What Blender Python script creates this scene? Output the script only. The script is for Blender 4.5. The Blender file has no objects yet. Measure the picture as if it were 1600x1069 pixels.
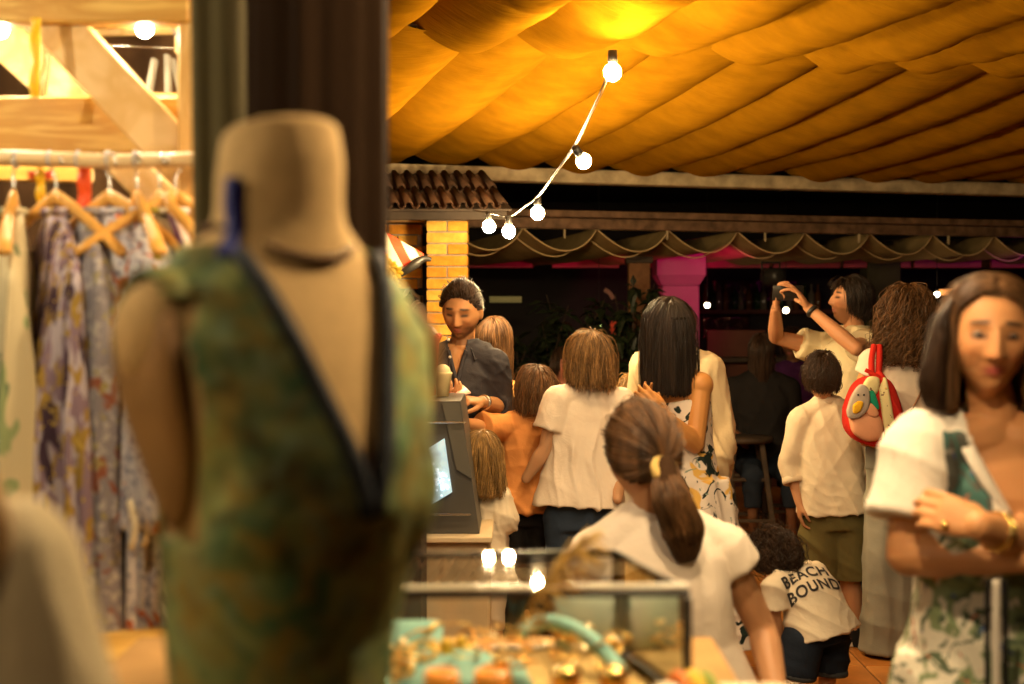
import bpy, math, random
import numpy as np
from mathutils import Vector, noise as mnoise
random.seed(7); rng = np.random.default_rng(7)
R = math.radians
scene = bpy.context.scene

# ------------------------------------------------------------------ camera
CAMZ = 1.55
cam_d = bpy.data.cameras.new('camera'); cam = bpy.data.objects.new('camera', cam_d)
scene.collection.objects.link(cam)
cam.location = (0, 0, CAMZ); cam.rotation_euler = (R(90), 0, 0)
cam_d.lens = 50; cam_d.sensor_width = 36; cam_d.shift_y = -50.5 / 1600
cam_d.clip_start = 0.05; cam_d.clip_end = 400
cam_d.dof.use_dof = True; cam_d.dof.focus_distance = 6.1; cam_d.dof.aperture_fstop = 2.4
scene.camera = cam

# ------------------------------------------------------------------ night sky, faint moon, exposure
world = bpy.data.worlds.new('World'); scene.world = world; world.use_nodes = True
wn = world.node_tree; bg = wn.nodes['Background']
sky = wn.nodes.new('ShaderNodeTexSky'); sky.sky_type = 'NISHITA'; sky.sun_disc = False
sky.sun_elevation = R(3); sky.sun_rotation = R(200)
wn.links.new(sky.outputs[0], bg.inputs[0]); bg.inputs[1].default_value = 0.0006
moon_d = bpy.data.lights.new('moon', 'SUN'); moon_d.energy = 0.006; moon_d.angle = R(0.5); moon_d.color = (0.7, 0.8, 1)
moon = bpy.data.objects.new('moon', moon_d); scene.collection.objects.link(moon); moon.rotation_euler = (R(50), 0, R(200))
scene.view_settings.view_transform = 'Standard'; scene.view_settings.look = 'None'
scene.view_settings.gamma = 1; scene.view_settings.use_curve_mapping = False
scene.view_settings.exposure = 0.28
scene.render.engine = 'CYCLES'
cy = scene.cycles
cy.use_denoising = True; cy.denoiser = 'OPENIMAGEDENOISE'; cy.use_light_tree = True
cy.sample_clamp_indirect = 4.0; cy.sample_clamp_direct = 0
cy.max_bounces = 7; cy.diffuse_bounces = 2; cy.glossy_bounces = 3; cy.transmission_bounces = 6; cy.transparent_max_bounces = 12
cy.caustics_reflective = False; cy.caustics_refractive = False
cy.use_adaptive_sampling = True; cy.adaptive_threshold = 0.015

K = 2222.22
def P(px, py, Y):            # a point of the place seen at (px, py) at Y metres
    return np.array([(px - 800) * Y / K, Y, CAMZ - (py - 484) * Y / K])

# ------------------------------------------------------------------ object helpers
def link(o): scene.collection.objects.link(o); return o
def tag(o, label=None, cat=None, group=None, kind=None):
    if label: o['label'] = label
    if cat: o['category'] = cat
    if group: o['group'] = group
    if kind: o['kind'] = kind
    return o
def thing(name, label, cat, loc=(0, 0, 0), rz=0.0, group=None):
    o = bpy.data.objects.new(name, None); link(o); o.empty_display_size = .1
    o.location = loc; o.rotation_euler = (0, 0, rz)
    return tag(o, label, cat, group)
def rootof(o):
    while o.parent: o = o.parent
    return o
def base(parent):
    return np.array(rootof(parent).location) if parent is not None else np.zeros(3)
def put(name, V, F, mat, parent=None, smooth=True, local=False):
    V = np.asarray(V, float).reshape(-1, 3)
    if parent is not None and not local: V = V - base(parent)
    me = bpy.data.meshes.new(name); me.from_pydata(V.tolist(), [], F if isinstance(F, list) else F.tolist()); me.update()
    if mat: me.materials.append(mat)
    if smooth: me.polygons.foreach_set('use_smooth', [True] * len(me.polygons))
    o = bpy.data.objects.new(name, me); link(o); o.parent = parent
    return o
def put_mesh(name, me, mat, parent=None):
    me.materials.clear(); me.materials.append(mat)
    me.polygons.foreach_set('use_smooth', [True] * len(me.polygons)); me.name = name
    o = bpy.data.objects.new(name, me); link(o); o.parent = parent
    return o
def inst(name, src, parent, loc, rot=(0, 0, 0), sc=(1, 1, 1)):
    o = bpy.data.objects.new(name, src.data); link(o); o.parent = parent
    o.location = loc; o.rotation_euler = rot; o.scale = sc
    return o
def nrm(v): v = np.asarray(v, float); return v / (np.linalg.norm(v) + 1e-12)
def join(*prims):
    V = []; F = []; n = 0
    for v, f in prims:
        V.append(np.asarray(v, float)); F += [tuple(i + n for i in q) for q in f]; n += len(v)
    return np.vstack(V), F
# ------------------------------------------------------------------ shapes: each returns (verts, faces)
def loft(rings, closed=True, cap=True):
    rings = np.asarray(rings, float); k, n, _ = rings.shape
    V = rings.reshape(-1, 3); F = []
    for i in range(k - 1):
        for j in range(n if closed else n - 1):
            j2 = (j + 1) % n
            F.append((i*n + j, i*n + j2, (i+1)*n + j2, (i+1)*n + j))
    if cap and closed:
        V = np.vstack([V, rings[0].mean(0), rings[-1].mean(0)]); a = k*n; b = a + 1
        for j in range(n):
            j2 = (j + 1) % n
            F.append((a, j2, j)); F.append((b, (k-1)*n + j, (k-1)*n + j2))
    return V, F
def frame_of(d):
    d = nrm(d); up = np.array([0, 0, 1.]) if abs(d[2]) < .9 else np.array([1., 0, 0])
    a = nrm(np.cross(up, d)); b = np.cross(d, a); return a, b
def cone(p, q, rp, rq, n=12):
    p = np.asarray(p, float); q = np.asarray(q, float); d = nrm(q - p); a, b = frame_of(d)
    th = np.linspace(0, 2*np.pi, n, endpoint=False); c = np.cos(th)[:, None]*a + np.sin(th)[:, None]*b
    rings = []
    for ang in (-80, -55, -25): rings.append(p + d*rp*math.sin(R(ang)) + c*rp*math.cos(R(ang)))
    rings.append(p + c*rp); rings.append(q + c*rq)
    for ang in (25, 55, 80): rings.append(q + d*rq*math.sin(R(ang)) + c*rq*math.cos(R(ang)))
    return loft(rings)
def chain(pts, rad, n=12):
    return join(*[cone(pts[i], pts[i+1], rad[i], rad[i+1], n) for i in range(len(pts)-1)])
def ell(c, r, M=None, nu=20, nv=14):
    u = np.linspace(0, 2*np.pi, nu, endpoint=False); v = np.linspace(.06, np.pi-.06, nv)
    rings = np.stack([np.stack([np.cos(u)*math.sin(t)*r[0], np.sin(u)*math.sin(t)*r[1], np.full(nu, math.cos(t)*r[2])], 1) for t in v])
    if M is not None: rings = rings @ np.asarray(M).T
    return loft(rings + np.asarray(c))
def tube(pts, r, n=8, cap=True):
    pts = np.asarray(pts, float); k = len(pts); r = np.broadcast_to(r, (k,))
    T = np.gradient(pts, axis=0); a, _ = frame_of(T[0]); rings = []
    th = np.linspace(0, 2*np.pi, n, endpoint=False)
    for i in range(k):
        t = nrm(T[i]); a = nrm(a - t*np.dot(a, t)); b = np.cross(t, a)
        rings.append(pts[i] + r[i]*(np.cos(th)[:, None]*a + np.sin(th)[:, None]*b))
    return loft(rings, cap=cap)
def bez(p, n=16):
    """smooth path through points"""
    p = np.asarray(p, float); k = len(p); out = []
    for i in range(k-1):
        p0 = p[max(i-1, 0)]; p1 = p[i]; p2 = p[i+1]; p3 = p[min(i+2, k-1)]
        for t in np.linspace(0, 1, n, endpoint=False):
            out.append(.5*((2*p1) + (p2-p0)*t + (2*p0-5*p1+4*p2-p3)*t*t + (-p0+3*p1-3*p2+p3)*t**3))
    out.append(p[-1]); return np.array(out)
def box(c, s, M=None, bev=0.0):
    c = np.asarray(c, float); s = np.asarray(s, float)/2
    if bev <= 0:
        V = np.array([[x, y, z] for x in (-1, 1) for y in (-1, 1) for z in (-1, 1)], float)*s
        F = [(0,1,3,2),(4,6,7,5),(0,4,5,1),(2,3,7,6),(0,2,6,4),(1,5,7,3)]
    else:   # chamfered along all edges: stacked octagon-ish rings
        rings = []
        for z, ins in ((-s[2], bev), (-s[2]+bev, 0), (s[2]-bev, 0), (s[2], bev)):
            x, y = s[0]-ins, s[1]-ins; b2 = bev
            rings.append([(x, -y+b2, z), (x, y-b2, z), (x-b2, y, z), (-x+b2, y, z), (-x, y-b2, z), (-x, -y+b2, z), (-x+b2, -y, z), (x-b2, -y, z)])
        V, F = loft(rings)
    if M is not None: V = V @ np.asarray(M).T
    return V + c, F
def beam(p, q, w, h, bev=.004, roll=0.0):
    p = np.asarray(p, float); q = np.asarray(q, float); d = nrm(q-p); a, b = frame_of(d)
    if roll: a, b = a*math.cos(roll)+b*math.sin(roll), b*math.cos(roll)-a*math.sin(roll)
    M = np.stack([a, b, d], 1); return box((p+q)/2, (w, h, np.linalg.norm(q-p)), M, bev)
def torus(c, R0, r, M=None, n=28, m=8, arc=2*np.pi):
    u = np.linspace(0, arc, n, endpoint=False); v = np.linspace(0, 2*np.pi, m, endpoint=False)
    V = np.array([[(R0+r*math.cos(b))*math.cos(a), (R0+r*math.cos(b))*math.sin(a), r*math.sin(b)] for a in u for b in v])
    F = [(i*m+j, ((i+1) % n)*m+j, ((i+1) % n)*m+(j+1) % m, i*m+(j+1) % m) for i in range(n) for j in range(m)]
    if M is not None: V = V @ np.asarray(M).T
    return V + np.asarray(c), F
def lathe(prof, c=(0, 0, 0), n=24):
    th = np.linspace(0, 2*np.pi, n, endpoint=False)
    return loft([np.stack([np.cos(th)*r + c[0], np.sin(th)*r + c[1], np.full(n, z + c[2])], 1) for r, z in prof])
def rotz(a): c, s = math.cos(a), math.sin(a); return np.array([[c, -s, 0], [s, c, 0], [0, 0, 1.]])
def rotx(a): c, s = math.cos(a), math.sin(a); return np.array([[1, 0, 0], [0, c, -s], [0, s, c.real]])
def roty(a): c, s = math.cos(a), math.sin(a); return np.array([[c, 0, s], [0, 1, 0], [-s, 0, c]])

# ------------------------------------------------------------------ voxel union, cloth folds
def union(prims, voxel, smooth=3, parent=None):
    V, F = join(*prims); V = V - base(parent)
    me = bpy.data.meshes.new('u'); me.from_pydata(V.tolist(), [], F); me.update()
    o = bpy.data.objects.new('u', me); link(o)
    m = o.modifiers.new('r', 'REMESH'); m.mode = 'VOXEL'; m.voxel_size = voxel; m.adaptivity = 0
    if smooth:
        s = o.modifiers.new('s', 'SMOOTH'); s.iterations = smooth; s.factor = .5
    dg = bpy.context.evaluated_depsgraph_get()
    out = bpy.data.meshes.new_from_object(o.evaluated_get(dg))
    bpy.data.objects.remove(o); bpy.data.meshes.remove(me)
    return out
def getco(me):
    a = np.empty(len(me.vertices)*3, np.float32); me.vertices.foreach_get('co', a); return a.reshape(-1, 3).astype(float)
def setco(me, co): me.vertices.foreach_set('co', co.astype(np.float32).ravel()); me.update()
def getno(me):
    a = np.empty(len(me.vertices)*3, np.float32); me.vertex_normals.foreach_get('vector', a); return a.reshape(-1, 3).astype(float)
def wob(p, sc, seed=0, oct=3):
    """smooth vectorised pseudo noise, about -1..1"""
    r = np.random.default_rng(seed); out = np.zeros(len(p)); amp = 1; tot = 0
    for o in range(oct):
        w = np.zeros(len(p))
        for k in range(4):
            d = r.normal(size=3); d /= np.linalg.norm(d); w += np.sin(p @ d * sc * r.uniform(.7, 1.3) + r.uniform(0, 6.3) + 1.3*np.sin(p @ r.normal(size=3)*sc*.45 + r.uniform(0, 6)))
        out += amp*w/4; tot += amp; amp *= .5; sc *= 2.1
    return out/tot*1.6
def fold(p, d, sc, seed=0):
    """ridged folds whose crests run across direction d"""
    sc = sc*.95; ph = p @ nrm(d) * sc + 2.4*wob(p, sc*.20, seed, 2); s = np.abs(np.sin(ph))
    return (1 - 2*s**.75) * np.clip(0.5 + .75*wob(p, sc*.16, seed+5, 1), 0, 1.2)
def setcol(me, col, name='tint'):
    a = me.color_attributes.new(name, 'FLOAT_COLOR', 'POINT')
    c = np.ones((len(me.vertices), 4), np.float32); c[:, :3] = col; a.data.foreach_set('color', c.ravel())
def cut(me, keepfn):
    """delete faces whose centres fail keepfn(centres, normals)"""
    import bmesh
    n = len(me.polygons); c = np.empty(n*3, np.float32); me.polygons.foreach_get('center', c); nn = np.empty(n*3, np.float32); me.polygons.foreach_get('normal', nn)
    keep = keepfn(c.reshape(-1, 3).astype(float), nn.reshape(-1, 3).astype(float))
    bm = bmesh.new(); bm.from_mesh(me); bm.faces.ensure_lookup_table()
    bmesh.ops.delete(bm, geom=[bm.faces[i] for i in np.nonzero(~keep)[0]], context='FACES'); bm.to_mesh(me); bm.free(); me.update()
    return me

# ------------------------------------------------------------------ materials
MATS = {}
def nodes_of(m): return m.node_tree.nodes, m.node_tree.links
def mat(name, col, rough=.6, noise=None, bump=None, metallic=0, spec=.4, sss=0, emit=None, trans=0, sheen=0, stretch=(1, 1, 1), tint=False, ior=1.45, alpha=1, coat=0):
    if name in MATS: return MATS[name]
    m = bpy.data.materials.new(name); m.use_nodes = True; N, L = nodes_of(m); b = N['Principled BSDF']
    b.inputs['Base Color'].default_value = (*col, 1); b.inputs['Roughness'].default_value = rough
    b.inputs['Metallic'].default_value = metallic; b.inputs['Specular IOR Level'].default_value = spec
    b.inputs['Transmission Weight'].default_value = trans; b.inputs['IOR'].default_value = ior
    b.inputs['Sheen Weight'].default_value = 0; b.inputs['Specular IOR Level'].default_value = spec if not (sheen or rough > .77) else .08; b.inputs['Coat Weight'].default_value = coat; b.inputs['Alpha'].default_value = alpha
    if sss:
        b.inputs['Subsurface Weight'].default_value = sss; b.inputs['Subsurface Radius'].default_value = (1, .35, .2); b.inputs['Subsurface Scale'].default_value = .008
    if emit: b.inputs['Emission Color'].default_value = (*emit[0], 1); b.inputs['Emission Strength'].default_value = emit[1]
    tc = N.new('ShaderNodeTexCoord'); mp = N.new('ShaderNodeMapping'); mp.inputs['Scale'].default_value = stretch
    L.new(tc.outputs['Object'], mp.inputs[0])
    last = None
    if noise:
        t = N.new('ShaderNodeTexNoise'); t.inputs['Scale'].default_value = noise[0]; t.inputs['Detail'].default_value = 6; L.new(mp.outputs[0], t.inputs[0])
        r = N.new('ShaderNodeMapRange'); r.inputs['From Min'].default_value = .3; r.inputs['From Max'].default_value = .7
        r.inputs['To Min'].default_value = 1-noise[1]; r.inputs['To Max'].default_value = 1+noise[1]; L.new(t.outputs[0], r.inputs[0])
        v = N.new('ShaderNodeVectorMath'); v.operation = 'SCALE'; v.inputs[0].default_value = col; L.new(r.outputs[0], v.inputs['Scale'])
        last = v.outputs[0]
    if tint:
        a = N.new('ShaderNodeAttribute'); a.attribute_name = 'tint'
        v2 = N.new('ShaderNodeVectorMath'); v2.operation = 'MULTIPLY'; L.new(a.outputs['Color'], v2.inputs[0])
        if last: L.new(last, v2.inputs[1])
        else: v2.inputs[1].default_value = col
        last = v2.outputs[0]
    if last: L.new(last, b.inputs['Base Color'])
    if bump:
        t = N.new('ShaderNodeTexNoise'); t.inputs['Scale'].default_value = bump[0]; t.inputs['Detail'].default_value = 5; L.new(mp.outputs[0], t.inputs[0])
        bb = N.new('ShaderNodeBump'); bb.inputs['Strength'].default_value = bump[1]; bb.inputs['Distance'].default_value = bump[2] if len(bump) > 2 else .01
        L.new(t.outputs[0], bb.inputs['Height']); L.new(bb.outputs[0], b.inputs['Normal'])
    MATS[name] = m; return m
def printed(name, basecol, layers, rough=.75, bump=(60, .25, .004), sheen=.1, soft=.035):
    """printed cloth: layers of (colour, scale, threshold, offset, stretch, distortion)"""
    if name in MATS: return MATS[name]
    m = mat(name, basecol, rough, bump=bump, sheen=sheen); N, L = nodes_of(m); b = N['Principled BSDF']
    tc = N.new('ShaderNodeTexCoord'); rgb = N.new('ShaderNodeRGB'); rgb.outputs[0].default_value = (*basecol, 1); cur = rgb.outputs[0]
    for col, sc, thr, off, st, dist in layers:
        mp = N.new('ShaderNodeMapping'); mp.inputs['Scale'].default_value = st; mp.inputs['Location'].default_value = (off, off*.7, off*1.3); L.new(tc.outputs['Object'], mp.inputs[0])
        t = N.new('ShaderNodeTexNoise'); t.inputs['Scale'].default_value = sc; t.inputs['Detail'].default_value = 2.5; t.inputs['Distortion'].default_value = dist; L.new(mp.outputs[0], t.inputs[0])
        r = N.new('ShaderNodeMapRange'); r.inputs['From Min'].default_value = thr; r.inputs['From Max'].default_value = thr+soft; L.new(t.outputs[0], r.inputs[0])
        x = N.new('ShaderNodeMix'); x.data_type = 'RGBA'; L.new(r.outputs[0], x.inputs[0]); L.new(cur, x.inputs[6]); x.inputs[7].default_value = (*col, 1); cur = x.outputs[2]
    L.new(cur, b.inputs['Base Color']); return m
def wood(name, c1, c2, rough=.5, axis=(1, 8, 8), knots=True, sc=3.0):
    if name in MATS: return MATS[name]
    m = mat(name, c1, rough, bump=(40, .2, .002), stretch=axis); N, L = nodes_of(m); b = N['Principled BSDF']
    tc = N.new('ShaderNodeTexCoord'); mp = N.new('ShaderNodeMapping'); mp.inputs['Scale'].default_value = axis; L.new(tc.outputs['Object'], mp.inputs[0])
    t = N.new('ShaderNodeTexNoise'); t.inputs['Scale'].default_value = sc; t.inputs['Detail'].default_value = 8; t.inputs['Distortion'].default_value = 1.2; L.new(mp.outputs[0], t.inputs[0])
    w = N.new('ShaderNodeMath'); w.operation = 'MULTIPLY'; w.inputs[1].default_value = 14; L.new(t.outputs[0], w.inputs[0])
    s = N.new('ShaderNodeMath'); s.operation = 'SINE'; L.new(w.outputs[0], s.inputs[0])
    r = N.new('ShaderNodeMapRange'); r.inputs['From Min'].default_value = -1; L.new(s.outputs[0], r.inputs[0])
    x = N.new('ShaderNodeMix'); x.data_type = 'RGBA'; L.new(r.outputs[0], x.inputs[0]); x.inputs[6].default_value = (*c1, 1); x.inputs[7].default_value = (*c2, 1); cur = x.outputs[2]
    if knots:
        v = N.new('ShaderNodeTexVoronoi'); v.inputs['Scale'].default_value = 5.5; mp2 = N.new('ShaderNodeMapping'); mp2.inputs['Scale'].default_value = (.6, 1, 1); L.new(tc.outputs['Object'], mp2.inputs[0]); L.new(mp2.outputs[0], v.inputs[0])
        r2 = N.new('ShaderNodeMapRange'); r2.inputs['From Min'].default_value = .03; r2.inputs['From Max'].default_value = .11; r2.inputs['To Min'].default_value = 1; r2.inputs['To Max'].default_value = 0; L.new(v.outputs['Distance'], r2.inputs[0])
        x2 = N.new('ShaderNodeMix'); x2.data_type = 'RGBA'; L.new(r2.outputs[0], x2.inputs[0]); L.new(cur, x2.inputs[6]); x2.inputs[7].default_value = (c2[0]*.35, c2[1]*.3, c2[2]*.3, 1); cur = x2.outputs[2]
    L.new(cur, b.inputs['Base Color']); return m
def hairmat(name, col, rough=.38):
    if name in MATS: return MATS[name]
    m = mat(name, col, rough, spec=.35); N, L = nodes_of(m); b = N['Principled BSDF']
    hi = N.new('ShaderNodeHairInfo'); r = N.new('ShaderNodeMapRange'); r.inputs['To Min'].default_value = .45; r.inputs['To Max'].default_value = 1.5; L.new(hi.outputs['Random'], r.inputs[0])
    v = N.new('ShaderNodeVectorMath'); v.operation = 'SCALE'; v.inputs[0].default_value = col; L.new(r.outputs[0], v.inputs['Scale']); tc = N.new('ShaderNodeTexCoord'); mp = N.new('ShaderNodeMapping'); mp.inputs['Scale'].default_value = (1, 1, .13); L.new(tc.outputs['Object'], mp.inputs[0])
    t = N.new('ShaderNodeTexNoise'); t.inputs['Scale'].default_value = 42; t.inputs['Detail'].default_value = 3; L.new(mp.outputs[0], t.inputs[0]); r3 = N.new('ShaderNodeMapRange'); r3.inputs['From Min'].default_value = .35; r3.inputs['From Max'].default_value = .65; r3.inputs['To Min'].default_value = .55; r3.inputs['To Max'].default_value = 1.45; L.new(t.outputs[0], r3.inputs[0])
    v2 = N.new('ShaderNodeVectorMath'); v2.operation = 'SCALE'; L.new(v.outputs[0], v2.inputs[0]); L.new(r3.outputs[0], v2.inputs['Scale']); L.new(v2.outputs[0], b.inputs['Base Color'])
    b.inputs['Anisotropic'].default_value = .5
    return m
def bulbmat(name, col, s):
    if name in MATS: return MATS[name]
    m = bpy.data.materials.new(name); m.use_nodes = True; N, L = nodes_of(m); N.remove(N['Principled BSDF'])
    e = N.new('ShaderNodeEmission'); e.inputs[0].default_value = (*col, 1); e.inputs[1].default_value = s; L.new(e.outputs[0], N['Material Output'].inputs[0]); MATS[name] = m; return m

m_black = mat('black_plastic', (.02, .018, .016), .4)
m_brassmetal = mat('gold_metal', (.95, .62, .18), .22, metallic=1)
m_silver = mat('silver_metal', (.75, .72, .68), .25, metallic=1)
m_warmbulb = bulbmat('warm_bulb_glow', (1, .71, .34), 950)
m_coolbulb = bulbmat('cool_bulb_glow', (1, .84, .62), 500)
# ================================================================== THE SETTING
def wavy(name, col, **k): return mat(name, col, **k)
m_ground = mat('dark_ground', (.10, .055, .035), .8, noise=(2, .3), bump=(20, .3))
gv = np.array([(-60, -20, -.012), (60, -20, -.012), (60, 90, -.012), (-60, 90, -.012)])
ground = tag(put('ground', gv, [(0, 1, 2, 3)], m_ground, smooth=False), kind='structure')
# terracotta floor with single tiles
m_grout = mat('floor_grout', (.16, .10, .06), .9, noise=(30, .3))
m_tile = [mat('terracotta_%d' % i, c, .38, noise=(6, .22), bump=(25, .25, .003)) for i, c in enumerate([(.45, .17, .035), (.50, .20, .045), (.40, .145, .03)])]
floor = put('floor', [(-8, -3, 0), (14, -3, 0), (14, 22, 0), (-8, 22, 0)], [(0, 1, 2, 3)], m_grout, smooth=False); tag(floor, kind='structure')
tiles_src = []
for m in m_tile:
    V, F = box((0, 0, .004), (.322, .322, .012), bev=.004); o = put('floor_tile', V, F, m, floor, smooth=False); tiles_src.append(o)
first = {0: True, 1: True, 2: True}
for i in range(21):
    for j in range(14):
        k = random.randrange(3); x = -2.6 + i*.33; y = 5.0 + j*.33
        rot = (R(random.uniform(-.25, .25)), R(random.uniform(-.25, .25)), random.choice((0, R(90), R(180))))
        if first[k]: o = tiles_src[k]; o.location = (x, y, 0); o.rotation_euler = rot; first[k] = False
        else: inst('floor_tile', tiles_src[k], floor, (x, y, 0), rot)
# tiles beyond the first rows: one joined sheet
pr = []
for i in range(38):
    for j in range(34):
        x = -4.0 + i*.33; y = 9.62 + j*.33
        pr.append(box((x, y, .004), (.322, .322, .012)))
for i in range(14):
    for j in range(14): pr.append(box((4.33 + i*.33, 5.0 + j*.33, .004), (.322, .322, .012)))
V, F = join(*pr); far = put('distant_tiles', V, F, m_tile[0], floor, smooth=False); far['kind'] = 'stuff'

# ---- pergola frame axes
O = np.array([-.70, 8.6, 0]); U = np.array([.954, .30, 0]); Vv = np.array([-.30, .954, 0])
def Q(a, b, z): return O + U*a - Vv*b + np.array([0, 0, z])   # b = metres towards the camera from the plastered beam
m_plaster = mat('stained_plaster', (.42, .33, .20), .85, noise=(9, .35), bump=(30, .5, .01))
m_rust = mat('rusty_steel', (.16, .09, .05), .6, noise=(14, .5), bump=(40, .3))
m_darkwood = mat('dark_timber', (.05, .032, .02), .65, noise=(8, .4))
perg = thing('pergola', 'large timber and plaster pergola carrying the ochre cloth canopy', 'pergola', (0, 8.6, 0))
V, F = beam(Q(-3, 0, 2.385), Q(7.5, 0, 2.385), .14, .085, .006); put('plaster_beam', V, F, m_plaster, perg, smooth=False)
V, F = beam(Q(-.2, -.55, 2.19), Q(9, -.55, 2.19), .10, .045, .004); put('gutter', V, F, m_rust, perg, smooth=False)
V, F = beam(Q(-.2, -.62, 2.13), Q(9, -.62, 2.13), .06, .07, .004); put('steel_beam', V, F, m_rust, perg, smooth=False)
for b in (3.0, 6.0, 9.0):
    V, F = tube([Q(a, b, 2.47+.064*b) for a in np.linspace(-3.5, 8, 14)], .006, 6); put('support_wire', V, F, m_rust, perg)
for a in (-3, 7.5):
    V, F = beam(Q(a, 0, 2.43), Q(a, 9, 3.0), .12, .14); put('side_beam', V, F, m_darkwood, perg, smooth=False)
for a, b in ((-3, 9), (7.5, 9), (7.5, 0), (-3, 0)):
    V, F = beam(Q(a, b, 0), Q(a, b, 2.35+.064*b-.02), .14, .14); put('post', V, F, m_darkwood, perg, smooth=False)
for a in (.55, 1.3, 2.05, 2.8, 3.55, 4.3):
    V, F = beam(Q(a, -.62, 2.03), Q(a, -.62, 2.1), .03, .015); put('bracket', V, F, m_plaster, perg, smooth=False)

# ---- ochre canopy: every strip of cloth its own part
def clothmat(name, col):
    m = mat(name, col, .9, noise=(7, .16)); N, L = nodes_of(m); b = N['Principled BSDF']; b.inputs['Specular IOR Level'].default_value = 0
    tc = N.new('ShaderNodeTexCoord'); mp = N.new('ShaderNodeMapping'); mp.inputs['Rotation'].default_value = (0, 0, R(-17)); mp.inputs['Scale'].default_value = (3, 34, 3); L.new(tc.outputs['Object'], mp.inputs[0])
    t = N.new('ShaderNodeTexNoise'); t.inputs['Scale'].default_value = 1.3; t.inputs['Detail'].default_value = 4; t.inputs['Distortion'].default_value = .9; L.new(mp.outputs[0], t.inputs[0])
    bb = N.new('ShaderNodeBump'); bb.inputs['Strength'].default_value = .32; bb.inputs['Distance'].default_value = .02; L.new(t.outputs[0], bb.inputs['Height']); L.new(bb.outputs[0], b.inputs['Normal'])
    return m
m_canopy = clothmat('ochre_canopy_cloth', (.27, .118, .004))
m_hem = mat('canopy_hem', (.62, .44, .22), .8)
m_canopy2 = clothmat('brown_awning_cloth', (.36, .25, .11))
canopy = thing('cloth_canopy', 'ochre cloth canopy hung in billowing strips over the crowd', 'canopy', (0, 6, 2.6))
def strip(a0, a1, b0, b1, z0, z1, belly0, belly1, sag, seed, m, parent, amp=.011, nu=26, nv=64, name='cloth_strip'):
    us = np.linspace(0, 1, nu); vs = np.linspace(0, 1, nv); UU, VV = np.meshgrid(us, vs)
    a = a0 + (a1-a0)*UU; b = b0 + (b1-b0)*VV
    bel = belly0 + (belly1-belly0)*VV; sk = UU**1.25
    z = z0 + (z1-z0)*VV - bel*(1-(2*sk-1)**2)**.85 - sag*np.sin(np.pi*VV)*(.6+.4*np.sin(np.pi*UU))
    p = np.stack([a.ravel(), b.ravel(), np.zeros(a.size)+seed*3.1], 1)
    q = p*np.array([.35, 1, 1])
    w = wob(q, 11, seed, 3)*amp*1.0 + fold(q, (.35, 1, 0), 30 + seed % 9, seed+3)*amp*.6*np.sin(np.pi*UU).ravel()
    z = z.ravel() + w*(.4+.6*np.sin(np.pi*UU.ravel()))
    pts = O + np.outer(a.ravel(), U) - np.outer(b.ravel(), Vv); pts[:, 2] = z
    V, F = loft(pts.reshape(nv, nu, 3), closed=False, cap=False)
    return put(name, V, F, m, parent)
W = .42; r2 = random.Random(3)
for i in range(-6, 18):
    a = .08 + i*W; j = lambda s=.025: r2.uniform(-s, s)
    strip(a-.02, a+W+.03, -.03, 3.02, 2.515+j(.008), 2.70+j(.01), .105+j(.018), .045+j(.01), .06, i+20, m_canopy, canopy)
    da = .12
    strip(a-.02+da, a+W+.03+da, 2.97, 6.03, 2.70+j(.01), 2.88, .115+j(.02), .06, .11, i+60, m_canopy, canopy, .016)
    strip(a-.02, a+W+.03, 5.97, 9.0, 2.88, 3.07, .1, .06, .08, i+90, m_canopy, canopy)

# ---- second awning beyond the beam
awn = thing('scalloped_awning', 'dark brown awning with scalloped tan front edge over the bar', 'awning', (1, 9.5, 2))
P2 = .535
for i in range(0, 13):
    a = -.02 + i*P2; z0 = 2.105 + .001*i
    strip(a, a+P2, -.78, -3.4, z0, z0-.05, .15 + r2.uniform(-.01, .015), .13, .02, 200+i, m_canopy2, awn, .004, 22, 30)
    us = np.linspace(0, 1, 22); zz = z0 - .15*(1-(2*us**1.25-1)**2)**.85 - .004
    V, F = tube([Q(a+P2*u, -.765, z) for u, z in zip(us, zz)], .0055, 6); put('hem', V, F, m_hem, awn)
    V, F = tube([Q(a+P2*u, -1.0, z-.03) for u, z in zip(us, zz)], .005, 6); put('hem', V, F, m_hem, awn)
    V, F = box(Q(a, -.76, z0), (.05, .02, .02)); put('clip', V, F, m_plaster, awn, smooth=False)
V, F = beam(Q(-.1, -.9, 2.115), Q(7, -.9, 2.115), .012, .012, 0); put('rail', V, F, m_hem, awn, smooth=False)

# ---- brick pillar with every brick
m_brick = [mat('brick_%d' % i, c, .8, noise=(18, .25), bump=(50, .5, .006)) for i, c in enumerate([(.72, .36, .05), (.80, .44, .08), (.66, .28, .035)])]
m_mortar = mat('mortar', (.40, .33, .24), .95, noise=(60, .2), bump=(90, .5))
def bricks(root, x0, x1, y, ztop, zbot, depth, unit=.24, course=.065, j=.009, off=0):
    srcs = {}; n = 0; z = ztop - course/2; row = 0
    while z > zbot:
        w = unit if row % 2 == 0 else unit/2
        x = x0 - (off if row % 2 else 0)
        while x < x1 - .01:
            a = max(x, x0); b = min(x + w, x1)
            if b - a > .03:
                key = (round(b-a, 3), random.randrange(3))
                loc = ((a+b)/2, y + random.uniform(-.003, .003), z)
                if key not in srcs:
                    V, F = box((0, depth/2, 0), (key[0]-j, depth, course-j), bev=.003)
                    o = put('brick', V, F, m_brick[key[1]], root, smooth=False, local=True); srcs[key] = o
                    o.location = np.array(loc) - base(root)
                else: inst('brick', srcs[key], root, np.array(loc) - base(root))
                n += 1
            x += w
        z -= course; row += 1
pil = thing('brick_pillar', 'narrow pillar of orange bricks behind the man in the dark shirt', 'pillar', (-.37, 8.1, 0))
bricks(pil, -.485, -.245, 8.0, 2.118, .02, .24)
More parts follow.
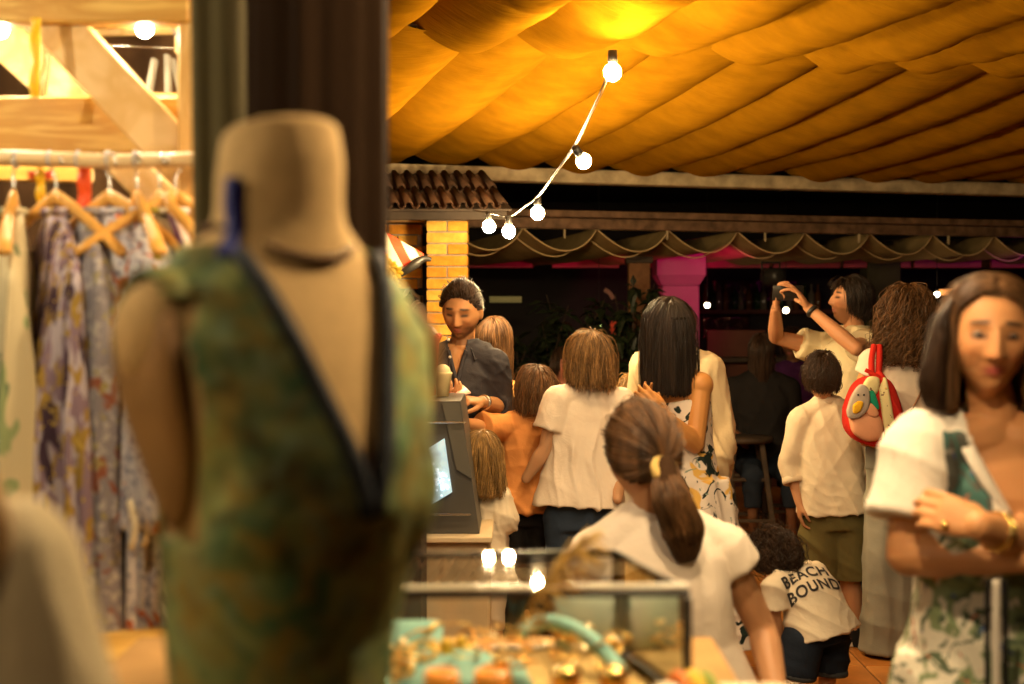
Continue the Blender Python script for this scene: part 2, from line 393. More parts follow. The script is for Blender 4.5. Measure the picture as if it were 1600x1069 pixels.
V, F = box((-.365, 8.125, 1.055), (.222, .215, 2.11)); put('mortar_core', V, F, m_mortar, pil, smooth=False)
V, F = box((-.365, 8.12, 2.127), (.26, .26, .014)); put('cap_slab', V, F, m_plaster, pil, smooth=False)
bw = thing('brick_wall', 'low orange brick wall left of the pillar under tiled eaves', 'wall', (-.9, 8.6, 0))
bricks(bw, -1.7, -.535, 8.45, 2.06, 1.69, .12, off=.06)
bricks(bw, -1.7, -.535, 8.45, 1.0, .02, .12, off=.06)
V, F = box((-1.12, 8.52, 1.87), (1.16, .09, .38)); put('mortar_core', V, F, m_mortar, bw, smooth=False)
V, F = box((-1.12, 8.52, .5), (1.16, .09, .98)); put('mortar_core', V, F, m_mortar, bw, smooth=False)
V, F = box((-1.12, 8.43, 2.085), (1.2, .16, .035), bev=.004); put('timber_plate', V, F, mat('pale_timber', (.6, .42, .2), .6, noise=(12, .2)), bw, smooth=False)
# breeze blocks of interlocking rings in the opening
m_breeze = mat('cream_breeze_block', (.66, .62, .5), .8, noise=(30, .15))
lat = thing('breeze_block_screen', 'cream lattice screen of interlocking rings beside the pillar', 'screen', (-.7, 8.48, 1))
S = .155
for i in range(7):
    for k in range(4):
        cx = -.535 - S/2 - i*S; cz = 1.69 - S/2 - k*S
        arcs = []
        for sx in (-1, 1):
            for sz in (-1, 1):
                c0 = np.array([cx+sx*S/2, 8.5, cz+sz*S/2]); a0 = math.atan2(-sz, -sx)
                rings = []
                for a in np.linspace(a0-R(45), a0+R(45), 9):
                    d = np.array([math.cos(a), 0, math.sin(a)]); r0 = S*.44
                    rings.append([c0+d*(r0-.011)+[0, -.04, 0], c0+d*(r0+.011)+[0, -.04, 0], c0+d*(r0+.011)+[0, .04, 0], c0+d*(r0-.011)+[0, .04, 0]])
                arcs.append(loft(rings))
        for sx in (-1, 1):
            arcs.append(box((cx + sx*(S/2-.006), 8.5, cz), (.0115, .08, S*.28)))
            arcs.append(box((cx, 8.5, cz + sx*(S/2-.006)), (S*.28, .08, .0115)))
        V, F = join(*arcs); put('breeze_block', V, F, m_breeze, lat)
# ---- little tiled roof
m_rt = [mat('roof_tile_%d' % i, c, .75, noise=(12, .35), bump=(30, .4)) for i, c in enumerate([(.075, .036, .018), (.05, .025, .013), (.10, .048, .023)])]
roof = thing('tiled_roof', 'small eaves roof of rounded dark clay tiles above the brick pillar', 'roof', (-.5, 8.0, 2.1))
E0 = np.array([-.045, 7.72, 2.118]); dn = np.array([-.135, .65, .225]); ln = np.linalg.norm(dn); ux = np.array([-.0735, 0, 0])
for i in range(16):
    for row in range(2):
        s0 = E0 + ux*i + dn*(row*.47) + np.array([0, 0, .012*row]); e0 = s0 + dn*.53
        for cov in (1, -1):
            rings = []; d = nrm(e0-s0); side = np.array([1, 0, 0.]); upv = nrm(np.cross(side, d)); upv = upv if upv[2] > 0 else -upv
            c = s0 if cov == 1 else s0 + ux*.5
            for q_, rr in ((c, .024), (c + (e0-s0), .019)):
                rg = []
                for t in np.linspace(0, np.pi, 7): rg.append(q_ + side*math.cos(t)*rr + upv*cov*math.sin(t)*rr)
                for t in np.linspace(np.pi, 0, 7): rg.append(q_ + side*math.cos(t)*(rr-.006) + upv*cov*math.sin(t)*(rr-.006))
                rings.append(rg)
            V, F = loft(rings)
            put('roof_tile', V, F, m_rt[(i*7+row*3+cov) % 3], roof)
V, F = beam(E0 + np.array([.02, .12, -.05]), E0 + ux*16.5 + np.array([0, .12, -.05]), .04, .05); put('fascia', V, F, m_darkwood, roof, smooth=False)
b_ = [E0+dn*.05+[.05, 0, -.03], E0+dn+[.05, 0, -.03], E0+dn+ux*16+[0, 0, -.03], E0+dn*.05+ux*16+[0, 0, -.03]]
V, F = join(loft([[p for p in b_], [p + np.array([0, 0, -.012]) for p in b_]])); put('roof_board', V, F, m_darkwood, roof, smooth=False)

# ---- dark bar behind
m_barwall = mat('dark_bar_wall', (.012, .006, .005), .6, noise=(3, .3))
m_redwall = mat('oxblood_panel', (.11, .028, .012), .6, noise=(4, .25))
bar = thing('bar_building', 'dark bar room far behind the crowd with oxblood panels', 'building', (2, 14, 0))
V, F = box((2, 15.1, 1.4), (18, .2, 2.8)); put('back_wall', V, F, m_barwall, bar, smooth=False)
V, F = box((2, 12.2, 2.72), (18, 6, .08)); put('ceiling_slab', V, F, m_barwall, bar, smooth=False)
for px in (780, 915, 1050, 1150, 1260, 1370, 1480, 1600, 1720):
    c = P(px, 396, 11.9); V, F = box((c[0], 11.9, 1.965), (.56, .05, .13), bev=.004); put('valance_panel', V, F, mat('maroon_valance', (.42, .06, .10), .6, noise=(5, .2)), bar, smooth=False)
V, F = box((3.0, 12.6, .55), (5.2, .5, 1.1), bev=.01); put('bar_counter', V, F, mat('bar_front', (.10, .03, .02), .4, noise=(6, .3)), bar, smooth=False)
V, F = box((3.0, 12.5, 1.12), (5.4, .7, .05), bev=.01); put('counter_top', V, F, m_darkwood, bar, smooth=False)
c = P(1150, 610, 12.3); V, F = box((c[0], 12.3, 1.0), (.5, .03, .75), bev=.004); put('oxblood_panel', V, F, m_redwall, bar, smooth=False)
for py in (484, 575):
    c = P(1175, py, 14.9); V, F = box((c[0], 14.8, c[2]-.02), (2.4, .3, .04)); put('shelf', V, F, m_redwall, bar, smooth=False)
for i, (px, py, w) in enumerate([(1180, 455, .9), (1135, 512, .5), (1150, 545, .45)]):
    c = P(px, py, 14.9); V, F = box((c[0], 14.93, c[2]), (w, .04, .24), bev=.01); put('dark_mirror', V, F, mat('dark_mirror', (.08, .03, .025), .12, metallic=.6, bump=(6, .5, .05)), bar, smooth=False)
# bottles along the shelf
m_btl = [mat('bottle_%d' % i, c, .1, trans=.5) for i, c in enumerate([(.3, .12, .03), (.05, .12, .04), (.35, .3, .2)])]
for i in range(16):
    c = P(1100 + i*12 + random.uniform(-3, 3), 484, 14.75)
    V, F = lathe([(.03, 0), (.034, .01), (.034, .16), (.012, .2), (.012, .26), (.014, .265)], (c[0], c[1], c[2]), 10)
    o = put('bottle', V - np.array(c), F, m_btl[i % 3]); o.location = c
    tag(o, ['brown', 'green', 'pale'][i % 3] + ' glass bottle in the row on the back shelf of the bar', 'bottle', 'bottles on the bar shelf')
# magenta column
m_col = mat('magenta_lit_plaster', (.20, .10, .14), .7, noise=(6, .08), bump=(20, .2))  # plaster tinted pink: part of the magenta light is put into the colour
cc = P(1060, 440, 11.2)
colm = thing('column', 'square column with stepped capital washed in magenta light', 'column', (cc[0], cc[1], 0))
zt = P(0, 398, 11.2)[2]; zc = P(0, 432, 11.2)[2]; zs = P(0, 446, 11.2)[2]; w1 = 76/K*11.2; w2 = 58/K*11.2
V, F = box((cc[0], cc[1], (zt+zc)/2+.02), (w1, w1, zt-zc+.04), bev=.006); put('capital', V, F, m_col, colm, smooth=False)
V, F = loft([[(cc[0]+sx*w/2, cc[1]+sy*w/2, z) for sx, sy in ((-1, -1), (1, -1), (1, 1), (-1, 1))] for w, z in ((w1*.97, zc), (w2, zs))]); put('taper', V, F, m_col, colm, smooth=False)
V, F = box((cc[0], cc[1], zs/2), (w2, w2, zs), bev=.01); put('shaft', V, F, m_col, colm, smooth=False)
c = P(998, 545, 10.6); cb = thing('door_post', 'rough brown wooden door post left of the long black hair', 'post', (c[0], c[1], 0))
V, F = box((c[0], c[1], .95), (.16, .12, 1.9), bev=.006); put('post_shaft', V, F, mat('brown_post', (.20, .085, .03), .7, noise=(10, .4), bump=(20, .6)), cb, smooth=False)
V, F = box((c[0], c[1], 1.92), (.2, .16, .05), bev=.005); put('post_cap', V, F, m_darkwood, cb, smooth=False)
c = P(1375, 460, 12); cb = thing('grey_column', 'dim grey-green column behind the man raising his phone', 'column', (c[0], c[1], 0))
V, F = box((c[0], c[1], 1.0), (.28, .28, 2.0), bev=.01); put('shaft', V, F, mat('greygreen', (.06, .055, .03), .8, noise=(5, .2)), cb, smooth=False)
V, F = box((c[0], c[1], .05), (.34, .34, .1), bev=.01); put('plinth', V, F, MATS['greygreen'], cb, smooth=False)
# magenta stage lamps: can with yoke
def stagelamp(loc, aim, col, watt, label, size=R(70)):
    t = thing('stage_lamp', label, 'lamp', loc); loc = np.array(loc); d = nrm(np.array(aim)-loc); a, b = frame_of(d)
    th = np.linspace(0, 2*np.pi, 16, endpoint=False); ring = lambda o, r: loc + d*o + r*(np.cos(th)[:, None]*a + np.sin(th)[:, None]*b)
    V, F = loft([ring(-.12, .02), ring(-.12, .05), ring(.0, .06), ring(.04, .065), ring(.04, .055), ring(.0, .05)]); put('housing', V, F, m_black, t)
    V, F = loft([ring(.001, .05), ring(.004, .05)]); put('lens', V, F, bulbmat('lens_' + label[:6], col, 3), t)
    V, F = tube([loc + a*.07, loc + a*.075 + [0, 0, .1], loc - a*.075 + [0, 0, .1], loc - a*.07], .008, 6); put('yoke', V, F, m_black, t)
    ld = bpy.data.lights.new('stage_beam', 'SPOT'); ld.energy = watt; ld.color = col; ld.spot_size = size; ld.spot_blend = .6; ld.shadow_soft_size = .04
    l = bpy.data.objects.new('stage_beam', ld); link(l); l.parent = t; l.location = d*.06
    l.rotation_euler = Vector(d).to_track_quat('-Z', 'Y').to_euler()
c0 = P(1060, 440, 11.2)
stagelamp((c0[0]+.5, 9.95, 1.78), (c0[0], 11.1, 1.72), (1, .01, .20), 42, 'magenta stage lamp hung under the awning aimed at the column', R(60))
stagelamp((4.2, 10.4, 1.8), (4.2, 12, 1.98), (.7, .02, .8), 4, 'violet stage lamp hung under the awning at its right end', R(100))
stagelamp((1.0, 10.9, 1.5), (1.0, 12, 1.98), (1, .03, .12), 3, 'red stage lamp hung under the awning near the bar middle', R(110))
# small bar lamps
for px, py, Y, lab, r in ((1105, 477, 11.5, 'small bright bar lamp right of the magenta column', .022), (1228, 485, 11.5, 'small bright bar lamp just below the raised phone', .024), (1464, 460, 11, 'small bar lamp between the curly hair and the woman with folded arms', .022), (936, 508, 11, 'small greenish lamp above the pale shirted boy', .018), (873, 378, 9.9, 'tiny lamp', .004)):
    if lab == 'tiny lamp': continue
    c = P(px, py, Y); t = thing('bar_lamp', lab, 'lamp', c)
    V, F = ell(c, (r, r, r), nu=12, nv=8); put('globe', V, F, bulbmat('bar_glow_g' if px == 936 else 'bar_glow', (.8, 1, .25) if px == 936 else (1, .8, .5), 22), t)
    V, F = tube([c + [0, 0, r*.8], c + [0, 0, r*1.8]], .012, 8); put('socket', V, F, m_black, t)
    V, F = tube([c + [0, 0, r*1.8], (c[0], c[1], 2.66)], .003, 5); put('cord', V, F, m_black, t)
c = P(1487, 457, 11.1); V, F = box((0, 0, 0), (.2, .06, .05), bev=.008); o = put('wall_sign', V, F, mat('amber_sign', (.8, .35, .12), .5, emit=((1, .35, .08), .5))); o.location = c; tag(o, 'small glowing amber box behind the curly haired woman', 'sign')
c = P(790, 468, 11.5); V, F = tube([(-.13, 0, 0), (.13, 0, 0)], .025, 8); o = put('tube_light', V, F, mat('dim_tube', (.10, .08, .04), .5, emit=((1, .72, .2), .09))); o.location = c; tag(o, 'dim yellow tube light on the dark wall behind the dark shirted man', 'light')
c = P(951, 458, 12); V, F = tube([(-.035, 0, 0.03), (.01, 0, 0), (.04, 0, -.05)], .018, 8); o = put('wall_light', V, F, mat('coral_glow', (.12, .05, .03), .5, emit=((1, .38, .16), .06))); o.location = c; tag(o, 'coral coloured wall light among the dark plants', 'light')
c = P(959, 512, 12); V, F = ell((0, 0, 0), (.035, .035, .06), nu=10, nv=8); o = put('red_lantern', V, F, mat('red_glow', (.3, .03, .01), .5, emit=((1, .1, .03), .15))); o.location = c; tag(o, 'small red lantern among the dark plants', 'lantern')
# plants in tubs in the shade
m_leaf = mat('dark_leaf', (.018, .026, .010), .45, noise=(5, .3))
def leafy(px, Y, h, w, n, lab, seed):
    rr = random.Random(seed); c = P(px, 484, Y); x, y = c[0], c[1]; t = thing('potted_plant', lab, 'plant', (x, y, 0))
    V, F = lathe([(.13, 0), (.17, .03), (.2, .34), (.22, .36), (.2, .37), (.17, .35)], (x, y, 0.01), 18); put('pot', V, F, m_redwall, t)
    st = []; lv = []
    for k in range(9):
        a = rr.uniform(0, 6.28); top = np.array([x + math.cos(a)*w*rr.uniform(.2, 1), y + math.sin(a)*w*rr.uniform(.2, 1), h*rr.uniform(.75, 1)])
        p0 = np.array([x, y, .33]); mid = (p0+top)/2 + np.array([rr.uniform(-.1, .1), 0, .1]); pts = bez([p0, mid, top], 6); st.append(tube(pts, np.linspace(.012, .004, len(pts)), 5))
        for q in range(n // 9):
            u = rr.uniform(.3, 1); b = pts[int(u*(len(pts)-1))]; d = nrm([rr.gauss(0, 1), rr.gauss(0, 1), rr.gauss(.1, .6)]); L = rr.uniform(.09, .2); s = nrm(np.cross(d, [0, 0, 1]))*L*.2; dr = np.array([0, 0, -L*.25])
            lv.append((np.array([b, b+d*L*.35+s, b+d*L+dr, b+d*L*.35-s, b+d*L*.5+[0, 0, .01]]), [(0, 1, 4), (1, 2, 4), (2, 3, 4), (3, 0, 4)]))
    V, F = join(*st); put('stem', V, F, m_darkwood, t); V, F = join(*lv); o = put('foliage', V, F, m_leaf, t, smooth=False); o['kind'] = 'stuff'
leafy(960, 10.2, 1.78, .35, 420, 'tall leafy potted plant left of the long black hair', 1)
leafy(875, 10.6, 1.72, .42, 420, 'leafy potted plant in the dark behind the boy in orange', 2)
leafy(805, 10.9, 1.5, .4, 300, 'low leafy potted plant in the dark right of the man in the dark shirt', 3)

# bar stools
def stool(px, Y, lab, h=.76):
    c = P(px, 484, Y); x, y = c[0], c[1]; t = thing('bar_stool', lab, 'stool', (x, y, 0), 0, 'bar stools')
    V, F = lathe([(.15, h-.04), (.17, h-.03), (.175, h-.01), (.16, h)], (x, y, 0), 20); put('seat', V, F, m_darkwood, t)
    for a in (45, 135, 225, 315):
        d = np.array([math.cos(R(a)), math.sin(R(a)), 0]); V, F = beam(np.array([x, y, h-.03]) + d*.12, np.array([x, y, .016]) + d*.24, .032, .032); put('leg', V, F, m_darkwood, t, smooth=False)
    for z, k in ((.25, .21), (.5, .166)):
        for i in range(4):
            a, b = R(45+90*i), R(135+90*i); q = .707*0+1
            V, F = beam((x+math.cos(a)*k, y+math.sin(a)*k, z), (x+math.cos(b)*k, y+math.sin(b)*k, z), .022, .022); put('rung', V, F, m_darkwood, t, smooth=False)
    return t
stool(1165, 8.9, 'dark bar stool standing in front of the red panel')
stool(1225, 9.3, 'dark bar stool nearest the boy in the white shirt')
stool(1110, 9.6, 'dark bar stool half hidden behind the pale cardigan')

# ---- string of globe lights
sl = thing('string_lights', 'string of round warm globe bulbs hanging from the ochre canopy', 'string lights', (0, 5.5, 2.4))
bpos = [P(957, 113, 5.0), P(912, 252, 5.8), P(840, 333, 6.4), P(795, 362, 6.7), P(764, 354, 6.9)]
wire = [P(957, 90, 5.0), P(943, 132, 5.1), P(920, 180, 5.4), P(896, 228, 5.75), P(867, 270, 6.05), P(840, 306, 6.35), P(820, 322, 6.5), P(795, 338, 6.7), P(764, 333, 6.9), P(738, 328, 7.8)]
over = [np.array(p) for p in ((.60, 4.0, 2.56), (.46, 3.3, 2.45), (.30, 2.6, 2.35), (.42, 1.75, 2.25))]
V, F = tube(bez(wire, 8), .0028, 6); put('cord', V, F, m_black, sl)
V, F = tube(bez([p + np.array([.004, .004, 0]) for p in wire], 8) + np.array([0.004, 0, 0]), .0016, 6); put('cord', V, F, mat('pale_wire', (.45, .36, .22), .4), sl)
def bulb(c, parent, r=.034, m=m_warmbulb, up=(0, 0, 1)):
    up = nrm(up); V, F = ell(c, (r, r, r*1.05), nu=16, nv=10); o = put('bulb', V, F, m, parent)
    V, F = tube([c + up*r*.85, c + up*(r*1.25), c + up*(r+.045)], [.014, .018, .016], 10); put('socket', V, F, m_black, o)
    return o
for c in bpos: bulb(c, sl, .031, up=nrm(P(897, 228, 5.75) - P(912, 252, 5.8)) if c is bpos[1] else (0, 0, 1))
sl2 = thing('fill_pendants', 'unseen row of shaded pendant lamps added over the jewellery case to light the crowd', 'pendant lamps', (.4, 3.3, 2.6))  # unseen lamps added to light the crowd; shades keep light off the canopy
V, F = tube(bez([p + np.array([0, 0, .2]) for p in over[::-1]] + [np.array([.66, 5.2, 2.74])], 8), .0045, 6); put('cord', V, F, m_black, sl2)
m_shade = mat('enamel_shade', (.55, .5, .42), .4)
for c in over:
    o = put('bulb', *ell(c, (.034, .034, .036), nu=16, nv=10), bulbmat('fill_pendant_glow', (1, .73, .40), 1750), sl2)
    th = np.linspace(0, 2*np.pi, 24, endpoint=False)
    V, F = lathe([(.115, -.012), (.10, .03), (.055, .075), (.018, .085), (.016, .135), (0, .137), (0, .13), (.010, .08), (.05, .070), (.095, .027), (.111, -.012)], c, 24); put('shade', V, F, m_shade, sl2)
    V, F = tube([c + [0, 0, .13], c + [0, 0, .2]], .004, 6); put('flex', V, F, m_black, sl2)
# ================================================================== LEFT STALL
m_pine = wood('pine_board', (.78, .50, .13), (.56, .29, .05), .5, (1.2, 9, 9))
m_pinev = wood('pine_post', (.80, .53, .20), (.66, .38, .11), .5, (9, 9, 1.2), knots=False)
m_pined = wood('pine_brace', (.80, .55, .25), (.68, .42, .14), .5, (4, 9, 4), knots=True, sc=2)
SY = 2.95
st = thing('timber_stall', 'pale pine stall frame with diagonal braces around the clothes rack', 'stall', (-1, SY, 0))
def B(p, q, w, h, name, m=m_pine, **k):
    V, F = beam(p, q, w, h, .004, **k); return put(name, V, F, m, st, smooth=False)
a, b = P(-260, 18, SY), P(300, 18, SY); B(a, b, .07, .058, 'top_beam')
V, F = box((P(306, 0, SY+.02)[0], SY+.02, 1.2), (.062, .07, 2.4), bev=.005); put('post', V, F, m_pinev, st, smooth=False)
V, F = box((P(-250, 0, SY)[0], SY, 1.2), (.07, .07, 2.4), bev=.005); put('post', V, F, m_pinev, st, smooth=False)
V, F = box((P(306, 0, 4.0)[0], 4.0, 1.25), (.07, .07, 2.5), bev=.005); put('post', V, F, m_pinev, st, smooth=False)
p = P(-260, 195, SY+.07); q = P(290, 195, SY+.07); V, F = box(((p[0]+q[0])/2, SY+.072, p[2]), (q[0]-p[0], .03, .117), bev=.003); put('plank', V, F, m_pine, st, smooth=False)
B(P(60, 10, SY+.02), P(318, 286, SY+.02), .03, .098, 'brace', m_pined)
B(P(-80, -20, SY+.5), P(150, 190, SY+.5), .03, .1, 'brace', m_pined)
B(P(185, 245, SY+.13), P(300, 360, SY+.13), .03, .075, 'brace', m_pined)
V, F = beam(P(-60, 250, SY+.35)+[0, 0, -.03], P(145, 275, SY+.35), .03, .035); put('rear_rail', V, F, m_pine, st, smooth=False)
V, F = beam(P(-60, 58, SY+.75), P(290, 48, SY+.75), .02, .02); put('rear_rail', V, F, m_pined, st, smooth=False)
V, F = beam(P(230, 355, SY+.3), P(330, 358, SY+.3), .04, .05); put('rear_rail', V, F, m_pined, st, smooth=False)
V, F = tube([P(-100, 66, SY+.7), P(110, 68, SY+.7), P(292, 77, SY+.7)], .0035, 6); put('wire', V, F, m_silver, st)
# back cloth of the stall
m_backcloth = mat('brown_backcloth', (.16, .09, .045), .9, noise=(6, .2), bump=(20, .3))
rings = []
for z in np.linspace(0.1, 2.6, 14):
    xs = np.linspace(-3.1, -.95, 60); rings.append(np.stack([xs, 4.35 + .035*np.sin(xs*26+z*.4) + .02*np.sin(xs*11), np.full(60, z)], 1))
V, F = loft(rings, closed=False, cap=False); o = put('backcloth', V - np.array([-2, 4.35, 0]), F, m_backcloth); o.location = (-2, 4.35, 0)
tag(o, 'dark brown cloth hanging across the back of the pine stall', 'curtain')
# rod
RY = 2.8
rod = thing('clothes_rail', 'round wooden clothes rail tied to the pine stall', 'rail', (-.7, RY, 0))
p0, p1 = P(-250, 238, RY), P(333, 248, RY)
V, F = tube(bez([p0, P(40, 247, RY), P(180, 252, RY), p1], 8), .0145, 14); put('rod', V, F, wood('rod_wood', (.80, .58, .30), (.72, .46, .2), .45, (1, 6, 6), knots=False), rod)
for px in (26, 78, 122, 169, 212): 
    c = P(px, 249, RY); V, F = torus(c, .0155, .003, roty(R(90)), 16, 6); put('clear_band', V, F, mat('clear_plastic', (.85, .8, .8), .2, trans=.4), rod)
for px in (-200, 320):
    c = P(px, 246, RY); V, F = box(c + np.array([0, .07, .0]), (.03, .14, .03)); put('bracket', V, F, m_pine, rod, smooth=False)
# bulbs of the stall, and unseen fill bulbs added to the string
s2 = thing('stall_lights', 'string of bright white globe bulbs under the pine top beam, with unseen fill bulbs added', 'string lights', (-.8, SY+.15, 2))
sb = [P(0, 46, SY+.06), P(226, 45, SY+.06), P(-240, 60, SY+.1), np.array([-1.25, 2.3, 2.15]), np.array([-1.0, 1.45, 1.98]), np.array([-.75, .7, 2.25])]  # last three are unseen, added to light the clothes and dress form
V, F = tube(bez([sb[5]+[0, 0, .05], sb[4]+[0, 0, .05], sb[3]+[0, 0, .05], sb[2]+[0, 0, .05], sb[0]+[0, 0, .045], P(110, 44, SY+.1), sb[1]+[0, 0, .045], P(285, 66, SY+.1)], 8), .004, 6); put('cord', V, F, m_black, s2)
m_b2 = bulbmat('stall_bulb_glow', (1, .83, .55), 950)
for c in sb: bulb(c, s2, .0165, m_b2 if c is not sb[5] else bulbmat('fill_bulb_glow', (1, .74, .42), 900))  # the bulb with its own glow is an added front fill
# ribbons
def ribbon(pts, w, m, lab):
    pts = np.array(pts); c0 = pts.mean(0); bp = bez(pts, 8); t = nrm(np.cross(nrm(bp[-1]-bp[0]), [0, 1, 0])); rings = []
    for i, p in enumerate(bp):
        k = .006*math.sin(i*.9); s = t*w/2; n = np.array([0, .0012, 0]); rings.append([p-s+[0, k, 0]-n, p+s-n, p+s+n, p-s+[0, k, 0]+n])
    V, F = loft(rings); o = put('ribbon', V-c0, F, m); o.location = c0; tag(o, lab, 'ribbon'); return o
m_yel = mat('yellow_ribbon', (.95, .55, .02), .45); m_red = mat('red_ribbon', (.85, .10, .02), .45)
ribbon([P(56, 28, SY-.07), P(55, 90, SY-.08), P(54, 152, SY-.075)], .02, m_yel, 'broad yellow ribbon hanging from the top beam of the pine stall')
ribbon([P(70, 40, SY+.3), P(73, 90, SY+.3), P(66, 152, SY+.3)], .018, m_red, 'red ribbon half hidden behind the broad yellow ribbon')
ribbon([P(62, 262, SY-.12), P(63, 285, SY-.12), P(65, 318, SY-.12)], .018, m_yel, 'short yellow ribbon tied below the wooden clothes rail')
ribbon([P(131, 262, SY-.12), P(132, 300, SY-.12), P(129, 345, SY-.12)], .027, m_red, 'wide orange-red ribbon hanging below the wooden clothes rail')
for k, (x0, x1) in enumerate(((44, 58), (66, 82))):
    ribbon([P(x0, 272, SY-.1), P((x0+x1)/2, 274, SY-.1), P(x1, 273, SY-.1)], .018, m_red, ['left', 'right'][k] + ' red ribbon knot end beside the short yellow ribbon')
# leaning grey boards
m_gcard = mat('grey_card', (.42, .38, .30), .8, noise=(20, .2))
for i, (x0, y0, x1, y1, w) in enumerate(((242, 92, 230, 152, .035), (262, 86, 263, 152, .034), (270, 92, 285, 154, .022), (292, 84, 292, 154, .035))):
    a, b = P(x0, y0, 3.5+.03*i), P(x1, y1+6, 3.5+.03*i); c = (a+b)/2; V, F = beam(a-c, b-c, w, .012, .002); o = put('card', V, F, m_gcard, smooth=False); o.location = c
    tag(o, ['short grey card leaning left on the stall shelf', 'tall upright grey card on the stall shelf', 'thin grey card leaning right on the stall shelf', 'grey card next to the pine post on the shelf'][i], 'card')
V, F = box((P(262, 0, 3.55)[0], 3.55, P(0, 163, 3.55)[2]), (.3, .25, .02)); put('shelf', V, F, m_pine, st, smooth=False)
V, F = beam(P(285, 20, 3.45), P(285, 86, 3.45), .04, .03); put('rear_post', V, F, m_pinev, st, smooth=False)

# hangers
m_hang = mat('hanger_wood', (.75, .38, .08), .4, noise=(15, .15))
def hanger(c, yaw, lab, half=.2):
    t = thing('clothes_hanger', lab, 'hanger', c, 0, 'hangers on the wooden rail'); c = np.array(c); w = np.array([math.cos(yaw), math.sin(yaw), 0])
    hk = [c + np.array([0, 0, -.02]) + w*(.0175*math.sin(a)) + np.array([0, 0, .0175*math.cos(a)+.0]) for a in np.linspace(-1.9, 1.57, 10)]
    V, F = tube(bez(hk + [c+w*.012+[0, 0, -.03], c+[0, 0, -.05], c+[0, 0, -.085]], 3), .0025, 6); put('hook', V, F, m_silver, t)
    n = np.cross(w, [0, 0, 1])
    for s in (-1, 1):
        rings = []
        for u in np.linspace(0, 1, 10):
            p = c + w*s*half*u + np.array([0, 0, -.085 - .085*u - .03*u*u]); hh = .015 - .005*u; th = .008 + .008*u
            e = np.linspace(0, 2*np.pi, 10, endpoint=False); rings.append(p + np.outer(np.sin(e)*hh, [0, 0, 1]) + np.outer(np.cos(e)*th, n))
        V, F = loft(rings); put('arm', V, F, m_hang, t)
    return t
# hanging garments
def garment(c, yaw, L, m, lab, half=.2, hemw=.24, thick=.035, sleeve=0, seed=1, cat='shirt', name='hanging_shirt', zoff=-.10, flare=1.0, short=0):
    t = thing(name, lab, cat, c, 0, 'clothes on the wooden rail'); c = np.array(c); w = np.array([math.cos(yaw), math.sin(yaw), 0]); n = np.cross(w, [0, 0, 1.])
    e = np.linspace(0, 2*np.pi, 84, endpoint=False); rr = random.Random(seed); ph = [rr.uniform(0, 6) for _ in range(6)]; rings = []
    for i, u in enumerate(np.linspace(0, 1, 34)):
        top = min(1, u*9); hw = (.05 + (half-.05)*math.sin(top*math.pi/2)) + (hemw-half)*u; th = (.018 + thick*min(1, u*3))*(1 + u*(flare-1))
        f = min(1, u*2.2)*.014*flare
        k = 1 + 0*e; disp = f*(np.sin(7*e + ph[0] + 1.5*u) + .8*np.sin(12*e + ph[1] - u) + .5*np.sin(19*e + ph[2]))
        x = np.sign(np.cos(e))*np.abs(np.cos(e))**.85*hw*(1+.04*math.sin(5*u+ph[3])); y = np.sin(e)*th + disp*np.sign(np.sin(e)+1e-6)*1.0
        z = zoff - L*u - .07*np.abs(x/ max(half, .01))**1.1*(1-u) + f*.5*np.sin(9*e+ph[4])
        rings.append(c + np.outer(x, w) + np.outer(y, n) + np.outer(z, [0, 0, 1]))
    V, F = loft(rings); put('cloth_body', V, F, m, t)
    if sleeve:
        for s in (-1, 1):
            p0 = c + w*s*(half-.03) + np.array([0, 0, zoff-.10]); p1 = p0 + w*s*.05 + n*.02 + np.array([0, 0, -sleeve]); rings = []
            for u in np.linspace(0, 1, 16):
                p = p0*(1-u) + p1*u + n*.02*math.sin(4*u+ph[5]); r_ = .055 + .015*u; e2 = np.linspace(0, 2*np.pi, 28, endpoint=False)
                rings.append(p + np.outer(np.cos(e2)*r_*(1+.12*np.sin(5*e2+ph[1]+3*u)), w) + np.outer(np.sin(e2)*r_*.5*(1+.2*np.sin(4*e2+ph[2])), n))
            V, F = loft(rings); put('sleeve', V, F, m, t)
    V, F = torus(c + np.array([0, 0, zoff+.0]), .05, .007, np.stack([w, n*.5, np.array([0, 0, 1.])], 1), 24, 6); put('collar', V, F, m, t)
    return t
pr_green = printed('cream_green_print', (.72, .60, .36), [((.12, .20, .11), 14, .60, 2, (1, 1, .5), .8), ((.35, .42, .2), 16, .6, 9, (1, 1, .5), .5)])
pr_purp = printed('purple_ochre_print', (.30, .20, .25), [((.55, .46, .50), 49, .50, 3, (1, 1, .28), .3), ((.42, .26, .06), 42, .56, 7, (1, 1, .4), .6), ((.07, .04, .06), 30, .55, 1, (1, 1, .2), .6), ((.6, .4, .08), 65, .63, 5, (1, 1, 1), .2)])
pr_lil = printed('lilac_rust_print', (.66, .60, .62), [((.33, .31, .38), 57, .52, 4, (1, 1, 1), .3), ((.72, .68, .66), 76, .56, 8, (1, 1, 1), .2), ((.55, .15, .05), 17, .62, 3, (1, 1, .7), 1.5), ((.42, .16, .08), 28, .66, 6, (1, 1, .6), 1)])
pr_grey = printed('slate_print', (.26, .23, .25), [((.45, .40, .38), 65, .54, 3, (1, 1, .8), .3), ((.28, .10, .06), 23, .6, 6, (1, 1, .6), 1), ((.36, .30, .12), 49, .6, 1, (1, 1, 1), .4)])
m_cream = mat('cream_knit', (.80, .68, .48), .85, noise=(20, .12), bump=(80, .5), sheen=.3)
m_olive = mat('olive_cloth', (.36, .30, .05), .8)
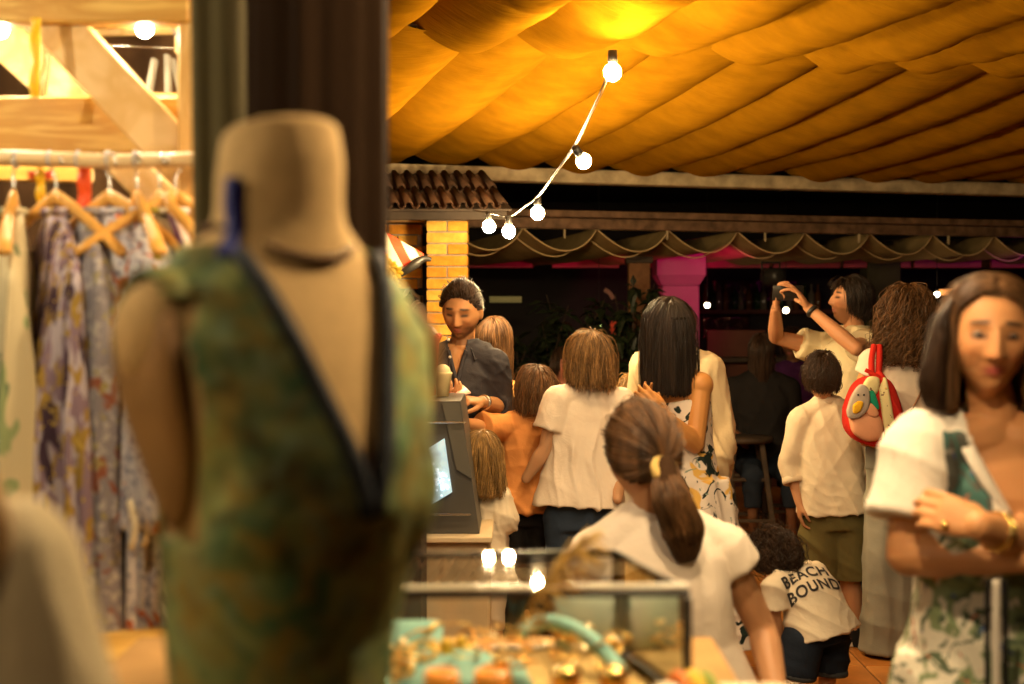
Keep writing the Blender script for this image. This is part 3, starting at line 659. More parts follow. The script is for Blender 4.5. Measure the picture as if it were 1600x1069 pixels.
def stripes(name, c1, c2, sc, rot):
    m = mat(name, c1, .7); N, L = nodes_of(m); b = N['Principled BSDF']; tc = N.new('ShaderNodeTexCoord'); mp = N.new('ShaderNodeMapping'); mp.inputs['Rotation'].default_value = rot; L.new(tc.outputs['Object'], mp.inputs[0])
    w = N.new('ShaderNodeTexWave'); w.inputs['Scale'].default_value = sc; w.inputs['Distortion'].default_value = .3; L.new(mp.outputs[0], w.inputs[0]); r = N.new('ShaderNodeMapRange'); r.inputs['From Min'].default_value = .45; r.inputs['From Max'].default_value = .55; L.new(w.outputs[1], r.inputs[0])
    x = N.new('ShaderNodeMix'); x.data_type = 'RGBA'; x.inputs[6].default_value = (*c1, 1); x.inputs[7].default_value = (*c2, 1); L.new(r.outputs[0], x.inputs[0]); L.new(x.outputs[2], b.inputs['Base Color']); return m
m_pstr = stripes('purple_stripe', (.20, .08, .15), (.72, .58, .5), 14, (0, R(35), 0))
rail = lambda px: P(px, 252, RY)
specs = [ # px, yaw, L, mat, label, half, hemw, thick, sleeve
 (-45, 100, .95, pr_green, 'cream garment with loose green leaves at the far left of the rail', .2, .22, .05, 0, 'dress', 'hanging_dress'),
 (22, 108, .72, pr_green, 'long cream robe with green leaf print beside the purple dress', .2, .21, .032, .0, 'robe', 'hanging_robe'),
 (88, 120, .82, pr_purp, 'long purple and ochre patterned dress hanging in vertical folds', .2, .21, .05, 0, 'dress', 'hanging_dress'),
 (140, 112, .84, pr_grey, 'dark slate patterned dress tucked behind the lilac shirt', .2, .19, .04, 0, 'dress', 'hanging_dress'),
 (172, 128, .60, pr_lil, 'lilac shirt with rust red flowers and a long loose sleeve', .19, .22, .05, .5, 'shirt', 'hanging_shirt'),
 (215, 112, .82, pr_lil, 'second lilac flowered garment reaching lower than the shirt', .19, .15, .03, 0, 'dress', 'hanging_dress'),
 (250, 128, .56, m_cream, 'cream knitted top with fringe hanging near the pine post', .18, .19, .045, .35, 'top', 'knitted_top'),
 (275, 108, .8, m_pstr, 'purple and cream striped dress mostly hidden by the cream top', .17, .17, .03, 0, 'dress', 'hanging_dress'),
 (238, 104, .8, m_olive, 'narrow olive dress hanging behind the striped dress', .15, .12, .02, 0, 'dress', 'hanging_dress')]
for i, (px, yaw, L, m, lab, h, hw, th, slv, cat, nm) in enumerate(specs):
    c = rail(px) + np.array([0, -.004, .0]); garment(c, R(yaw), L, m, lab, h, hw, th, slv, i+3, cat, nm)
    if i not in (3, 8): hanger(c + np.array([0, 0, .016]), R(yaw + [0, -4, 24, 0, 20, 4, 2, -70, 0][i]), ['hanger of the far left garment', 'upright orange wooden hanger holding the cream robe', 'wooden hanger seen broadside above the purple dress', '', 'wooden hanger sloping down over the lilac shirt', 'round topped wooden hanger right of the lilac shirt', 'wooden hanger of the cream knitted top', 'wooden hanger nearest the pine post'][i])
# fringe of the cream top
fr = []; knit = [o for o in scene.objects if o.get('label', '').startswith('cream knitted top')][0]
for i in range(14):
    p = rail(245) + np.array([.02*math.sin(i*2.1), -.2+.028*i*.9, -.64]); fr.append(tube(bez([p, p+[.01, 0, -.05], p+[.0, .01, -.09]], 4), .007, 6))
V, F = join(*fr); o = put('fringe', V, F, m_cream, knit)
# low counter of the stall
V, F = box((P(165, 0, 2.6)[0]-.2, 2.55, P(0, 1030, 2.42)[2]-.02), (.85, .28, .04), bev=.012)
tb = thing('stall_counter', 'pale wooden counter board below the hanging clothes', 'counter', (-.9, 2.55, 0)); put('counter_board', V, F, m_pine, tb, smooth=False)
for x in (-1.25, -.55): V, F = box((x, 2.58, .43), (.06, .06, .86), bev=.004); put('leg', V, F, m_pinev, tb, smooth=False)
V, F = beam(P(110, 1050, 2.46), P(150, 1100, 2.5), .03, .03); put('strut', V, F, m_hang, tb, smooth=False)

# ================================================================== DRAPES
def drape(cx, cyy, rx, ry, z0, z1, folds, depth, m, lab, shear=0.0, seed=1, pinch=0):
    rr = random.Random(seed); ph = rr.uniform(0, 6); rings = []
    for z in np.linspace(z0, z1, 40):
        u = (z-z0)/(z1-z0); e = np.linspace(0, 2*np.pi, 160, endpoint=False); s = 1 - pinch*math.exp(-((u-.45)/.2)**2)
        k = 1 + depth*(np.sin(folds*e+ph+.6*math.sin(3*u)) + .5*np.sin(folds*1.7//1*e+ph*2+u))
        rings.append(np.stack([cx + shear*(u-.5) + np.cos(e)*rx*k*s, cyy + np.sin(e)*ry*k, np.full(160, z)], 1))
    V, F = loft(rings); c = np.array([cx, cyy, 0]); o = put('drape', V-c, F, m); o.location = c; tag(o, lab, 'curtain'); return o
m_gdr = mat('grey_green_drape', (.13, .105, .05), .9, noise=(4, .1), bump=(200, .3), sheen=.2)
m_bdr = mat('dark_brown_drape', (.022, .011, .005), .9, noise=(4, .15), bump=(200, .3), sheen=.15)
c = P(352, 484, 2.15); drape(c[0], 2.15, .045, .07, 0, 2.75, 5, .10, m_gdr, 'grey-green curtain hanging beside the pine post', shear=-.03, seed=2)
c = P(498, 484, 2.06); drape(c[0], 2.06, .098, .085, 0, 2.8, 9, .055, m_bdr, 'dark brown bunched curtain rising behind the dress form', shear=.0, seed=5)
# curtain pole
V, F = tube([(-.75, 2.08, 2.74), (.3, 2.08, 2.74)], .015, 10); o = put('curtain_pole', V-np.array([-.2, 2.08, 2.74]), F, m_darkwood); o.location = (-.2, 2.08, 2.74); tag(o, 'dark pole carrying the two curtains above the dress form', 'pole')

# ================================================================== DRESS FORM
m_linen = mat('linen_form', (.66, .44, .20), .85, noise=(60, .08), bump=(260, .4), sheen=.15)
m_cap = mat('form_arm_plate', (.32, .17, .055), .7, noise=(20, .1), bump=(120, .3))
m_tiedye = printed('green_ochre_tiedye', (.36, .40, .15), [((.10, .20, .10), 14, .42, 2, (1, 1, 1), 1.0), ((.38, .28, .08), 17, .46, 5, (1, 1, 1), 1.0), ((.10, .09, .04), 12, .50, 8, (1, 1, 1), 1.2), ((.26, .36, .22), 26, .52, 1, (1, 1, 1), .8)], rough=.7, soft=.2)
def form(loc, yaw, label, name='dress_form', s=1.0, dressmat=None, full=True, headr=True):
    t = thing(name, label, 'dress form', (loc[0], loc[1], 0)); M = rotz(yaw); o = np.array([loc[0], loc[1], 0.]); top = loc[2]
    # local frame: x right, y back(+)/front(-), z up ; z measured from neck top
    def ring(z, hx, hy, cy_=0, ex=2.3, cx=0, tilt=0, n=40):
        e = np.linspace(0, 2*np.pi, n, endpoint=False); x = np.sign(np.cos(e))*np.abs(np.cos(e))**(2/ex)*hx + cx; y = np.sign(np.sin(e))*np.abs(np.sin(e))**(2/ex)*hy + cy_
        return np.stack([x, y, np.full(n, z) + tilt*y], 1)
    secs = [(0, .052, .054, 0, 2), (-.006, .057, .058, 0, 2), (-.04, .062, .063, 0, 2), (-.078, .0625, .0635, .002, 2), (-.100, .068, .066, .006, 2), (-.116, .092, .07, .008, 2.0), (-.134, .122, .072, .008, 2.1), (-.160, .156, .080, .005, 2.3), (-.205, .180, .092, -.002, 2.4), (-.26, .168, .104, -.010, 2.4), (-.31, .152, .114, -.018, 2.3), (-.36, .141, .116, -.02, 2.2), (-.41, .135, .108, -.014, 2.2), (-.49, .123, .092, -.003, 2.2), (-.56, .115, .085, 0, 2.2), (-.64, .130, .095, 0, 2.2), (-.72, .155, .112, .005, 2.3), (-.80, .172, .12, .005, 2.3), (-.86, .170, .115, .005, 2.3)]
    secs = [(z, a*(1 if z > -.12 else .85), b, c_, ex) for z, a, b, c_, ex in secs]
    rg = [ring(z*s, a*s, b*s, c_*s, ex, tilt=(-.16 if z > -.11 else 0)) for z, a, b, c_, ex in secs]
    prims = [loft(rg)]
    for sx in (-1, 1): prims.append(ell((sx*.058*s, -.088*s, -.345*s), (.055*s, .034*s, .07*s))); prims.append(ell((sx*(.138 if sx < 0 else .122)*s, .0, -.20*s), (.035*s, .046*s, .05*s)))
    prims = [((v @ M.T) + o + np.array([0, 0, top]), f) for v, f in prims]
    me = union(prims, .006, 6, t); body = put_mesh('torso', me, m_linen, t)
    for sx in (-1, 1):
        e = np.linspace(0, 2*np.pi, 40, endpoint=False); rings = []
        for q_, k in ((0, .96), (.010, 1), (.016, .9), (.018, .5)):
            z = np.sin(e)*.108*k - .272; y = np.cos(e)*(.050 + .012*np.sin(e))*k - .012; hxz = np.interp(z, [q[0] for q in secs][::-1], [q[1] for q in secs][::-1]); x = sx*(np.minimum(hxz, .150) - .004 + q_)
            rings.append(np.stack([x, y, z], 1)*s @ M.T + o + np.array([0, 0, top]))
        V, F = loft(rings); put('arm_plate', V, F, m_cap, t)
    V, F = lathe([(.047*s, 0), (.044*s, .004), (.02, .009), (.0, .012)], (loc[0], loc[1], top-.006), 28); put('neck_cap', V, F, m_linen, t)
    V, F = tube([o + [0, 0, top-.85*s], o + [0, 0, .05]], .016, 12); put('pole', V, F, m_darkwood, t)
    for k in range(3):
        a = R(20+120*k); V, F = tube(bez([o + [0, 0, .22], o + [math.cos(a)*.12, math.sin(a)*.12, .14], o + [math.cos(a)*.24, math.sin(a)*.24, .016]], 5), .014, 8); put('leg', V, F, m_darkwood, t)
    return t, secs, M, o, top, ring
FY = 1.5; fc = P(438, 484, FY); ftop = P(0, 200, FY)[2]
fm, secs, FM, fo, ft, ring = form((fc[0], FY, ftop), R(44), 'linen dress form in the foreground wearing a teal and ochre dress', s=1.08)
# the dress it wears: an open shell around the torso, lifted off it, with a V neck and armholes
s = 1.08; dr = thing('sleeveless_dress', 'teal and ochre tie-dyed sleeveless dress on the large dress form', 'dress', (fc[0], FY, 0))
rg = [ring(z*s, a*s+.008, b*s+.008, c_*s, ex) for z, a, b, c_, ex in secs[5:]]
low = [(-.95, .172, .14), (-1.05, .185, .16), (-1.15, .195, .175)]
rg += [ring(z*s, a*s, b*s, 0, 2.2) for z, a, b in low]
pr = [loft(rg)]
for sx in (-1, 1): pr.append(ell((sx*.058*s, -.088*s, -.345*s), (.064*s, .042*s, .08*s))); pr.append(ell((sx*(.134 if sx < 0 else .112)*s, .0, -.185*s), (.04*s, .052*s, .05*s)))
pr = [((v @ FM.T) + fo + np.array([0, 0, ft]), f) for v, f in pr]
me = union(pr, .006, 5, dr)
ZZ = [q[0] for q in secs][::-1]; XX = [q[1] for q in secs][::-1]
def keepdress(c, n):
    L = (c - (fo + np.array([0, 0, ft]) - base(dr))) @ FM / s      # back into the form's own frame
    x, y, z = L[:, 0], L[:, 1], L[:, 2]
    vneck = (y < .02) & (np.abs(x) < np.interp(z, [-.355, -.12], [0.0, .080])) & (z > -.355)
    topn = (z > -.132) & (np.abs(x) < .078)
    arm = (np.abs(x) > .70*np.interp(z, ZZ, XX)) & (z < -.165) & (z > -.385) & (np.abs(y + .01) < .064 - .22*np.abs(z+.265))
    shoulderout = (np.abs(x) > .152) & (z > -.225)
    return ~(vneck | topn | arm | shoulderout | (z < -1.14))
cut(me, keepdress)
co = getco(me); no = getno(me); co += no*(fold(co, FM @ np.array([1, .2, .1]), 38, 3)*.004*np.clip((ft-.4-co[:, 2])*3, .2, 1.6))[:, None]; setco(me, co)
o = put_mesh('dress_cloth', me, m_tiedye, dr); md = o.modifiers.new('thickness', 'SOLIDIFY'); md.thickness = .002
def onform(x, y, z): return (FM @ np.array([x, y, z]))*s + fo + np.array([0, 0, ft])
def frontpt(x, z, lift=.012):       # point on the front of the form
    zz = [q[0] for q in secs][::-1]; hx = np.interp(z, zz, [q[1] for q in secs][::-1]); hy = np.interp(z, zz, [q[2] for q in secs][::-1]); cyy = np.interp(z, zz, [q[3] for q in secs][::-1])
    y = cyy - hy*(max(0, 1-abs(x/hx)**2.4))**(1/2.4)
    bust = max([math.sqrt(max(0, 1-((x-sx*.07)/.066)**2-((z+.335)/.066)**2))*.046+.095 for sx in (-1, 1)]) if min(abs(x-.07), abs(x+.07)) < .066 and abs(z+.335) < .066 else 0
    return onform(x, min(y, -bust) - lift, z)
m_trim = mat('navy_trim', (.02, .025, .035), .6, noise=(80, .4), bump=(150, .6))
for sx in (-1, 1):
    zs_ = np.linspace(-.125, -.365, 16); pts = [frontpt(sx*np.interp(z, [-.355, -.12], [0.004, .082]), z, .010) for z in zs_]
    V, F = tube(pts, .0095, 8); put('neck_trim', V, F, m_trim, dr)
# bead necklace round the neck
m_bead = mat('dark_bead', (.12, .06, .03), .25)
nk = thing('bead_necklace', 'dark bead necklace round the neck of the large dress form', 'necklace', tuple(onform(0, 0, -.13)))
bs = []
for a in np.linspace(0, 2*np.pi, 64, endpoint=False):
    zf = -.100 - .030*max(0, -math.sin(a))**1.5; bs.append(ell(onform(math.cos(a)*.071, math.sin(a)*.074+.006, zf), (.0052,)*3, nu=8, nv=6))
V, F = join(*bs); o = put('beads', V, F, m_bead, nk)
# blue tag / tape at the neck side
pts = [onform(-.066, -.02, -.055), onform(-.069, -.022, -.08), onform(-.072, -.03, -.105), onform(-.090, -.04, -.13)]
V, F = tube(bez(pts, 6), .009, 8); c0 = np.mean(V, 0); o = put('blue_tape', V-c0, F, mat('blue_tape', (.012, .02, .22), .5)); o.location = c0; tag(o, 'dark blue tape hanging down the left side of the form neck', 'tape')
# second form at the far left, cream garment
c2 = P(-290, 484, 1.15)
f2, s_, M2, o2, t2, _ = form((c2[0], 1.15, P(0, 450, 1.15)[2]), R(15), 'second dress form cut off by the left edge of the frame', s=.95)
d2 = thing('cream_blouse', 'thick cream blouse draped on the dress form at the far left', 'blouse', (c2[0], 1.15, 0))
rg = [ring(z*.95, a*.95+.012, b*.95+.012, c_*.95, ex) for z, a, b, c_, ex in s_[5:]]
pr = [loft(rg)] + [chain([(sx*.155, 0, -.235), (sx*.165, -.01, -.35), (sx*.17, -.02, -.62)], (.06, .075, .085)) for sx in (-1, 1)]
pr = [((v @ M2.T) + o2 + np.array([0, 0, t2]), f) for v, f in pr]
me = union(pr, .007, 5, d2); co = getco(me); no = getno(me); co += no*(fold(co, (1, .3, .3), 30, 9)*.007)[:, None]; setco(me, co); put_mesh('blouse_cloth', me, mat('oatmeal_cloth', (.80, .66, .42), .85, noise=(8, .1), bump=(160, .5), sheen=.3), d2)

# ================================================================== JEWELLERY CASE ON ITS TABLE
m_glass = mat('clear_glass', (1, 1, 1), .0, trans=1, ior=1.25, spec=.5)
def paneglass(name):
    m = bpy.data.materials.new(name); m.use_nodes = True; N, L = nodes_of(m); N.remove(N['Principled BSDF'])
    g = N.new('ShaderNodeBsdfGlossy'); g.inputs['Roughness'].default_value = .02; g.inputs['Color'].default_value = (1, 1, 1, 1); t = N.new('ShaderNodeBsdfTransparent'); t.inputs[0].default_value = (.95, .96, .95, 1)
    f = N.new('ShaderNodeFresnel'); f.inputs[0].default_value = 1.5; x = N.new('ShaderNodeMixShader'); L.new(f.outputs[0], x.inputs[0]); L.new(t.outputs[0], x.inputs[1]); L.new(g.outputs[0], x.inputs[2]); L.new(x.outputs[0], N['Material Output'].inputs[0]); return m
m_pane = paneglass('window_glass')
tbl = thing('market_table', 'waist high table under the jewellery display case', 'table', (0, 2.2, 0))
m_tablecl = mat('table_cloth', (.45, .26, .10), .85, noise=(5, .2))
V, F = box((-.15, 2.2, .965), (1.0, .56, .03), bev=.004); put('table_top', V, F, m_tablecl, tbl, smooth=False)
for x in (-.6, .3):
    for y in (1.97, 2.42): V, F = box((x, y, .475), (.05, .05, .95)); put('leg', V, F, m_darkwood, tbl, smooth=False)
cs = thing('display_case', 'black framed glass jewellery case with a reflecting glass top', 'display case', (-.1, 2.2, .98))
A = {'fr': np.array([.250, 2.03]), 'br': np.array([.172, 2.36]), 'fl': np.array([-.30, 2.01]), 'bl': np.array([-.36, 2.33])}
zb, zt_ = .985, 1.15
def e3(k, z): return np.array([A[k][0], A[k][1], z])
m_frame = mat('black_frame', (.018, .014, .012), .35)
for (k1, k2) in (('fl', 'fr'), ('fr', 'br'), ('br', 'bl'), ('bl', 'fl')):
    for z in (zb+.004, zt_-.004):
        w_ = .010 if z > 1.1 else .008
        V, F = beam(e3(k1, z), e3(k2, z), w_, w_, .001); put('frame_bar', V, F, m_frame, cs, smooth=False)
    V, F = beam(e3(k1, zb+.009), e3(k1, zt_-.010), .0125, .0125, .001); put('frame_bar', V, F, m_frame, cs, smooth=False)
    a_, b_2 = e3(k1, zb+.009), e3(k2, zb+.009); c_, d_ = e3(k2, zt_-.0085), e3(k1, zt_-.0085); put('side_pane', [a_, b_2, c_, d_], [(0, 1, 2, 3)], m_pane, cs, smooth=False)
V, F = beam(e3('fl', zt_+.006), e3('fr', zt_+.006), .006, .006, .001); put('edge_highlight', V, F, mat('highlight_cream', (.85, .82, .65), .2), cs, smooth=False)  # pale strip added as a painted highlight along the front glass edge
gt = [e3('fl', zt_+.0015), e3('fr', zt_+.0015), e3('br', zt_+.0015), e3('bl', zt_+.0015)]
put('top_pane', gt, [(0, 1, 2, 3)], m_pane, cs, smooth=False)
cx_ = [e3(k, .984) for k in ('fl', 'fr', 'br', 'bl')]; V, F = loft([[p for p in cx_], [p + np.array([0, 0, .004]) for p in cx_]]); put('case_floor', V, F, mat('case_felt', (.74, .50, .2), .9), cs, smooth=False)
m_turq = mat('turquoise_velvet', (.32, .58, .50), .8, noise=(30, .1), sheen=.4)
def pad(x, y, w, d, z, lab, rz=0, tilt=0, m=m_turq):
    o = put('display_pad', *loft([ring_(x_, w, d) for x_ in (0,)]) if False else box((0, 0, 0), (w, d, .022), bev=.007), m); o.location = (x, y, z); o.rotation_euler = (tilt, 0, rz); tag(o, lab, 'display pad'); return o
pad(-.235, 2.12, .11, .15, 1.012, 'square turquoise pad at the left end of the jewellery case', .1, .25)
pad(-.10, 2.10, .13, .13, 1.010, 'turquoise pad near the middle of the jewellery case', -.1, .25)
pad(-.16, 2.26, .10, .07, 1.03, 'turquoise block at the back left of the jewellery case', 0, .5)
pad(-.01, 2.09, .07, .10, 1.008, 'small turquoise pad at the front middle of the case', .2, .2)
# curved turquoise bolster
V, F = tube(bez([(.01, 2.27, 1.035), (.06, 2.28, 1.05), (.12, 2.2, 1.042), (.165, 2.10, 1.01)], 8), [.016]*8*3+[.012], 12) if False else tube(bez([(.01, 2.27, 1.035), (.06, 2.28, 1.05), (.12, 2.2, 1.042), (.165, 2.10, 1.01)], 8), .012, 12)
c0 = np.mean(V, 0); o = put('velvet_bolster', V-c0, F, m_turq); o.location = c0; tag(o, 'curved turquoise velvet bolster sloping across the right of the case', 'display pad')
V, F = box((0, 0, 0), (.11, .012, .10), bev=.003); o = put('mint_card', V, F, mat('mint_card', (.55, .62, .5), .7)); o.location = (.125, 2.33, 1.04); tag(o, 'pale mint card standing at the back right of the case', 'card')
# gold pieces
jr = random.Random(11); m_gold = [mat('satin_gold', (1, .66, .2), .38, metallic=1), mat('bronze_metal', (.85, .42, .08), .4, metallic=1), mat('pale_gold', (1, .82, .5), .35, metallic=1)]
def jewel(kind, x, y, z, lab, k, grp=None):
    c = np.array([x, y, z]); M = rotz(jr.uniform(0, 3)) @ rotx(jr.uniform(-.9, .9)); m = m_gold[k % 3]
    if kind == 'bangle': V, F = torus((0, 0, 0), jr.uniform(.012, .024), jr.uniform(.0018, .0036), M, 26, 8)
    elif kind == 'ring': V, F = join(torus((0, 0, 0), .009, .0016, M, 18, 6), ell(M @ np.array([.010, 0, 0]), (.004, .004, .003), nu=8, nv=6))
    elif kind == 'pendant': V, F = join(ell((0, 0, 0), (.011, .009, .004), M, 12, 8), torus(M @ np.array([.013, 0, 0]), .003, .0008, M, 10, 5))
    else:
        pts = [M @ np.array([math.cos(a)*.035, math.sin(a)*.02, .004*math.sin(3*a)]) for a in np.linspace(0, 5.6, 26)]; V, F = join(*[torus(p, .003, .0009, rotz(i*1.3) @ rotx(i*.8), 8, 4) for i, p in enumerate(pts)])
    o = put({'bangle': 'bangle', 'ring': 'finger_ring', 'pendant': 'pendant', 'chain': 'gold_chain'}[kind], V, F, m); o.location = c
    where = ('at the left end' if x < -.17 else 'left of the middle' if x < -.07 else 'in the middle' if x < .03 else 'right of the middle' if x < .11 else 'at the right end') + (' front' if y < 2.10 else ' back' if y > 2.2 else '')
    lab = lab.replace('among the jewellery in the glass case', where + ' of the glass case'); grp = kind + 's ' + where + ' of the glass case'
    tag(o, lab, {'bangle': 'bangle', 'ring': 'ring', 'pendant': 'pendant', 'chain': 'necklace'}[kind], grp or kind + 's in the glass case'); return o
for i in range(64):
    kind = ['bangle', 'ring', 'pendant', 'chain', 'bangle', 'pendant'][i % 6]; x = jr.uniform(-.27, .17); y = jr.uniform(2.04, 2.30)
    jewel(kind, x, y, jr.uniform(1.024, 1.040), {'bangle': 'thin gold bangle among the jewellery in the glass case', 'ring': 'tiny gold ring among the jewellery in the glass case', 'pendant': 'small gold pendant among the jewellery in the glass case', 'chain': 'fine gold chain among the jewellery in the glass case'}[kind], i)
# bracelet stand in front of the case with its two bangles
bst = thing('bracelet_cushion', 'padded white bracelet roll in front of the case corner', 'bracelet stand', (.21, 1.9, .98))
V, F = cone((.195, 1.80, 1.045), (.36, 1.84, 1.03), .032, .034, 20); put('roll', V, F, mat('ivory_pad', (.78, .66, .48), .8, bump=(60, .3)), bst)
V, F = box((.27, 1.84, .992), (.12, .05, .02), bev=.004); put('roll_base', V, F, m_darkwood, bst, smooth=False)
V, F = beam((.27, 1.83, 1.0), (.27, 1.83, 1.03), .02, .02); put('roll_post', V, F, m_darkwood, bst, smooth=False)
for i, (cc_, xx) in enumerate((((.85, .2, .02), .0), ((.85, .55, .03), .016), ((.25, .33, .05), .032))):
    V, F = torus((.215+xx, 1.805+xx*.24, 1.045), .038, .0085, rotz(.24) @ roty(R(90)), 30, 8); c0 = np.mean(V, 0); o = put('beaded_bracelet', V-c0, F, mat('bracelet_%d' % i, cc_, .4, bump=(200, .6))); o.location = c0
    tag(o, ['orange-red beaded bracelet at the left end of the white roll', 'mustard beaded bracelet in the middle of the white roll', 'olive beaded bracelet furthest right on the white roll'][i], 'bracelet')
V, F = box((.27, 1.84, .975), (.34, .24, .014), bev=.003); tray = put('wooden_tray', V-np.array([.27, 1.84, .975]), F, m_pine, smooth=False); tray.location = (.27, 1.84, .975); tag(tray, 'small wooden tray under the white bracelet roll', 'tray')
V, F = box((.27, 1.84, .484), (.3, .2, .966), bev=.004); o = put('plinth', V-np.array([.27, 1.84, 0]), F, m_tablecl, smooth=False); o.location = (.27, 1.84, 0); tag(o, 'brown cloth covered plinth carrying the bracelet tray', 'plinth')
# little orange jars in front of the case, yellow blocks at its left
m_or = mat('amber_jar', (.85, .33, .05), .3, noise=(20, .2)); m_yb = mat('yellow_block', (.9, .55, .05), .5)
V, F = box((-.09, 1.80, .98), (.46, .16, .02), bev=.004); o = put('front_shelf', V-np.array([-.09, 1.8, .98]), F, m_pine, smooth=False); o.location = (-.09, 1.8, .98); tag(o, 'narrow pine shelf before the jewellery case', 'shelf')
V, F = box((0, 0, -.49), (.44, .14, .96), bev=.004); o = put('plinth', V, F, m_tablecl, smooth=False); o.location = (-.09, 1.8, .975-.006); tag(o, 'long brown plinth below the narrow pine shelf', 'plinth')
for i, (px, lab) in enumerate(((690, 'amber candle jar close to the dress form'), (768, 'amber candle jar second from the dress form'), (885, 'amber candle jar in the middle of the front shelf'), (960, 'amber candle jar nearest the white bracelet roll'))):
    c = P(px, 484, 1.79); r_ = .021 if i < 2 else .017
    t = thing('candle_jar', lab, 'jar', (c[0], 1.79, .99), 0, 'amber jars on the front shelf')
    V, F = lathe([(r_, 0), (r_*1.04, .004), (r_*1.04, .10), (r_*.9, .105), (r_*.86, .10), (0, .09)], (c[0], 1.79, .991), 20); put('glass_body', V, F, m_or, t)
    if i >= 2: V, F = lathe([(r_*1.1, .088), (r_*1.1, .108), (0, .11)], (c[0], 1.79, .991), 20); put('lid', V, F, m_brassmetal, t)
for i, (px, py, w_) in enumerate(((700, 985, .018), (722, 990, .014), (690, 1012, .05))):
    c = P(px, py, 2.2); V, F = box((0, 0, 0), (w_, .02, .03 if i < 2 else .012), bev=.003); o = put('yellow_box', V, F, m_yb, smooth=False); o.location = (c[0], 2.15+.02*i, 1.027+.01*(i < 2)); tag(o, ['small upright yellow box at the left of the jewellery case', 'narrow yellow box beside the upright one', 'flat yellow box lying in the jewellery case'][i], 'box')
# dried golden plume standing in a slim vase on the case side
vz = thing('dried_plume', 'blurred golden dried plume leaning over the jewellery case', 'dried plant', (.02, 1.9, .99))
c = np.array([-.015, 1.93, .992]); V, F = lathe([(.016, 0), (.02, .01), (.018, .05), (.010, .08), (.012, .085)], c, 16); put('vase', V, F, m_brassmetal, vz)
pls = []; tip = P(925, 850, 1.9)
for i in range(150):
    u = jr.uniform(.15, 1); b0 = c + np.array([0, 0, .08]); b1 = b0*(1-u) + tip*u + np.array([0, 0, .03*math.sin(u*3)]); sp = .012 + .035*math.sin(min(1, u)*2.6)
    d = np.array([jr.uniform(.2, 1), jr.gauss(0, .5), jr.uniform(-.6, .9)]); pls.append(tube([b1, b1 + nrm(d)*sp*.6, b1 + nrm(d)*sp + [0, 0, -.006]], [.0012, .0018, .0006], 4))
V, F = join(*pls[::2]); o = put('plume', V, F, mat('dried_grass', (.62, .40, .10), .7, noise=(30, .2)), vz); o['kind'] = 'stuff'
V, F = tube(bez([c + [0, 0, .05], (c+tip)/2 + [0, 0, .03], tip], 6), .0018, 6); put('stalk', V, F, MATS['dried_grass'], vz)

# ================================================================== SERVING COUNTER with its slanted dark display
CY = 5.15
ct = thing('serving_counter', 'cream counter carrying the slanted dark glass display', 'counter', (-.7, CY+.3, 0))
m_cc = mat('cream_counter', (.66, .50, .30), .7, noise=(4, .12), bump=(30, .2))
x1 = P(765, 0, CY)[0]; V, F = box((x1-.55, CY+.33, .36), (1.1, .66, .70), bev=.008); put('counter_body', V, F, m_cc, ct, smooth=False)
V, F = box((x1-.56, CY+.32, .722), (1.14, .72, .022), bev=.004); put('counter_top', V, F, m_cc, ct, smooth=False)
dc = thing('slanted_display', 'dark grey slanted display cabinet with a lit window on the cream counter', 'display cabinet', (-.6, CY+.1, .73))
m_dk = mat('charcoal_panel', (.075, .068, .058), .45, noise=(3, .15)); x0 = P(560, 0, CY)[0]
prof = [(P(722, 628, CY), P(750, 838, CY))]
zT = P(0, 628, CY)[2]; zB = P(0, 836, CY)[2]; xT = P(719, 0, CY)[0]; xB = P(749, 0, CY)[0]
def slab(pts, y0, y1): return loft([[np.array([p[0], y0, p[1]]) for p in pts], [np.array([p[0], y1, p[1]]) for p in pts]])
V, F = slab([(x0, zT), (xT, zT), (xB, zB), (x0, zB)], CY+.03, CY+.55); put('cabinet_shell', V, F, m_dk, dc, smooth=False)
V, F = slab([(P(640, 0, CY)[0], P(0, 800, CY)[2]), (P(675, 0, CY)[0], P(0, 789, CY)[2]), (P(706, 0, CY)[0], P(0, 770, CY)[2]), (P(694, 0, CY)[0], P(0, 686, CY)[2]), (P(640, 0, CY)[0], P(0, 720, CY)[2])], CY+.012, CY+.029)
put('lit_window', V, F, mat('ice_glow', (.55, .75, .8), .3, noise=(25, .4), emit=((.55, .85, 1), .42)), dc, smooth=False)
jj = []
for i in range(46):
    px = 665+jr.uniform(0, 38); py = 742+jr.gauss(0, 9) + (px-665)*.35; c = P(px, py, CY+.006); jj.append(ell(c, (.006*jr.uniform(.5, 1.2),)*3, nu=6, nv=5))
V, F = join(*jj); o = put('ice_chips', V, F, mat('lit_ice', (.8, .9, 1), .2, emit=((.7, .88, 1), 1.3)), dc); o['kind'] = 'stuff'  # chips glow themselves, standing in for cool light inside the cabinet
for py, xa in ((660, 735), (804, 742)):
    V, F = beam(P(560, py, CY+.0), P(xa-6, py, CY+.0), .006, .006, .001); put('edge_strip', V, F, m_silver, dc, smooth=False)
V, F = slab([(P(690, 0, CY)[0], zT-.004), (xT-.004, zT-.004), (P(738, 0, CY)[0], P(0, 750, CY)[2]), (P(713, 0, CY)[0], P(0, 735, CY)[2])], CY+.02, CY+.0295); put('glass_flap', V, F, mat('smoked_glass', (.13, .12, .10), .15, spec=.6), dc, smooth=False)
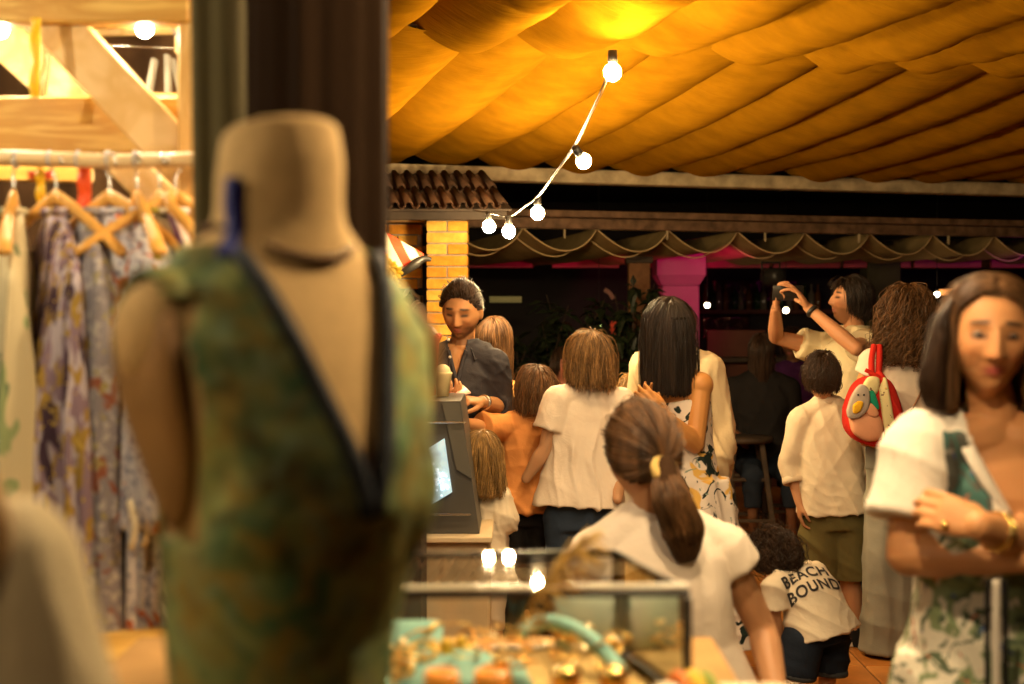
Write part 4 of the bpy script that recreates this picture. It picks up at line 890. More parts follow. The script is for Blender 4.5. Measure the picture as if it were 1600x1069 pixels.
# red tub on the counter with a hand over it
c = P(662, 600, 5.55); tb2 = thing('red_tub', 'tall translucent red tub with a crimped rim next to the man', 'tub', (c[0], 5.55, zT))
prof_ = [(.040, P(0, 628, 5.55)[2]+.0), (.046, P(0, 600, 5.55)[2]), (.052, P(0, 540, 5.55)[2]), (.056, P(0, 531, 5.55)[2]), (.060, P(0, 529, 5.55)[2]), (.060, P(0, 524, 5.55)[2]), (.052, P(0, 523, 5.55)[2]), (.046, P(0, 560, 5.55)[2])]
V, F = lathe([(r*1.15, z) for r, z in prof_], (c[0], 5.55, 0), 28); put('tub_wall', V, F, mat('red_plastic', (.72, .05, .02), .25, trans=.15, sss=.2), tb2)
for a in np.linspace(0, 2*np.pi, 12, endpoint=False):
    V, F = ell((c[0]+math.cos(a)*.064, 5.55+math.sin(a)*.064, P(0, 524, 5.55)[2]), (.008, .008, .009), nu=8, nv=6); put('rim_bead', V, F, MATS['red_plastic'], tb2)
V, F = lathe([(.065, 0), (.07, .012), (.05, .014), (.046, .004)], (c[0], 5.55, P(0, 629, 5.55)[2]-.012), 20); put('tub_foot', V, F, MATS['red_plastic'], tb2)
V, F = lathe([(.05, 0), (.05, P(0, 633, 5.55)[2]-zT+.02)] if P(0, 633, 5.55)[2] > zT else [(.05, 0), (.05, .01)], (c[0], 5.55, zT), 16)
c = P(692, 607, 5.45); t = thing('pale_cup', 'pale yellow paper cup squeezed between red tub and man', 'cup', (c[0], 5.45, zT))
V, F = lathe([(.022, zT+.002), (.034, zT+.085), (.037, zT+.09), (.035, zT+.095), (.028, zT+.06)], (c[0], 5.45, 0), 20); put('cup_wall', V, F, mat('pale_paper', (.85, .68, .35), .6), t)
V, F = ell((c[0], 5.45, zT+.095), (.03, .03, .03), nu=14, nv=10); put('filling', V, F, mat('cream_filling', (.9, .75, .45), .7, bump=(60, .5)), t)
# striped cloth parasol behind, black tip
m_str = stripes('red_white_stripe', (.62, .06, .02), (.62, .54, .42), 3.4, (0, R(28), 0))
sc_ = thing('striped_parasol', 'folded red and white striped parasol with black tip by the brick wall', 'parasol', tuple(P(620, 380, 7.2)))
tipp = P(668, 405, 7.2); bk = P(560, 340, 7.2); low_ = P(560, 425, 7.2)
rings = []
for u in np.linspace(0, 1, 14):
    top_ = bk*(1-u) + P(662, 398, 7.2)*u; bot = low_*(1-u) + P(628, 432, 7.2)*u; c_ = (top_+bot)/2; h = np.linalg.norm(top_-bot)/2; e = np.linspace(0, 2*np.pi, 40, endpoint=False); up_ = nrm(top_-bot)
    k = 1 + .06*np.sin(6*e+2*u); rings.append(c_ + np.outer(np.cos(e)*h*k, up_) + np.outer(np.sin(e)*h*.55*k, [0, 1, 0]))
V, F = loft(rings); put('canopy', V, F, m_str, sc_)
V, F = tube(bez([P(618, 434, 7.15), P(640, 419, 7.13), P(660, 405, 7.15), P(674, 406, 7.15)], 6), np.concatenate([np.linspace(.014, .024, 9), np.linspace(.024, .010, 10)]), 8); put('tip', V, F, m_black, sc_)
V, F = tube([P(560, 384, 7.2), P(560, 384, 7.2)*[1, 1, 0]], .02, 10); put('pole', V, F, m_darkwood, sc_)
# sunflower coloured flowers over the counter
fl = thing('flower_bunch', 'bunch of yellow and pink blooms above the form shoulder', 'flowers', tuple(P(600, 420, 4.6))); c0 = P(596, 425, 4.6)
m_yf = mat('yellow_petal', (.92, .6, .04), .6); m_pf = mat('pink_petal', (.85, .38, .25), .6)
for i in range(16):
    c = c0 + np.array([jr.uniform(-.045, .045), jr.uniform(-.05, .05), jr.uniform(-.075, .06)]); pet = []
    for k in range(9):
        a = k*.698; d = np.array([math.cos(a), -.35, math.sin(a)]); pet.append(ell(c + d*.016, (.014, .005, .008), np.stack([nrm(d), nrm(np.cross(d, [0, 1, .2])), nrm(np.cross(d, np.cross(d, [0, 1, .2])))], 1)[:, [0, 2, 1]], 8, 5))
    V, F = join(*pet, ell(c, (.009,)*3, nu=8, nv=6)); put('bloom', V, F, m_pf if i % 4 == 0 else m_yf, fl)
V, F = join(*[tube([c0 + [jr.uniform(-.03, .03), 0, 0], P(590, 600, 4.6) + [jr.uniform(-.01, .01), 0, -.1]], .003, 5) for _ in range(8)]); put('stems', V, F, m_leaf, fl)
vb = P(590, 600, 4.6); V, F = lathe([(.05, .0), (.06, .02), (.05, .3), (.06, .34)], (vb[0], 4.6, vb[2]-.35), 18); put('vase', V, F, m_cc, fl)
V, F = box((vb[0], 4.6, (vb[2]-.35)/2), (.3, .3, vb[2]-.352)); o = put('flower_stand', V-np.array([vb[0], 4.6, 0]), F, m_darkwood, smooth=False); o.location = (vb[0], 4.6, 0); tag(o, 'dark wooden stand under the flower vase', 'stand')
# ================================================================== PEOPLE
m_skin = mat('skin', (1, 1, 1), .5, bump=(120, .12, .002), spec=.35, sss=.12, tint=True)
def headframe(yaw, pitch, roll=0):
    """yaw 0 faces the camera, 90 faces picture right, 180 faces away; columns: right, forward, up"""
    f = np.array([math.sin(yaw)*math.cos(pitch), -math.cos(yaw)*math.cos(pitch), math.sin(pitch)])
    x = nrm(np.cross(f, [0, 0, 1.])); z = np.cross(x, f)
    if roll: x, z = x*math.cos(roll) + z*math.sin(roll), z*math.cos(roll) - x*math.sin(roll)
    return np.stack([x, f, z], 1)
def sculpt_head(H, M, s, male=False, child=False):
    nu, nv = 72, 64
    u = np.linspace(0, 2*np.pi, nu, endpoint=False); v = np.linspace(.03, np.pi-.03, nv); UU, VV = np.meshgrid(u, v)
    x = np.cos(UU)*np.sin(VV); y = np.sin(UU)*np.sin(VV); z = np.cos(VV)
    X = x*.076; Y = y*.095; Z = z*.118
    # jaw: narrower below, back of the head drawn in to the neck
    k = np.clip(-Z/.118, 0, 1)
    X = X*(1 - (.42 if male else .50)*k**1.6); Yf = np.where(Y > 0, Y*(1-.10*k) , Y*(1-.55*k**1.1)); Y = Yf
    Y = Y - .012*np.clip(Z/.118, 0, 1)**2*(Y > 0)      # forehead slopes back
    Y = np.where(Y > .06, .06 + (Y-.06)*.82, Y)         # face plane a little flat
    g = lambda cx, cz, sx, sz: np.exp(-((X-cx)/sx)**2 - ((Z-cz)/sz)**2)
    fr = np.clip(Y/.05, 0, 1)
    d = 0
    nz = np.clip((.018 - Z)/.045, 0, 1.0)*(Z > -.045); nose = (.008 + .018*nz)*np.exp(-(X/(.0075+.006*nz))**2)*np.clip((Z+.040)/.008, 0, 1)*np.clip((.035-Z)/.02, 0, 1)
    d = d + nose*(.75 if child else 1) + .006*g(.012, -.030, .007, .007) + .006*g(-.012, -.030, .007, .007)
    for sx in (-1, 1):
        d = d - .011*g(sx*.031, .012, .017, .011) + .0065*g(sx*.031, .010, .0125, .0065) + (.0055 if male else .003)*g(sx*.028, .031, .022, .007) + .005*g(sx*.045, -.02, .018, .018) - .003*g(sx*.036, -.052, .008, .02)
    d = d + .0065*g(0, -.0525, .019, .0045) + .0070*g(0, -.0635, .016, .005) - .005*g(0, -.0580, .020, .0018) - .003*g(0, -.074, .018, .005) + .008*g(0, -.092, .019, .013) - .002*g(0, -.044, .004, .006)
    Y = Y + d*fr
    loc = np.stack([X, Y, Z], 2).reshape(nv, nu, 3)*s
    return loft(loc @ M.T + H)
def head_tint(L, skin, lips, brow, beard, male):
    """skin colouring by place on the head, with crease shade painted in, L = head-local coordinates / size"""
    x, y, z = L[:, 0], L[:, 1], L[:, 2]; n = len(L); col = np.tile(np.array(skin, float), (n, 1)); f = y > .04
    def blend(c, w): nonlocal col; w = np.clip(w, 0, 1)[:, None]; col = col*(1-w) + np.array(c)*w
    g = lambda cx, cz, sx, sz: np.exp(-((np.abs(x)-cx)/sx)**2 - ((z-cz)/sz)**2)*f
    blend((skin[0]*1.05, skin[1]*.75, skin[2]*.7), .35*g(.042, -.025, .02, .018) + .3*g(0, -.028, .014, .01)*1)
    if beard: blend((skin[0]*.42, skin[1]*.38, skin[2]*.36), beard*np.clip((-z-.036)/.012, 0, 1)*(y > .0)*np.clip(1-g(0, -.058, .02, .008)*1.5, 0, 1)*(z > -.125))
    blend(lips, 1.2*g(0, -.0575, .0215, .0085)*(np.exp(-(x/.023)**4)))
    blend((.12, .03, .02), .9*g(0, -.0580, .018, .0016))
    blend(brow, 1.6*np.exp(-((np.abs(x)-.031)/.017)**4 - ((z-.0335+.12*(np.abs(x)-.031)**1)/.0040)**2)*f)
    blend((skin[0]*.4, skin[1]*.3, skin[2]*.28), .8*np.exp(-((np.abs(x)-.031)/.017)**4 - ((z-.0085)/.0075)**2)*f)
    blend((.03, .018, .012), 1.15*np.exp(-((np.abs(x)-.031)/.0135)**4 - ((z-.0075)/.0048)**2)*f)
    blend((skin[0]*.6, skin[1]*.42, skin[2]*.4), .6*np.exp(-((np.abs(x)-.026-.25*np.clip(-z-.03, 0, .04))/.0035)**2 - ((z+.045)/.014)**2)*f)  # smile folds darkened in the colour as crease shade
    blend((.10, .03, .02), .8*g(.0065, -.0385, .004, .0022))
    return col
# ---------------- hands
def hand(w, d, nrmv, s=1.0, curl=(20, 30, 20), spread=8, thumb=1, curls=None, thumbcurl=20, thumbout=45):
    """w wrist, d pointing direction, nrmv palm normal; fingers curl towards the palm normal; thumb=+-1 side"""
    d = nrm(d); n = nrm(np.asarray(nrmv) - d*np.dot(nrmv, d)); sd = np.cross(d, n)*thumb; w = np.asarray(w, float)
    M = np.stack([sd, d, n], 1); pr = []
    def pt(a, b, c): return w + (sd*a + d*b + n*c)*s
    e = np.linspace(0, 2*np.pi, 16, endpoint=False); rings = []
    for b, hw, ht in ((-.012, .024, .019), (.012, .030, .017), (.04, .038, .015), (.065, .041, .0135), (.084, .040, .011)):
        rings.append([pt(hw*np.sign(math.cos(a))*abs(math.cos(a))**.8, b, ht*math.sin(a)) for a in e])
    pr.append(loft(rings)); pr.append(ell(pt(.024, .028, .008), np.array([.018, .026, .014])*s, M))
    base_ = [(.031, .080, 0), (.0105, .085, .001), (-.0105, .083, 0), (-.030, .076, -.001)]; lens = [(.042, .025, .021), (.046, .028, .022), (.043, .026, .021), (.033, .020, .018)]; rad = [.0088, .009, .0086, .0076]
    for i in range(4):
        cu = curls[i] if curls else curl; p = pt(*base_[i]); a = R((1.5-i)*spread); ang = 0; pts = [p]
        for j in range(3):
            ang += R(cu[j]); dd = (d*math.cos(ang) + n*math.sin(ang)); dd = nrm(dd + sd*math.tan(a)*math.cos(ang)); p = p + dd*lens[i][j]*s; pts.append(p)
        pr.append(chain([pt(base_[i][0], base_[i][1]-.03, 0)] + pts, [rad[i]*s*1.1, rad[i]*s*1.05, rad[i]*s, rad[i]*s*.92, rad[i]*s*.82], 10))
    ta = R(thumbout); p = pt(.024, .018, .006); dd = nrm(sd*math.sin(ta) + d*math.cos(ta) + n*.35); q = p + dd*.040*s; dd2 = nrm(dd + d*.5 - sd*math.sin(R(thumbcurl))*.9 + n*.2); q2 = q + dd2*.032*s; q3 = q2 + nrm(dd2 - sd*.25 + n*.1)*.024*s
    pr.append(chain([p, q, q2, q3], [.013*s, .011*s, .0098*s, .0082*s], 10))
    return pr
def arm(sh, el, wr, s=1.0, r=(.050, .040, .036, .024)):
    m = el + (wr-el)*.28
    return [chain([sh, sh*.55+el*.45, el], [r[0]*s, (r[0]*.45+r[1]*.55)*s, r[2]*s*.98]), chain([el, m, wr], [r[2]*s*.98, r[2]*s*1.08, r[3]*s])]
# ---------------- torso sections
def torso(J, s, prof, t0=0, t1=1.0, grow=0.0, flare=0.0, n=36, depthk=1.0, bulge=0):
    hp, nk = J['pelvis'], J['neck']; ax = nk - hp; ds = nrm(J['shb']-J['sha']); dh = nrm(J.get('hipb', J['pelvis']+ds)-J.get('hipa', J['pelvis']-ds)) if 'hipb' in J else ds
    W = np.linalg.norm(J['shb']-J['sha'])/2; bend = J.get('bend', np.zeros(3)); rings = []
    for t in np.linspace(t0, t1, 22):
        hw = np.interp(t, [p[0] for p in prof], [p[1] for p in prof])*(W if True else 1); hd = np.interp(t, [p[0] for p in prof], [p[2] for p in prof])*s*depthk
        if t < .75: hw += flare*(.75-t); hd += flare*(.75-t)*.7
        c = hp + ax*t + bend*4*max(0, t)*(1-min(1, t)); sd = nrm(dh*(1-t) + ds*t) if 0 <= t <= 1 else (dh if t < 0 else ds); axd = nrm(ax + bend*4*(1-2*np.clip(t, 0, 1))); sd = nrm(sd - axd*np.dot(sd, axd)); fw = np.cross(sd, axd)
        e = np.linspace(0, 2*np.pi, n, endpoint=False)
        x = np.sign(np.cos(e))*np.abs(np.cos(e))**.86*(hw+grow); y = np.sign(np.sin(e))*np.abs(np.sin(e))**.9*(hd+grow)
        rings.append(c + np.outer(x, sd) + np.outer(y, fw))
    return loft(rings)
MEN = [(-.30, .86, .09), (-.14, .92, .115), (0, .92, .112), (.2, .86, .10), (.42, .86, .102), (.64, .94, .118), (.78, .95, .105), (.88, .82, .082), (.94, .55, .066), (1.0, .30, .052)]
WOM = [(-.32, .84, .09), (-.16, 1.02, .12), (0, 1.00, .118), (.2, .84, .098), (.38, .74, .088), (.6, .84, .108), (.76, .92, .098), (.88, .78, .074), (.94, .5, .058), (1.0, .27, .046)]
KID = [(-.30, .84, .085), (-.14, .92, .11), (0, .90, .105), (.2, .86, .10), (.42, .86, .098), (.64, .92, .102), (.78, .93, .092), (.88, .80, .075), (.94, .55, .06), (1.0, .32, .048)]
def PJ(J, Y):
    return {k: (P(v[0], v[1], Y + (v[2] if len(v) > 2 else 0)) if k not in ('bend', 'foot') else np.array(v, float)) for k, v in J.items()}
def shoes(J, t, M, s, m, sole=None, sock=None):
    f = np.array([M[0, 1], M[1, 1], 0]); f = nrm(f) if np.linalg.norm(f) > .1 else np.array([0, 1., 0])
    for k in ('ana', 'anb'):
        if k not in J: continue
        a = J[k]; fd = J.get('foot', f); sd = np.cross([0, 0, 1.], fd); rings = []
        for u, hw, h in ((-.062, .022, .05), (-.05, .030, .068), (-.02, .034, .085), (.03, .036, .078), (.08, .041, .055), (.13, .044, .042), (.165, .036, .034), (.185, .018, .026)):
            e = np.linspace(0, 2*np.pi, 18, endpoint=False); z = np.sin(e); zz = np.where(z > 0, z*(h-.03), z*.016)*s + .032*s
            rings.append(np.array([a[0], a[1], .010]) + fd*u*s + np.outer(np.cos(e)*hw*s, sd) + np.outer(zz, [0, 0, 1]))
        V, F = loft(rings); o = put('shoe', V, F, m, t)
        if sole is not None:
            rg = []
            for z in (.012, .034):
                pts = []
                for u, hw in ((-.066, .015), (-.05, .034), (0, .038), (.08, .045), (.14, .046), (.178, .032), (.192, .012)): pts.append((u, hw))
                pol = [(u, h) for u, h in pts] + [(u, -h) for u, h in pts[::-1]]; rg.append([np.array([a[0], a[1], z*s if z > .02 else z]) + fd*u*s + sd*h*s for u, h in pol])
            V, F = loft(rg); put('sole', V, F, sole, o, smooth=False)
            if True:
                pts = [np.array([a[0], a[1], 0]) + fd*u*s + sd*q*s + np.array([0, 0, z*s]) for u, q, z in ((-.02, -.037, .055), (.03, -.042, .066), (.06, -.043, .05), (.1, -.045, .056))]
                V, F = tube(bez(pts, 4), .004*s, 6); put('side_stripe', V, F, sole, o)
# ---------------- hair
def hair(t, H, M, s, m_cap, m_str, style='down', n=2200, length=.12, zfall=-.01, thick=.010, taper=.15, crown=(0, -.035, .11), tie=None, curl=0, curlk=60, seed=1, rad=.0011, fringe=.03, part=False, puff=1.0, hl=0.0, wisps=.15, K_=14, floor_=None, kidline=0, back=-.075, spreadx=0.0, faceclear=.058, short=False):
    """hair cap that covers the scalp, and single strands combed over it"""
    rr = np.random.default_rng(seed); rad3 = np.array([.081, .099, .123])*puff; cen = np.array([0, -.006, .004])
    def inregion(p, lift=0):
        line = np.interp(p[:, 1], [-.11, -.03, .0, .03, .055, .075, .11], [back, back+.02, -.035, .0, .035, .058+hl, .062+hl])
        if short: line = np.interp(p[:, 1], [-.11, -.05, -.02, .0, .03, .05, .07, .11], [back, back+.02, -.012, .012, .018, .045, .058+hl, .062+hl])
        if kidline: line = np.interp(p[:, 1], [-.11, -.03, .02, .045, .07, .11], [back, back, back*.5, .01, .03, .035])
        return p[:, 2] > line + lift
    V, F = ell(cen, rad3*.995, None, 48, 40); rg = V; F = [f for f in F if inregion(V[list(f)].mean(0)[None], .014 + (.022 if part else 0) if V[list(f)].mean(0)[1] > .03 else 0)[0]]
    V2 = V*(1 + .012*wob(V, 60, seed)[:, None]); V2[:, 0] *= np.where(V2[:, 2] < 0, 1-.25*np.clip(-V2[:, 2]/.1, 0, 1)*(0 if kidline else 1), 1); V2[:, 1] = np.where((V2[:, 1] < 0) & (V2[:, 2] < 0), V2[:, 1]*(1-.25*np.clip(-V2[:, 2]/.12, 0, 1)*(0 if kidline else 1)), V2[:, 1])
    cap = put('hair', (V2*s) @ M.T + H, F, m_cap, t)
    d = rr.normal(size=(n*3, 3)); d /= np.linalg.norm(d, axis=1)[:, None]; p = d*rad3 + cen; p = p[inregion(p)][:n]; d = (p-cen)/rad3; n = len(p)
    g = M.T @ np.array([0, 0, -1.]); cr = nrm(np.array(crown)/rad3); L = length*rr.uniform(.72, 1.08, n); frontal = np.clip((p[:, 1]-.045)/.03, 0, 1)
    if style != 'tie': L = L*(1-frontal) + np.minimum(L, fringe*rr.uniform(.8, 1.2, n) if not part else L)*frontal
    off = rr.uniform(.1, 1, n)*thick*np.where(rr.uniform(0, 1, n) < .05, 2.0, 1); steps = K_-1; ds = L/steps; pts = [d*rad3 + cen + d*0]; fall = np.zeros(n, bool); cur = pts[0]; tied = np.zeros(n, bool)
    ph = rr.uniform(0, 6.28, n); side = rr.normal(0, 1, (n, 3)); side /= np.linalg.norm(side, axis=1)[:, None]
    zf = zfall + rr.uniform(-.012, .012, n); wv = rr.normal(0, 1, (n, 3))*wisps*.12
    flr = (floor_ or 0) + rr.normal(0, .006, n) + .012*wisps*rr.normal(0, 1, n)
    seq = []
    for i in range(K_):
        u = i/steps; lift = off*min(1, u*3.5) + .0015
        if i > 0:
            if style == 'tie':
                T = nrm(np.array(tie)/rad3); tg = T - d*(d @ T)[:, None]; dist = np.arccos(np.clip(d @ T, -1, 1)); tn = tg/(np.linalg.norm(tg, axis=1)[:, None]+1e-9)
                stp = np.minimum(dist, np.maximum(dist, 0)/(K_-i)); d = d + tn*stp[:, None]; d /= np.linalg.norm(d, axis=1)[:, None]; cur = d*rad3 + cen
            else:
                tg = d*(d @ cr)[:, None] - cr
                if part: sx = np.sign(d[:, 0]+.0001); pv = np.stack([sx, 0*sx - .25, -.35 + 0*sx], 1); w = np.clip(d[:, 2]*1.3, 0, 1)[:, None]*np.clip((d[:, 1]+.6)*1.2, 0, 1)[:, None]; tg = tg*(1-w) + pv*w
                tg = tg - d*np.sum(tg*d, 1)[:, None]; tg = tg/(np.linalg.norm(tg, axis=1)[:, None]+1e-9) + wv; tg = tg - d*np.sum(tg*d, 1)[:, None]
                dn_ = d + tg*(ds/.098)[:, None]; dn_ /= np.linalg.norm(dn_, axis=1)[:, None]; onp = dn_*rad3 + cen
                # a strand lets go of the skull once it is past the equator (measured against gravity)
                fall = fall | ((onp @ -g) < zf) | ((style == 'long') & ((onp @ -g) < zf+.03) & (np.abs(onp[:, 0]) > .06))
                cen_dir = (cur - cen); cen_dir = cen_dir - g*np.sum(cen_dir*g, 1)[:, None]
                fp = cur + (g + wv*.6)*ds[:, None] - cen_dir*(taper*ds/.1)[:, None] + np.array([1., 0, 0])*(spreadx*np.sign(cur[:, 0])*ds)[:, None]
                new = np.where(fall[:, None], fp, onp)
                if floor_ is not None: stop = (new @ -g) < flr; new = np.where(stop[:, None], cur, new); d = np.where((fall | stop)[:, None], d, dn_)
                else: d = np.where(fall[:, None], d, dn_)
                cur = new
        q = cur + d*lift[:, None]
        if curl:
            a = ph + u*L*curlk*2*np.pi; amp = curl*min(1, u*2.2); b2 = np.cross(side, g); q = q + side*(np.sin(a)*amp)[:, None] + b2*(np.cos(a)*amp)[:, None]
        seq.append(q)
    A = np.stack(seq, 1)*s                      # n, K, 3
    Lc = A/s; bad = ((np.abs(Lc[..., 0]) < faceclear) & (Lc[..., 1] > .05) & (Lc[..., 2] < .038+hl*.5) & (Lc[..., 2] > -.2)).any(1)
    A = A[~bad]; Wd = A @ M.T + H
    strands(cap, Wd, rad*s, m_str)
    return cap
def strands(parent, A, r, m):
    n, k, _ = A.shape; hc = bpy.data.hair_curves.new('strands'); hc.add_curves([k]*n); A = A - base(parent)
    hc.attributes['position'].data.foreach_set('vector', A.astype(np.float32).ravel())
    ra = hc.attributes.get('radius') or hc.attributes.new('radius', 'FLOAT', 'POINT')
    rv = np.tile(np.interp(np.linspace(0, 1, k), [0, .7, 1], [1, .9, .25])*r, n).astype(np.float32); ra.data.foreach_set('value', rv)
    hc.materials.append(m); o = bpy.data.objects.new('strands', hc); link(o); o.parent = parent; o['kind'] = 'stuff'; return o
def bundle(parent, path, radii, n, m, r=.0011, seed=3, wave=.004, flat=1.0):
    rr = np.random.default_rng(seed); path = bez(path, 8); k = len(path); radii = np.interp(np.linspace(0, 1, k), np.linspace(0, 1, len(radii)), radii); a, b = frame_of(path[-1]-path[0])
    th = rr.uniform(0, 6.28, n); q = np.sqrt(rr.uniform(0, 1, n)); ph = rr.uniform(0, 6.28, n); ln = rr.uniform(.75, 1, n)
    seq = []
    for i in range(k):
        u = i/(k-1)*ln; x = np.interp(u*(k-1), np.arange(k), path[:, 0]); y = np.interp(u*(k-1), np.arange(k), path[:, 1]); z = np.interp(u*(k-1), np.arange(k), path[:, 2]); rdd = np.interp(u*(k-1), np.arange(k), radii)
        w = wave*np.sin(ph + u*14)
        seq.append(np.stack([x, y, z], 1) + np.outer(np.cos(th)*q*rdd*flat + w, a) + np.outer(np.sin(th)*q*rdd + w, b))
    strands(parent, np.stack(seq, 1), r, m)
H_BLACK = (mat('hair_black', (.012, .008, .006), .8, bump=(90, .5), stretch=(3, 3, .4)), hairmat('strand_black', (.020, .012, .008)))
H_BROWN = (mat('hair_brown', (.045, .022, .010), .8, bump=(90, .5), stretch=(3, 3, .4)), hairmat('strand_brown', (.11, .052, .020)))
H_DARK = (mat('hair_dark', (.018, .010, .006), .8, bump=(90, .5), stretch=(3, 3, .4)), hairmat('strand_dark', (.034, .017, .009)))
H_BLOND = (mat('hair_blond', (.16, .085, .025), .8, bump=(90, .5), stretch=(3, 3, .4)), hairmat('strand_blond', (.30, .17, .055)))
H_RIMLIT = (mat('hair_rimlit', (.13, .06, .012), .8, bump=(90, .5), stretch=(3, 3, .4)), hairmat('strand_rimlit', (.34, .16, .03)))
# ---------------- generic person
SK = (.50, .23, .09)
def person(label, Y, J, hd, s=1.0, hs=1.0, prof=MEN, skin=SK, vox=.006, hands=None, legs=True, bare_arms=True, beard=0, lips=(.42, .13, .10), face=True, extra=(), group=None, browc=(.05, .03, .02), chest=0, arms=True, armr=(.050, .040, .036, .024), child=False, male=True, cutz=None):
    J = PJ(J, Y) if not isinstance(J['neck'], np.ndarray) else J
    M = headframe(*[R(a) for a in hd]); H = J['head']; b = np.array([J['pelvis'][0], J['pelvis'][1], 0]); t = thing('person', label, 'person', tuple(b), 0, group)
    pr = [sculpt_head(H, M, hs, male, child)]
    for sx in (-1, 1): pr.append(ell(H + M @ np.array([sx*.0765, -.004, -.002])*hs, np.array([.009, .017, .030])*hs, M @ rotz(sx*.35) @ rotx(-.15), 12, 10))
    nb = H + M @ np.array([0, -.028, -.055])*hs; nr = .050*s if male and not child else .044*s
    if child: nr = .040*s
    pr.append(chain([nb, J['neck'] + np.array([0, 0, .0])], [nr*.98, nr*1.08])); pr.append(torso(J, s, prof))
    for k in 'ab':
        pr.append(ell(J['sh'+k], (np.array([.056, .056, .056])*s)))
        if arms: pr += arm(J['sh'+k], J['el'+k], J['wr'+k], s, armr)
        pr.append(chain([J['neck'] + (J['sh'+k]-J['neck'])*.2 + np.array([0, 0, -.012]), J['sh'+k] + np.array([0, 0, -.004])], [.058*s, .052*s]))
    if chest:
        f = nrm(np.cross(J['shb']-J['sha'], J['neck']-J['pelvis'])); f = f if np.dot(f, M[:, 1]) > 0 else -f; c = J['pelvis']*.4 + J['neck']*.6; sd = nrm(J['shb']-J['sha'])
        for sx in (-1, 1): pr.append(ell(c + sd*sx*.075*s + f*.085*s, np.array([.065, .065, .065])*s*chest))
    if legs:
        for k in 'ab':
            pr.append(chain([J['hip'+k], J['kn'+k]], [.085*s, .056*s])); m = J['kn'+k]*.68 + J['an'+k]*.32; pr.append(chain([J['kn'+k], m, J['an'+k]], [.054*s, .057*s, .036*s]))
            a = J['an'+k]; f = nrm(np.array([M[0, 1], M[1, 1], 0])); f = J.get('foot', f); pr.append(chain([a + [0, 0, -.02], np.array([a[0], a[1], .035*s+.012]) + f*.1*s], [.036*s, .028*s]))
    if hands:
        for h in hands: pr += hand(*h[:3], **h[3])
    pr += list(extra)
    me = union(pr, vox, 2, t); co = getco(me) + b; L = ((co - H) @ M)/hs
    col = np.tile(np.array(skin), (len(co), 1)); near = (np.abs(L[:, 0]) < .09) & (np.abs(L[:, 2]) < .13) & (L[:, 1] > -.02)
    if face and near.any(): col[near] = head_tint(L[near], skin, lips, browc, beard, male)
    col *= (1 + .07*wob(co, 30, 4)[:, None]); setcol(me, np.clip(col, 0, 1)); put_mesh('body', me, m_skin, t)
    return t, J, M, H
def eyes(t, H, M, s, open_=.5, look=(0, 0)):
    for sx in (-1, 1):
        c = H + M @ (np.array([sx*.031, .0690, .0085])*s); V, F = ell(c, np.array([.0112]*3)*s, nu=14, nv=10); o = put('eye', V, F, mat('eye_white', (.17, .12, .09), .3), t)
        f = nrm(M @ np.array([look[0], 1, look[1]])); V, F = ell(c + f*.0058*s, np.array([.0068]*3)*s, nu=12, nv=8); put('iris', V, F, mat('iris_dark', (.03, .015, .01), .1), o)
def cloth(t, prims, m, name, vox=.007, smooth=4, folds=(), keep=None, thick=0, cutf=None, noise=.0):
    me = union(prims, vox, smooth, t); co = getco(me); bs = base(t); wc = co + bs; no = getno(me); disp = np.zeros(len(co))
    for dvec, sc, amp, seed, *rest in folds:
        w = rest[0](wc) if rest else 1.0; disp += (fold(wc, dvec, sc, seed)*1.5 + .3*fold(wc*[1.1, 1, .9], np.array(dvec)+[.25, 0, .2], sc*1.8, seed+31))*amp*w
    disp += noise*wob(wc, 45, 9)
    setco(me, co + no*np.clip(disp + .004, -.003, .022)[:, None])
    if keep is not None: cut(me, lambda c, n: keep(c + bs, n))
    o = put_mesh(name, me, m, t)
    if thick: md = o.modifiers.new('thickness', 'SOLIDIFY'); md.thickness = thick; md.offset = 1
    return o
def sleeve(sh, el, wr, frac, s, r0=.066, r1=.062, r2=.05):
    """frac 0..1 along the upper arm, 1..2 along the forearm"""
    pts = [sh]; rad = [r0*s]
    if frac <= 1: e = sh + (el-sh)*frac; d = nrm(el-sh); pts.append(e); rad.append(r1*s); return [flatend(sh, e, r0*s, r1*s)]
    e = el + (wr-el)*(frac-1); return [cone(sh, el, r0*s, r1*s, 20), flatend(el, e, r1*s, r2*s)]
def flatend(p, q, rp, rq, n=20):
    p = np.asarray(p, float); q = np.asarray(q, float); d = nrm(q-p); a, b = frame_of(d); th = np.linspace(0, 2*np.pi, n, endpoint=False); c = np.cos(th)[:, None]*a + np.sin(th)[:, None]*b
    rings = [p + d*rp*math.sin(R(g)) + c*rp*math.cos(R(g)) for g in (-80, -50, -20)] + [p + c*rp, p*.5+q*.5 + c*(rp+rq)/2, q + c*rq]
    return loft(rings)
def yoke(J, s, g=.0):
    return [chain([J['neck'] + (J['sh'+k]-J['neck'])*.22 + np.array([0, 0, -.005]), J['sh'+k]], [(.066+g)*s, (.060+g)*s], 16) for k in 'ab'] + [ell(J['sh'+k], np.array([.064+g]*3)*s) for k in 'ab']
def trousers(J, s, m, t, frac=1.9, top=.06, r=(.1, .075, .06), hips=None, prof=MEN, vox=.008, folds=None, name='trousers', hd=1.06):
    pr = [torso(J, s, prof, -.16, top, .012*s, n=36)]
    for k in 'ab':
        h, kn, an = J['hip'+k], J['kn'+k], J['an'+k]
        if frac <= 1: pr.append(flatend(h, h + (kn-h)*frac, r[0]*s, r[1]*s))
        else: pr.append(cone(h, kn, r[0]*s, r[1]*s, 20)); pr.append(flatend(kn, kn + (an-kn)*(frac-1), r[1]*s, r[2]*s))
    return cloth(t, pr, m, name, vox, 3, folds or [((.3, .2, 1), 42, .004, 3), ((1, .3, .6), 30, .003, 8)])
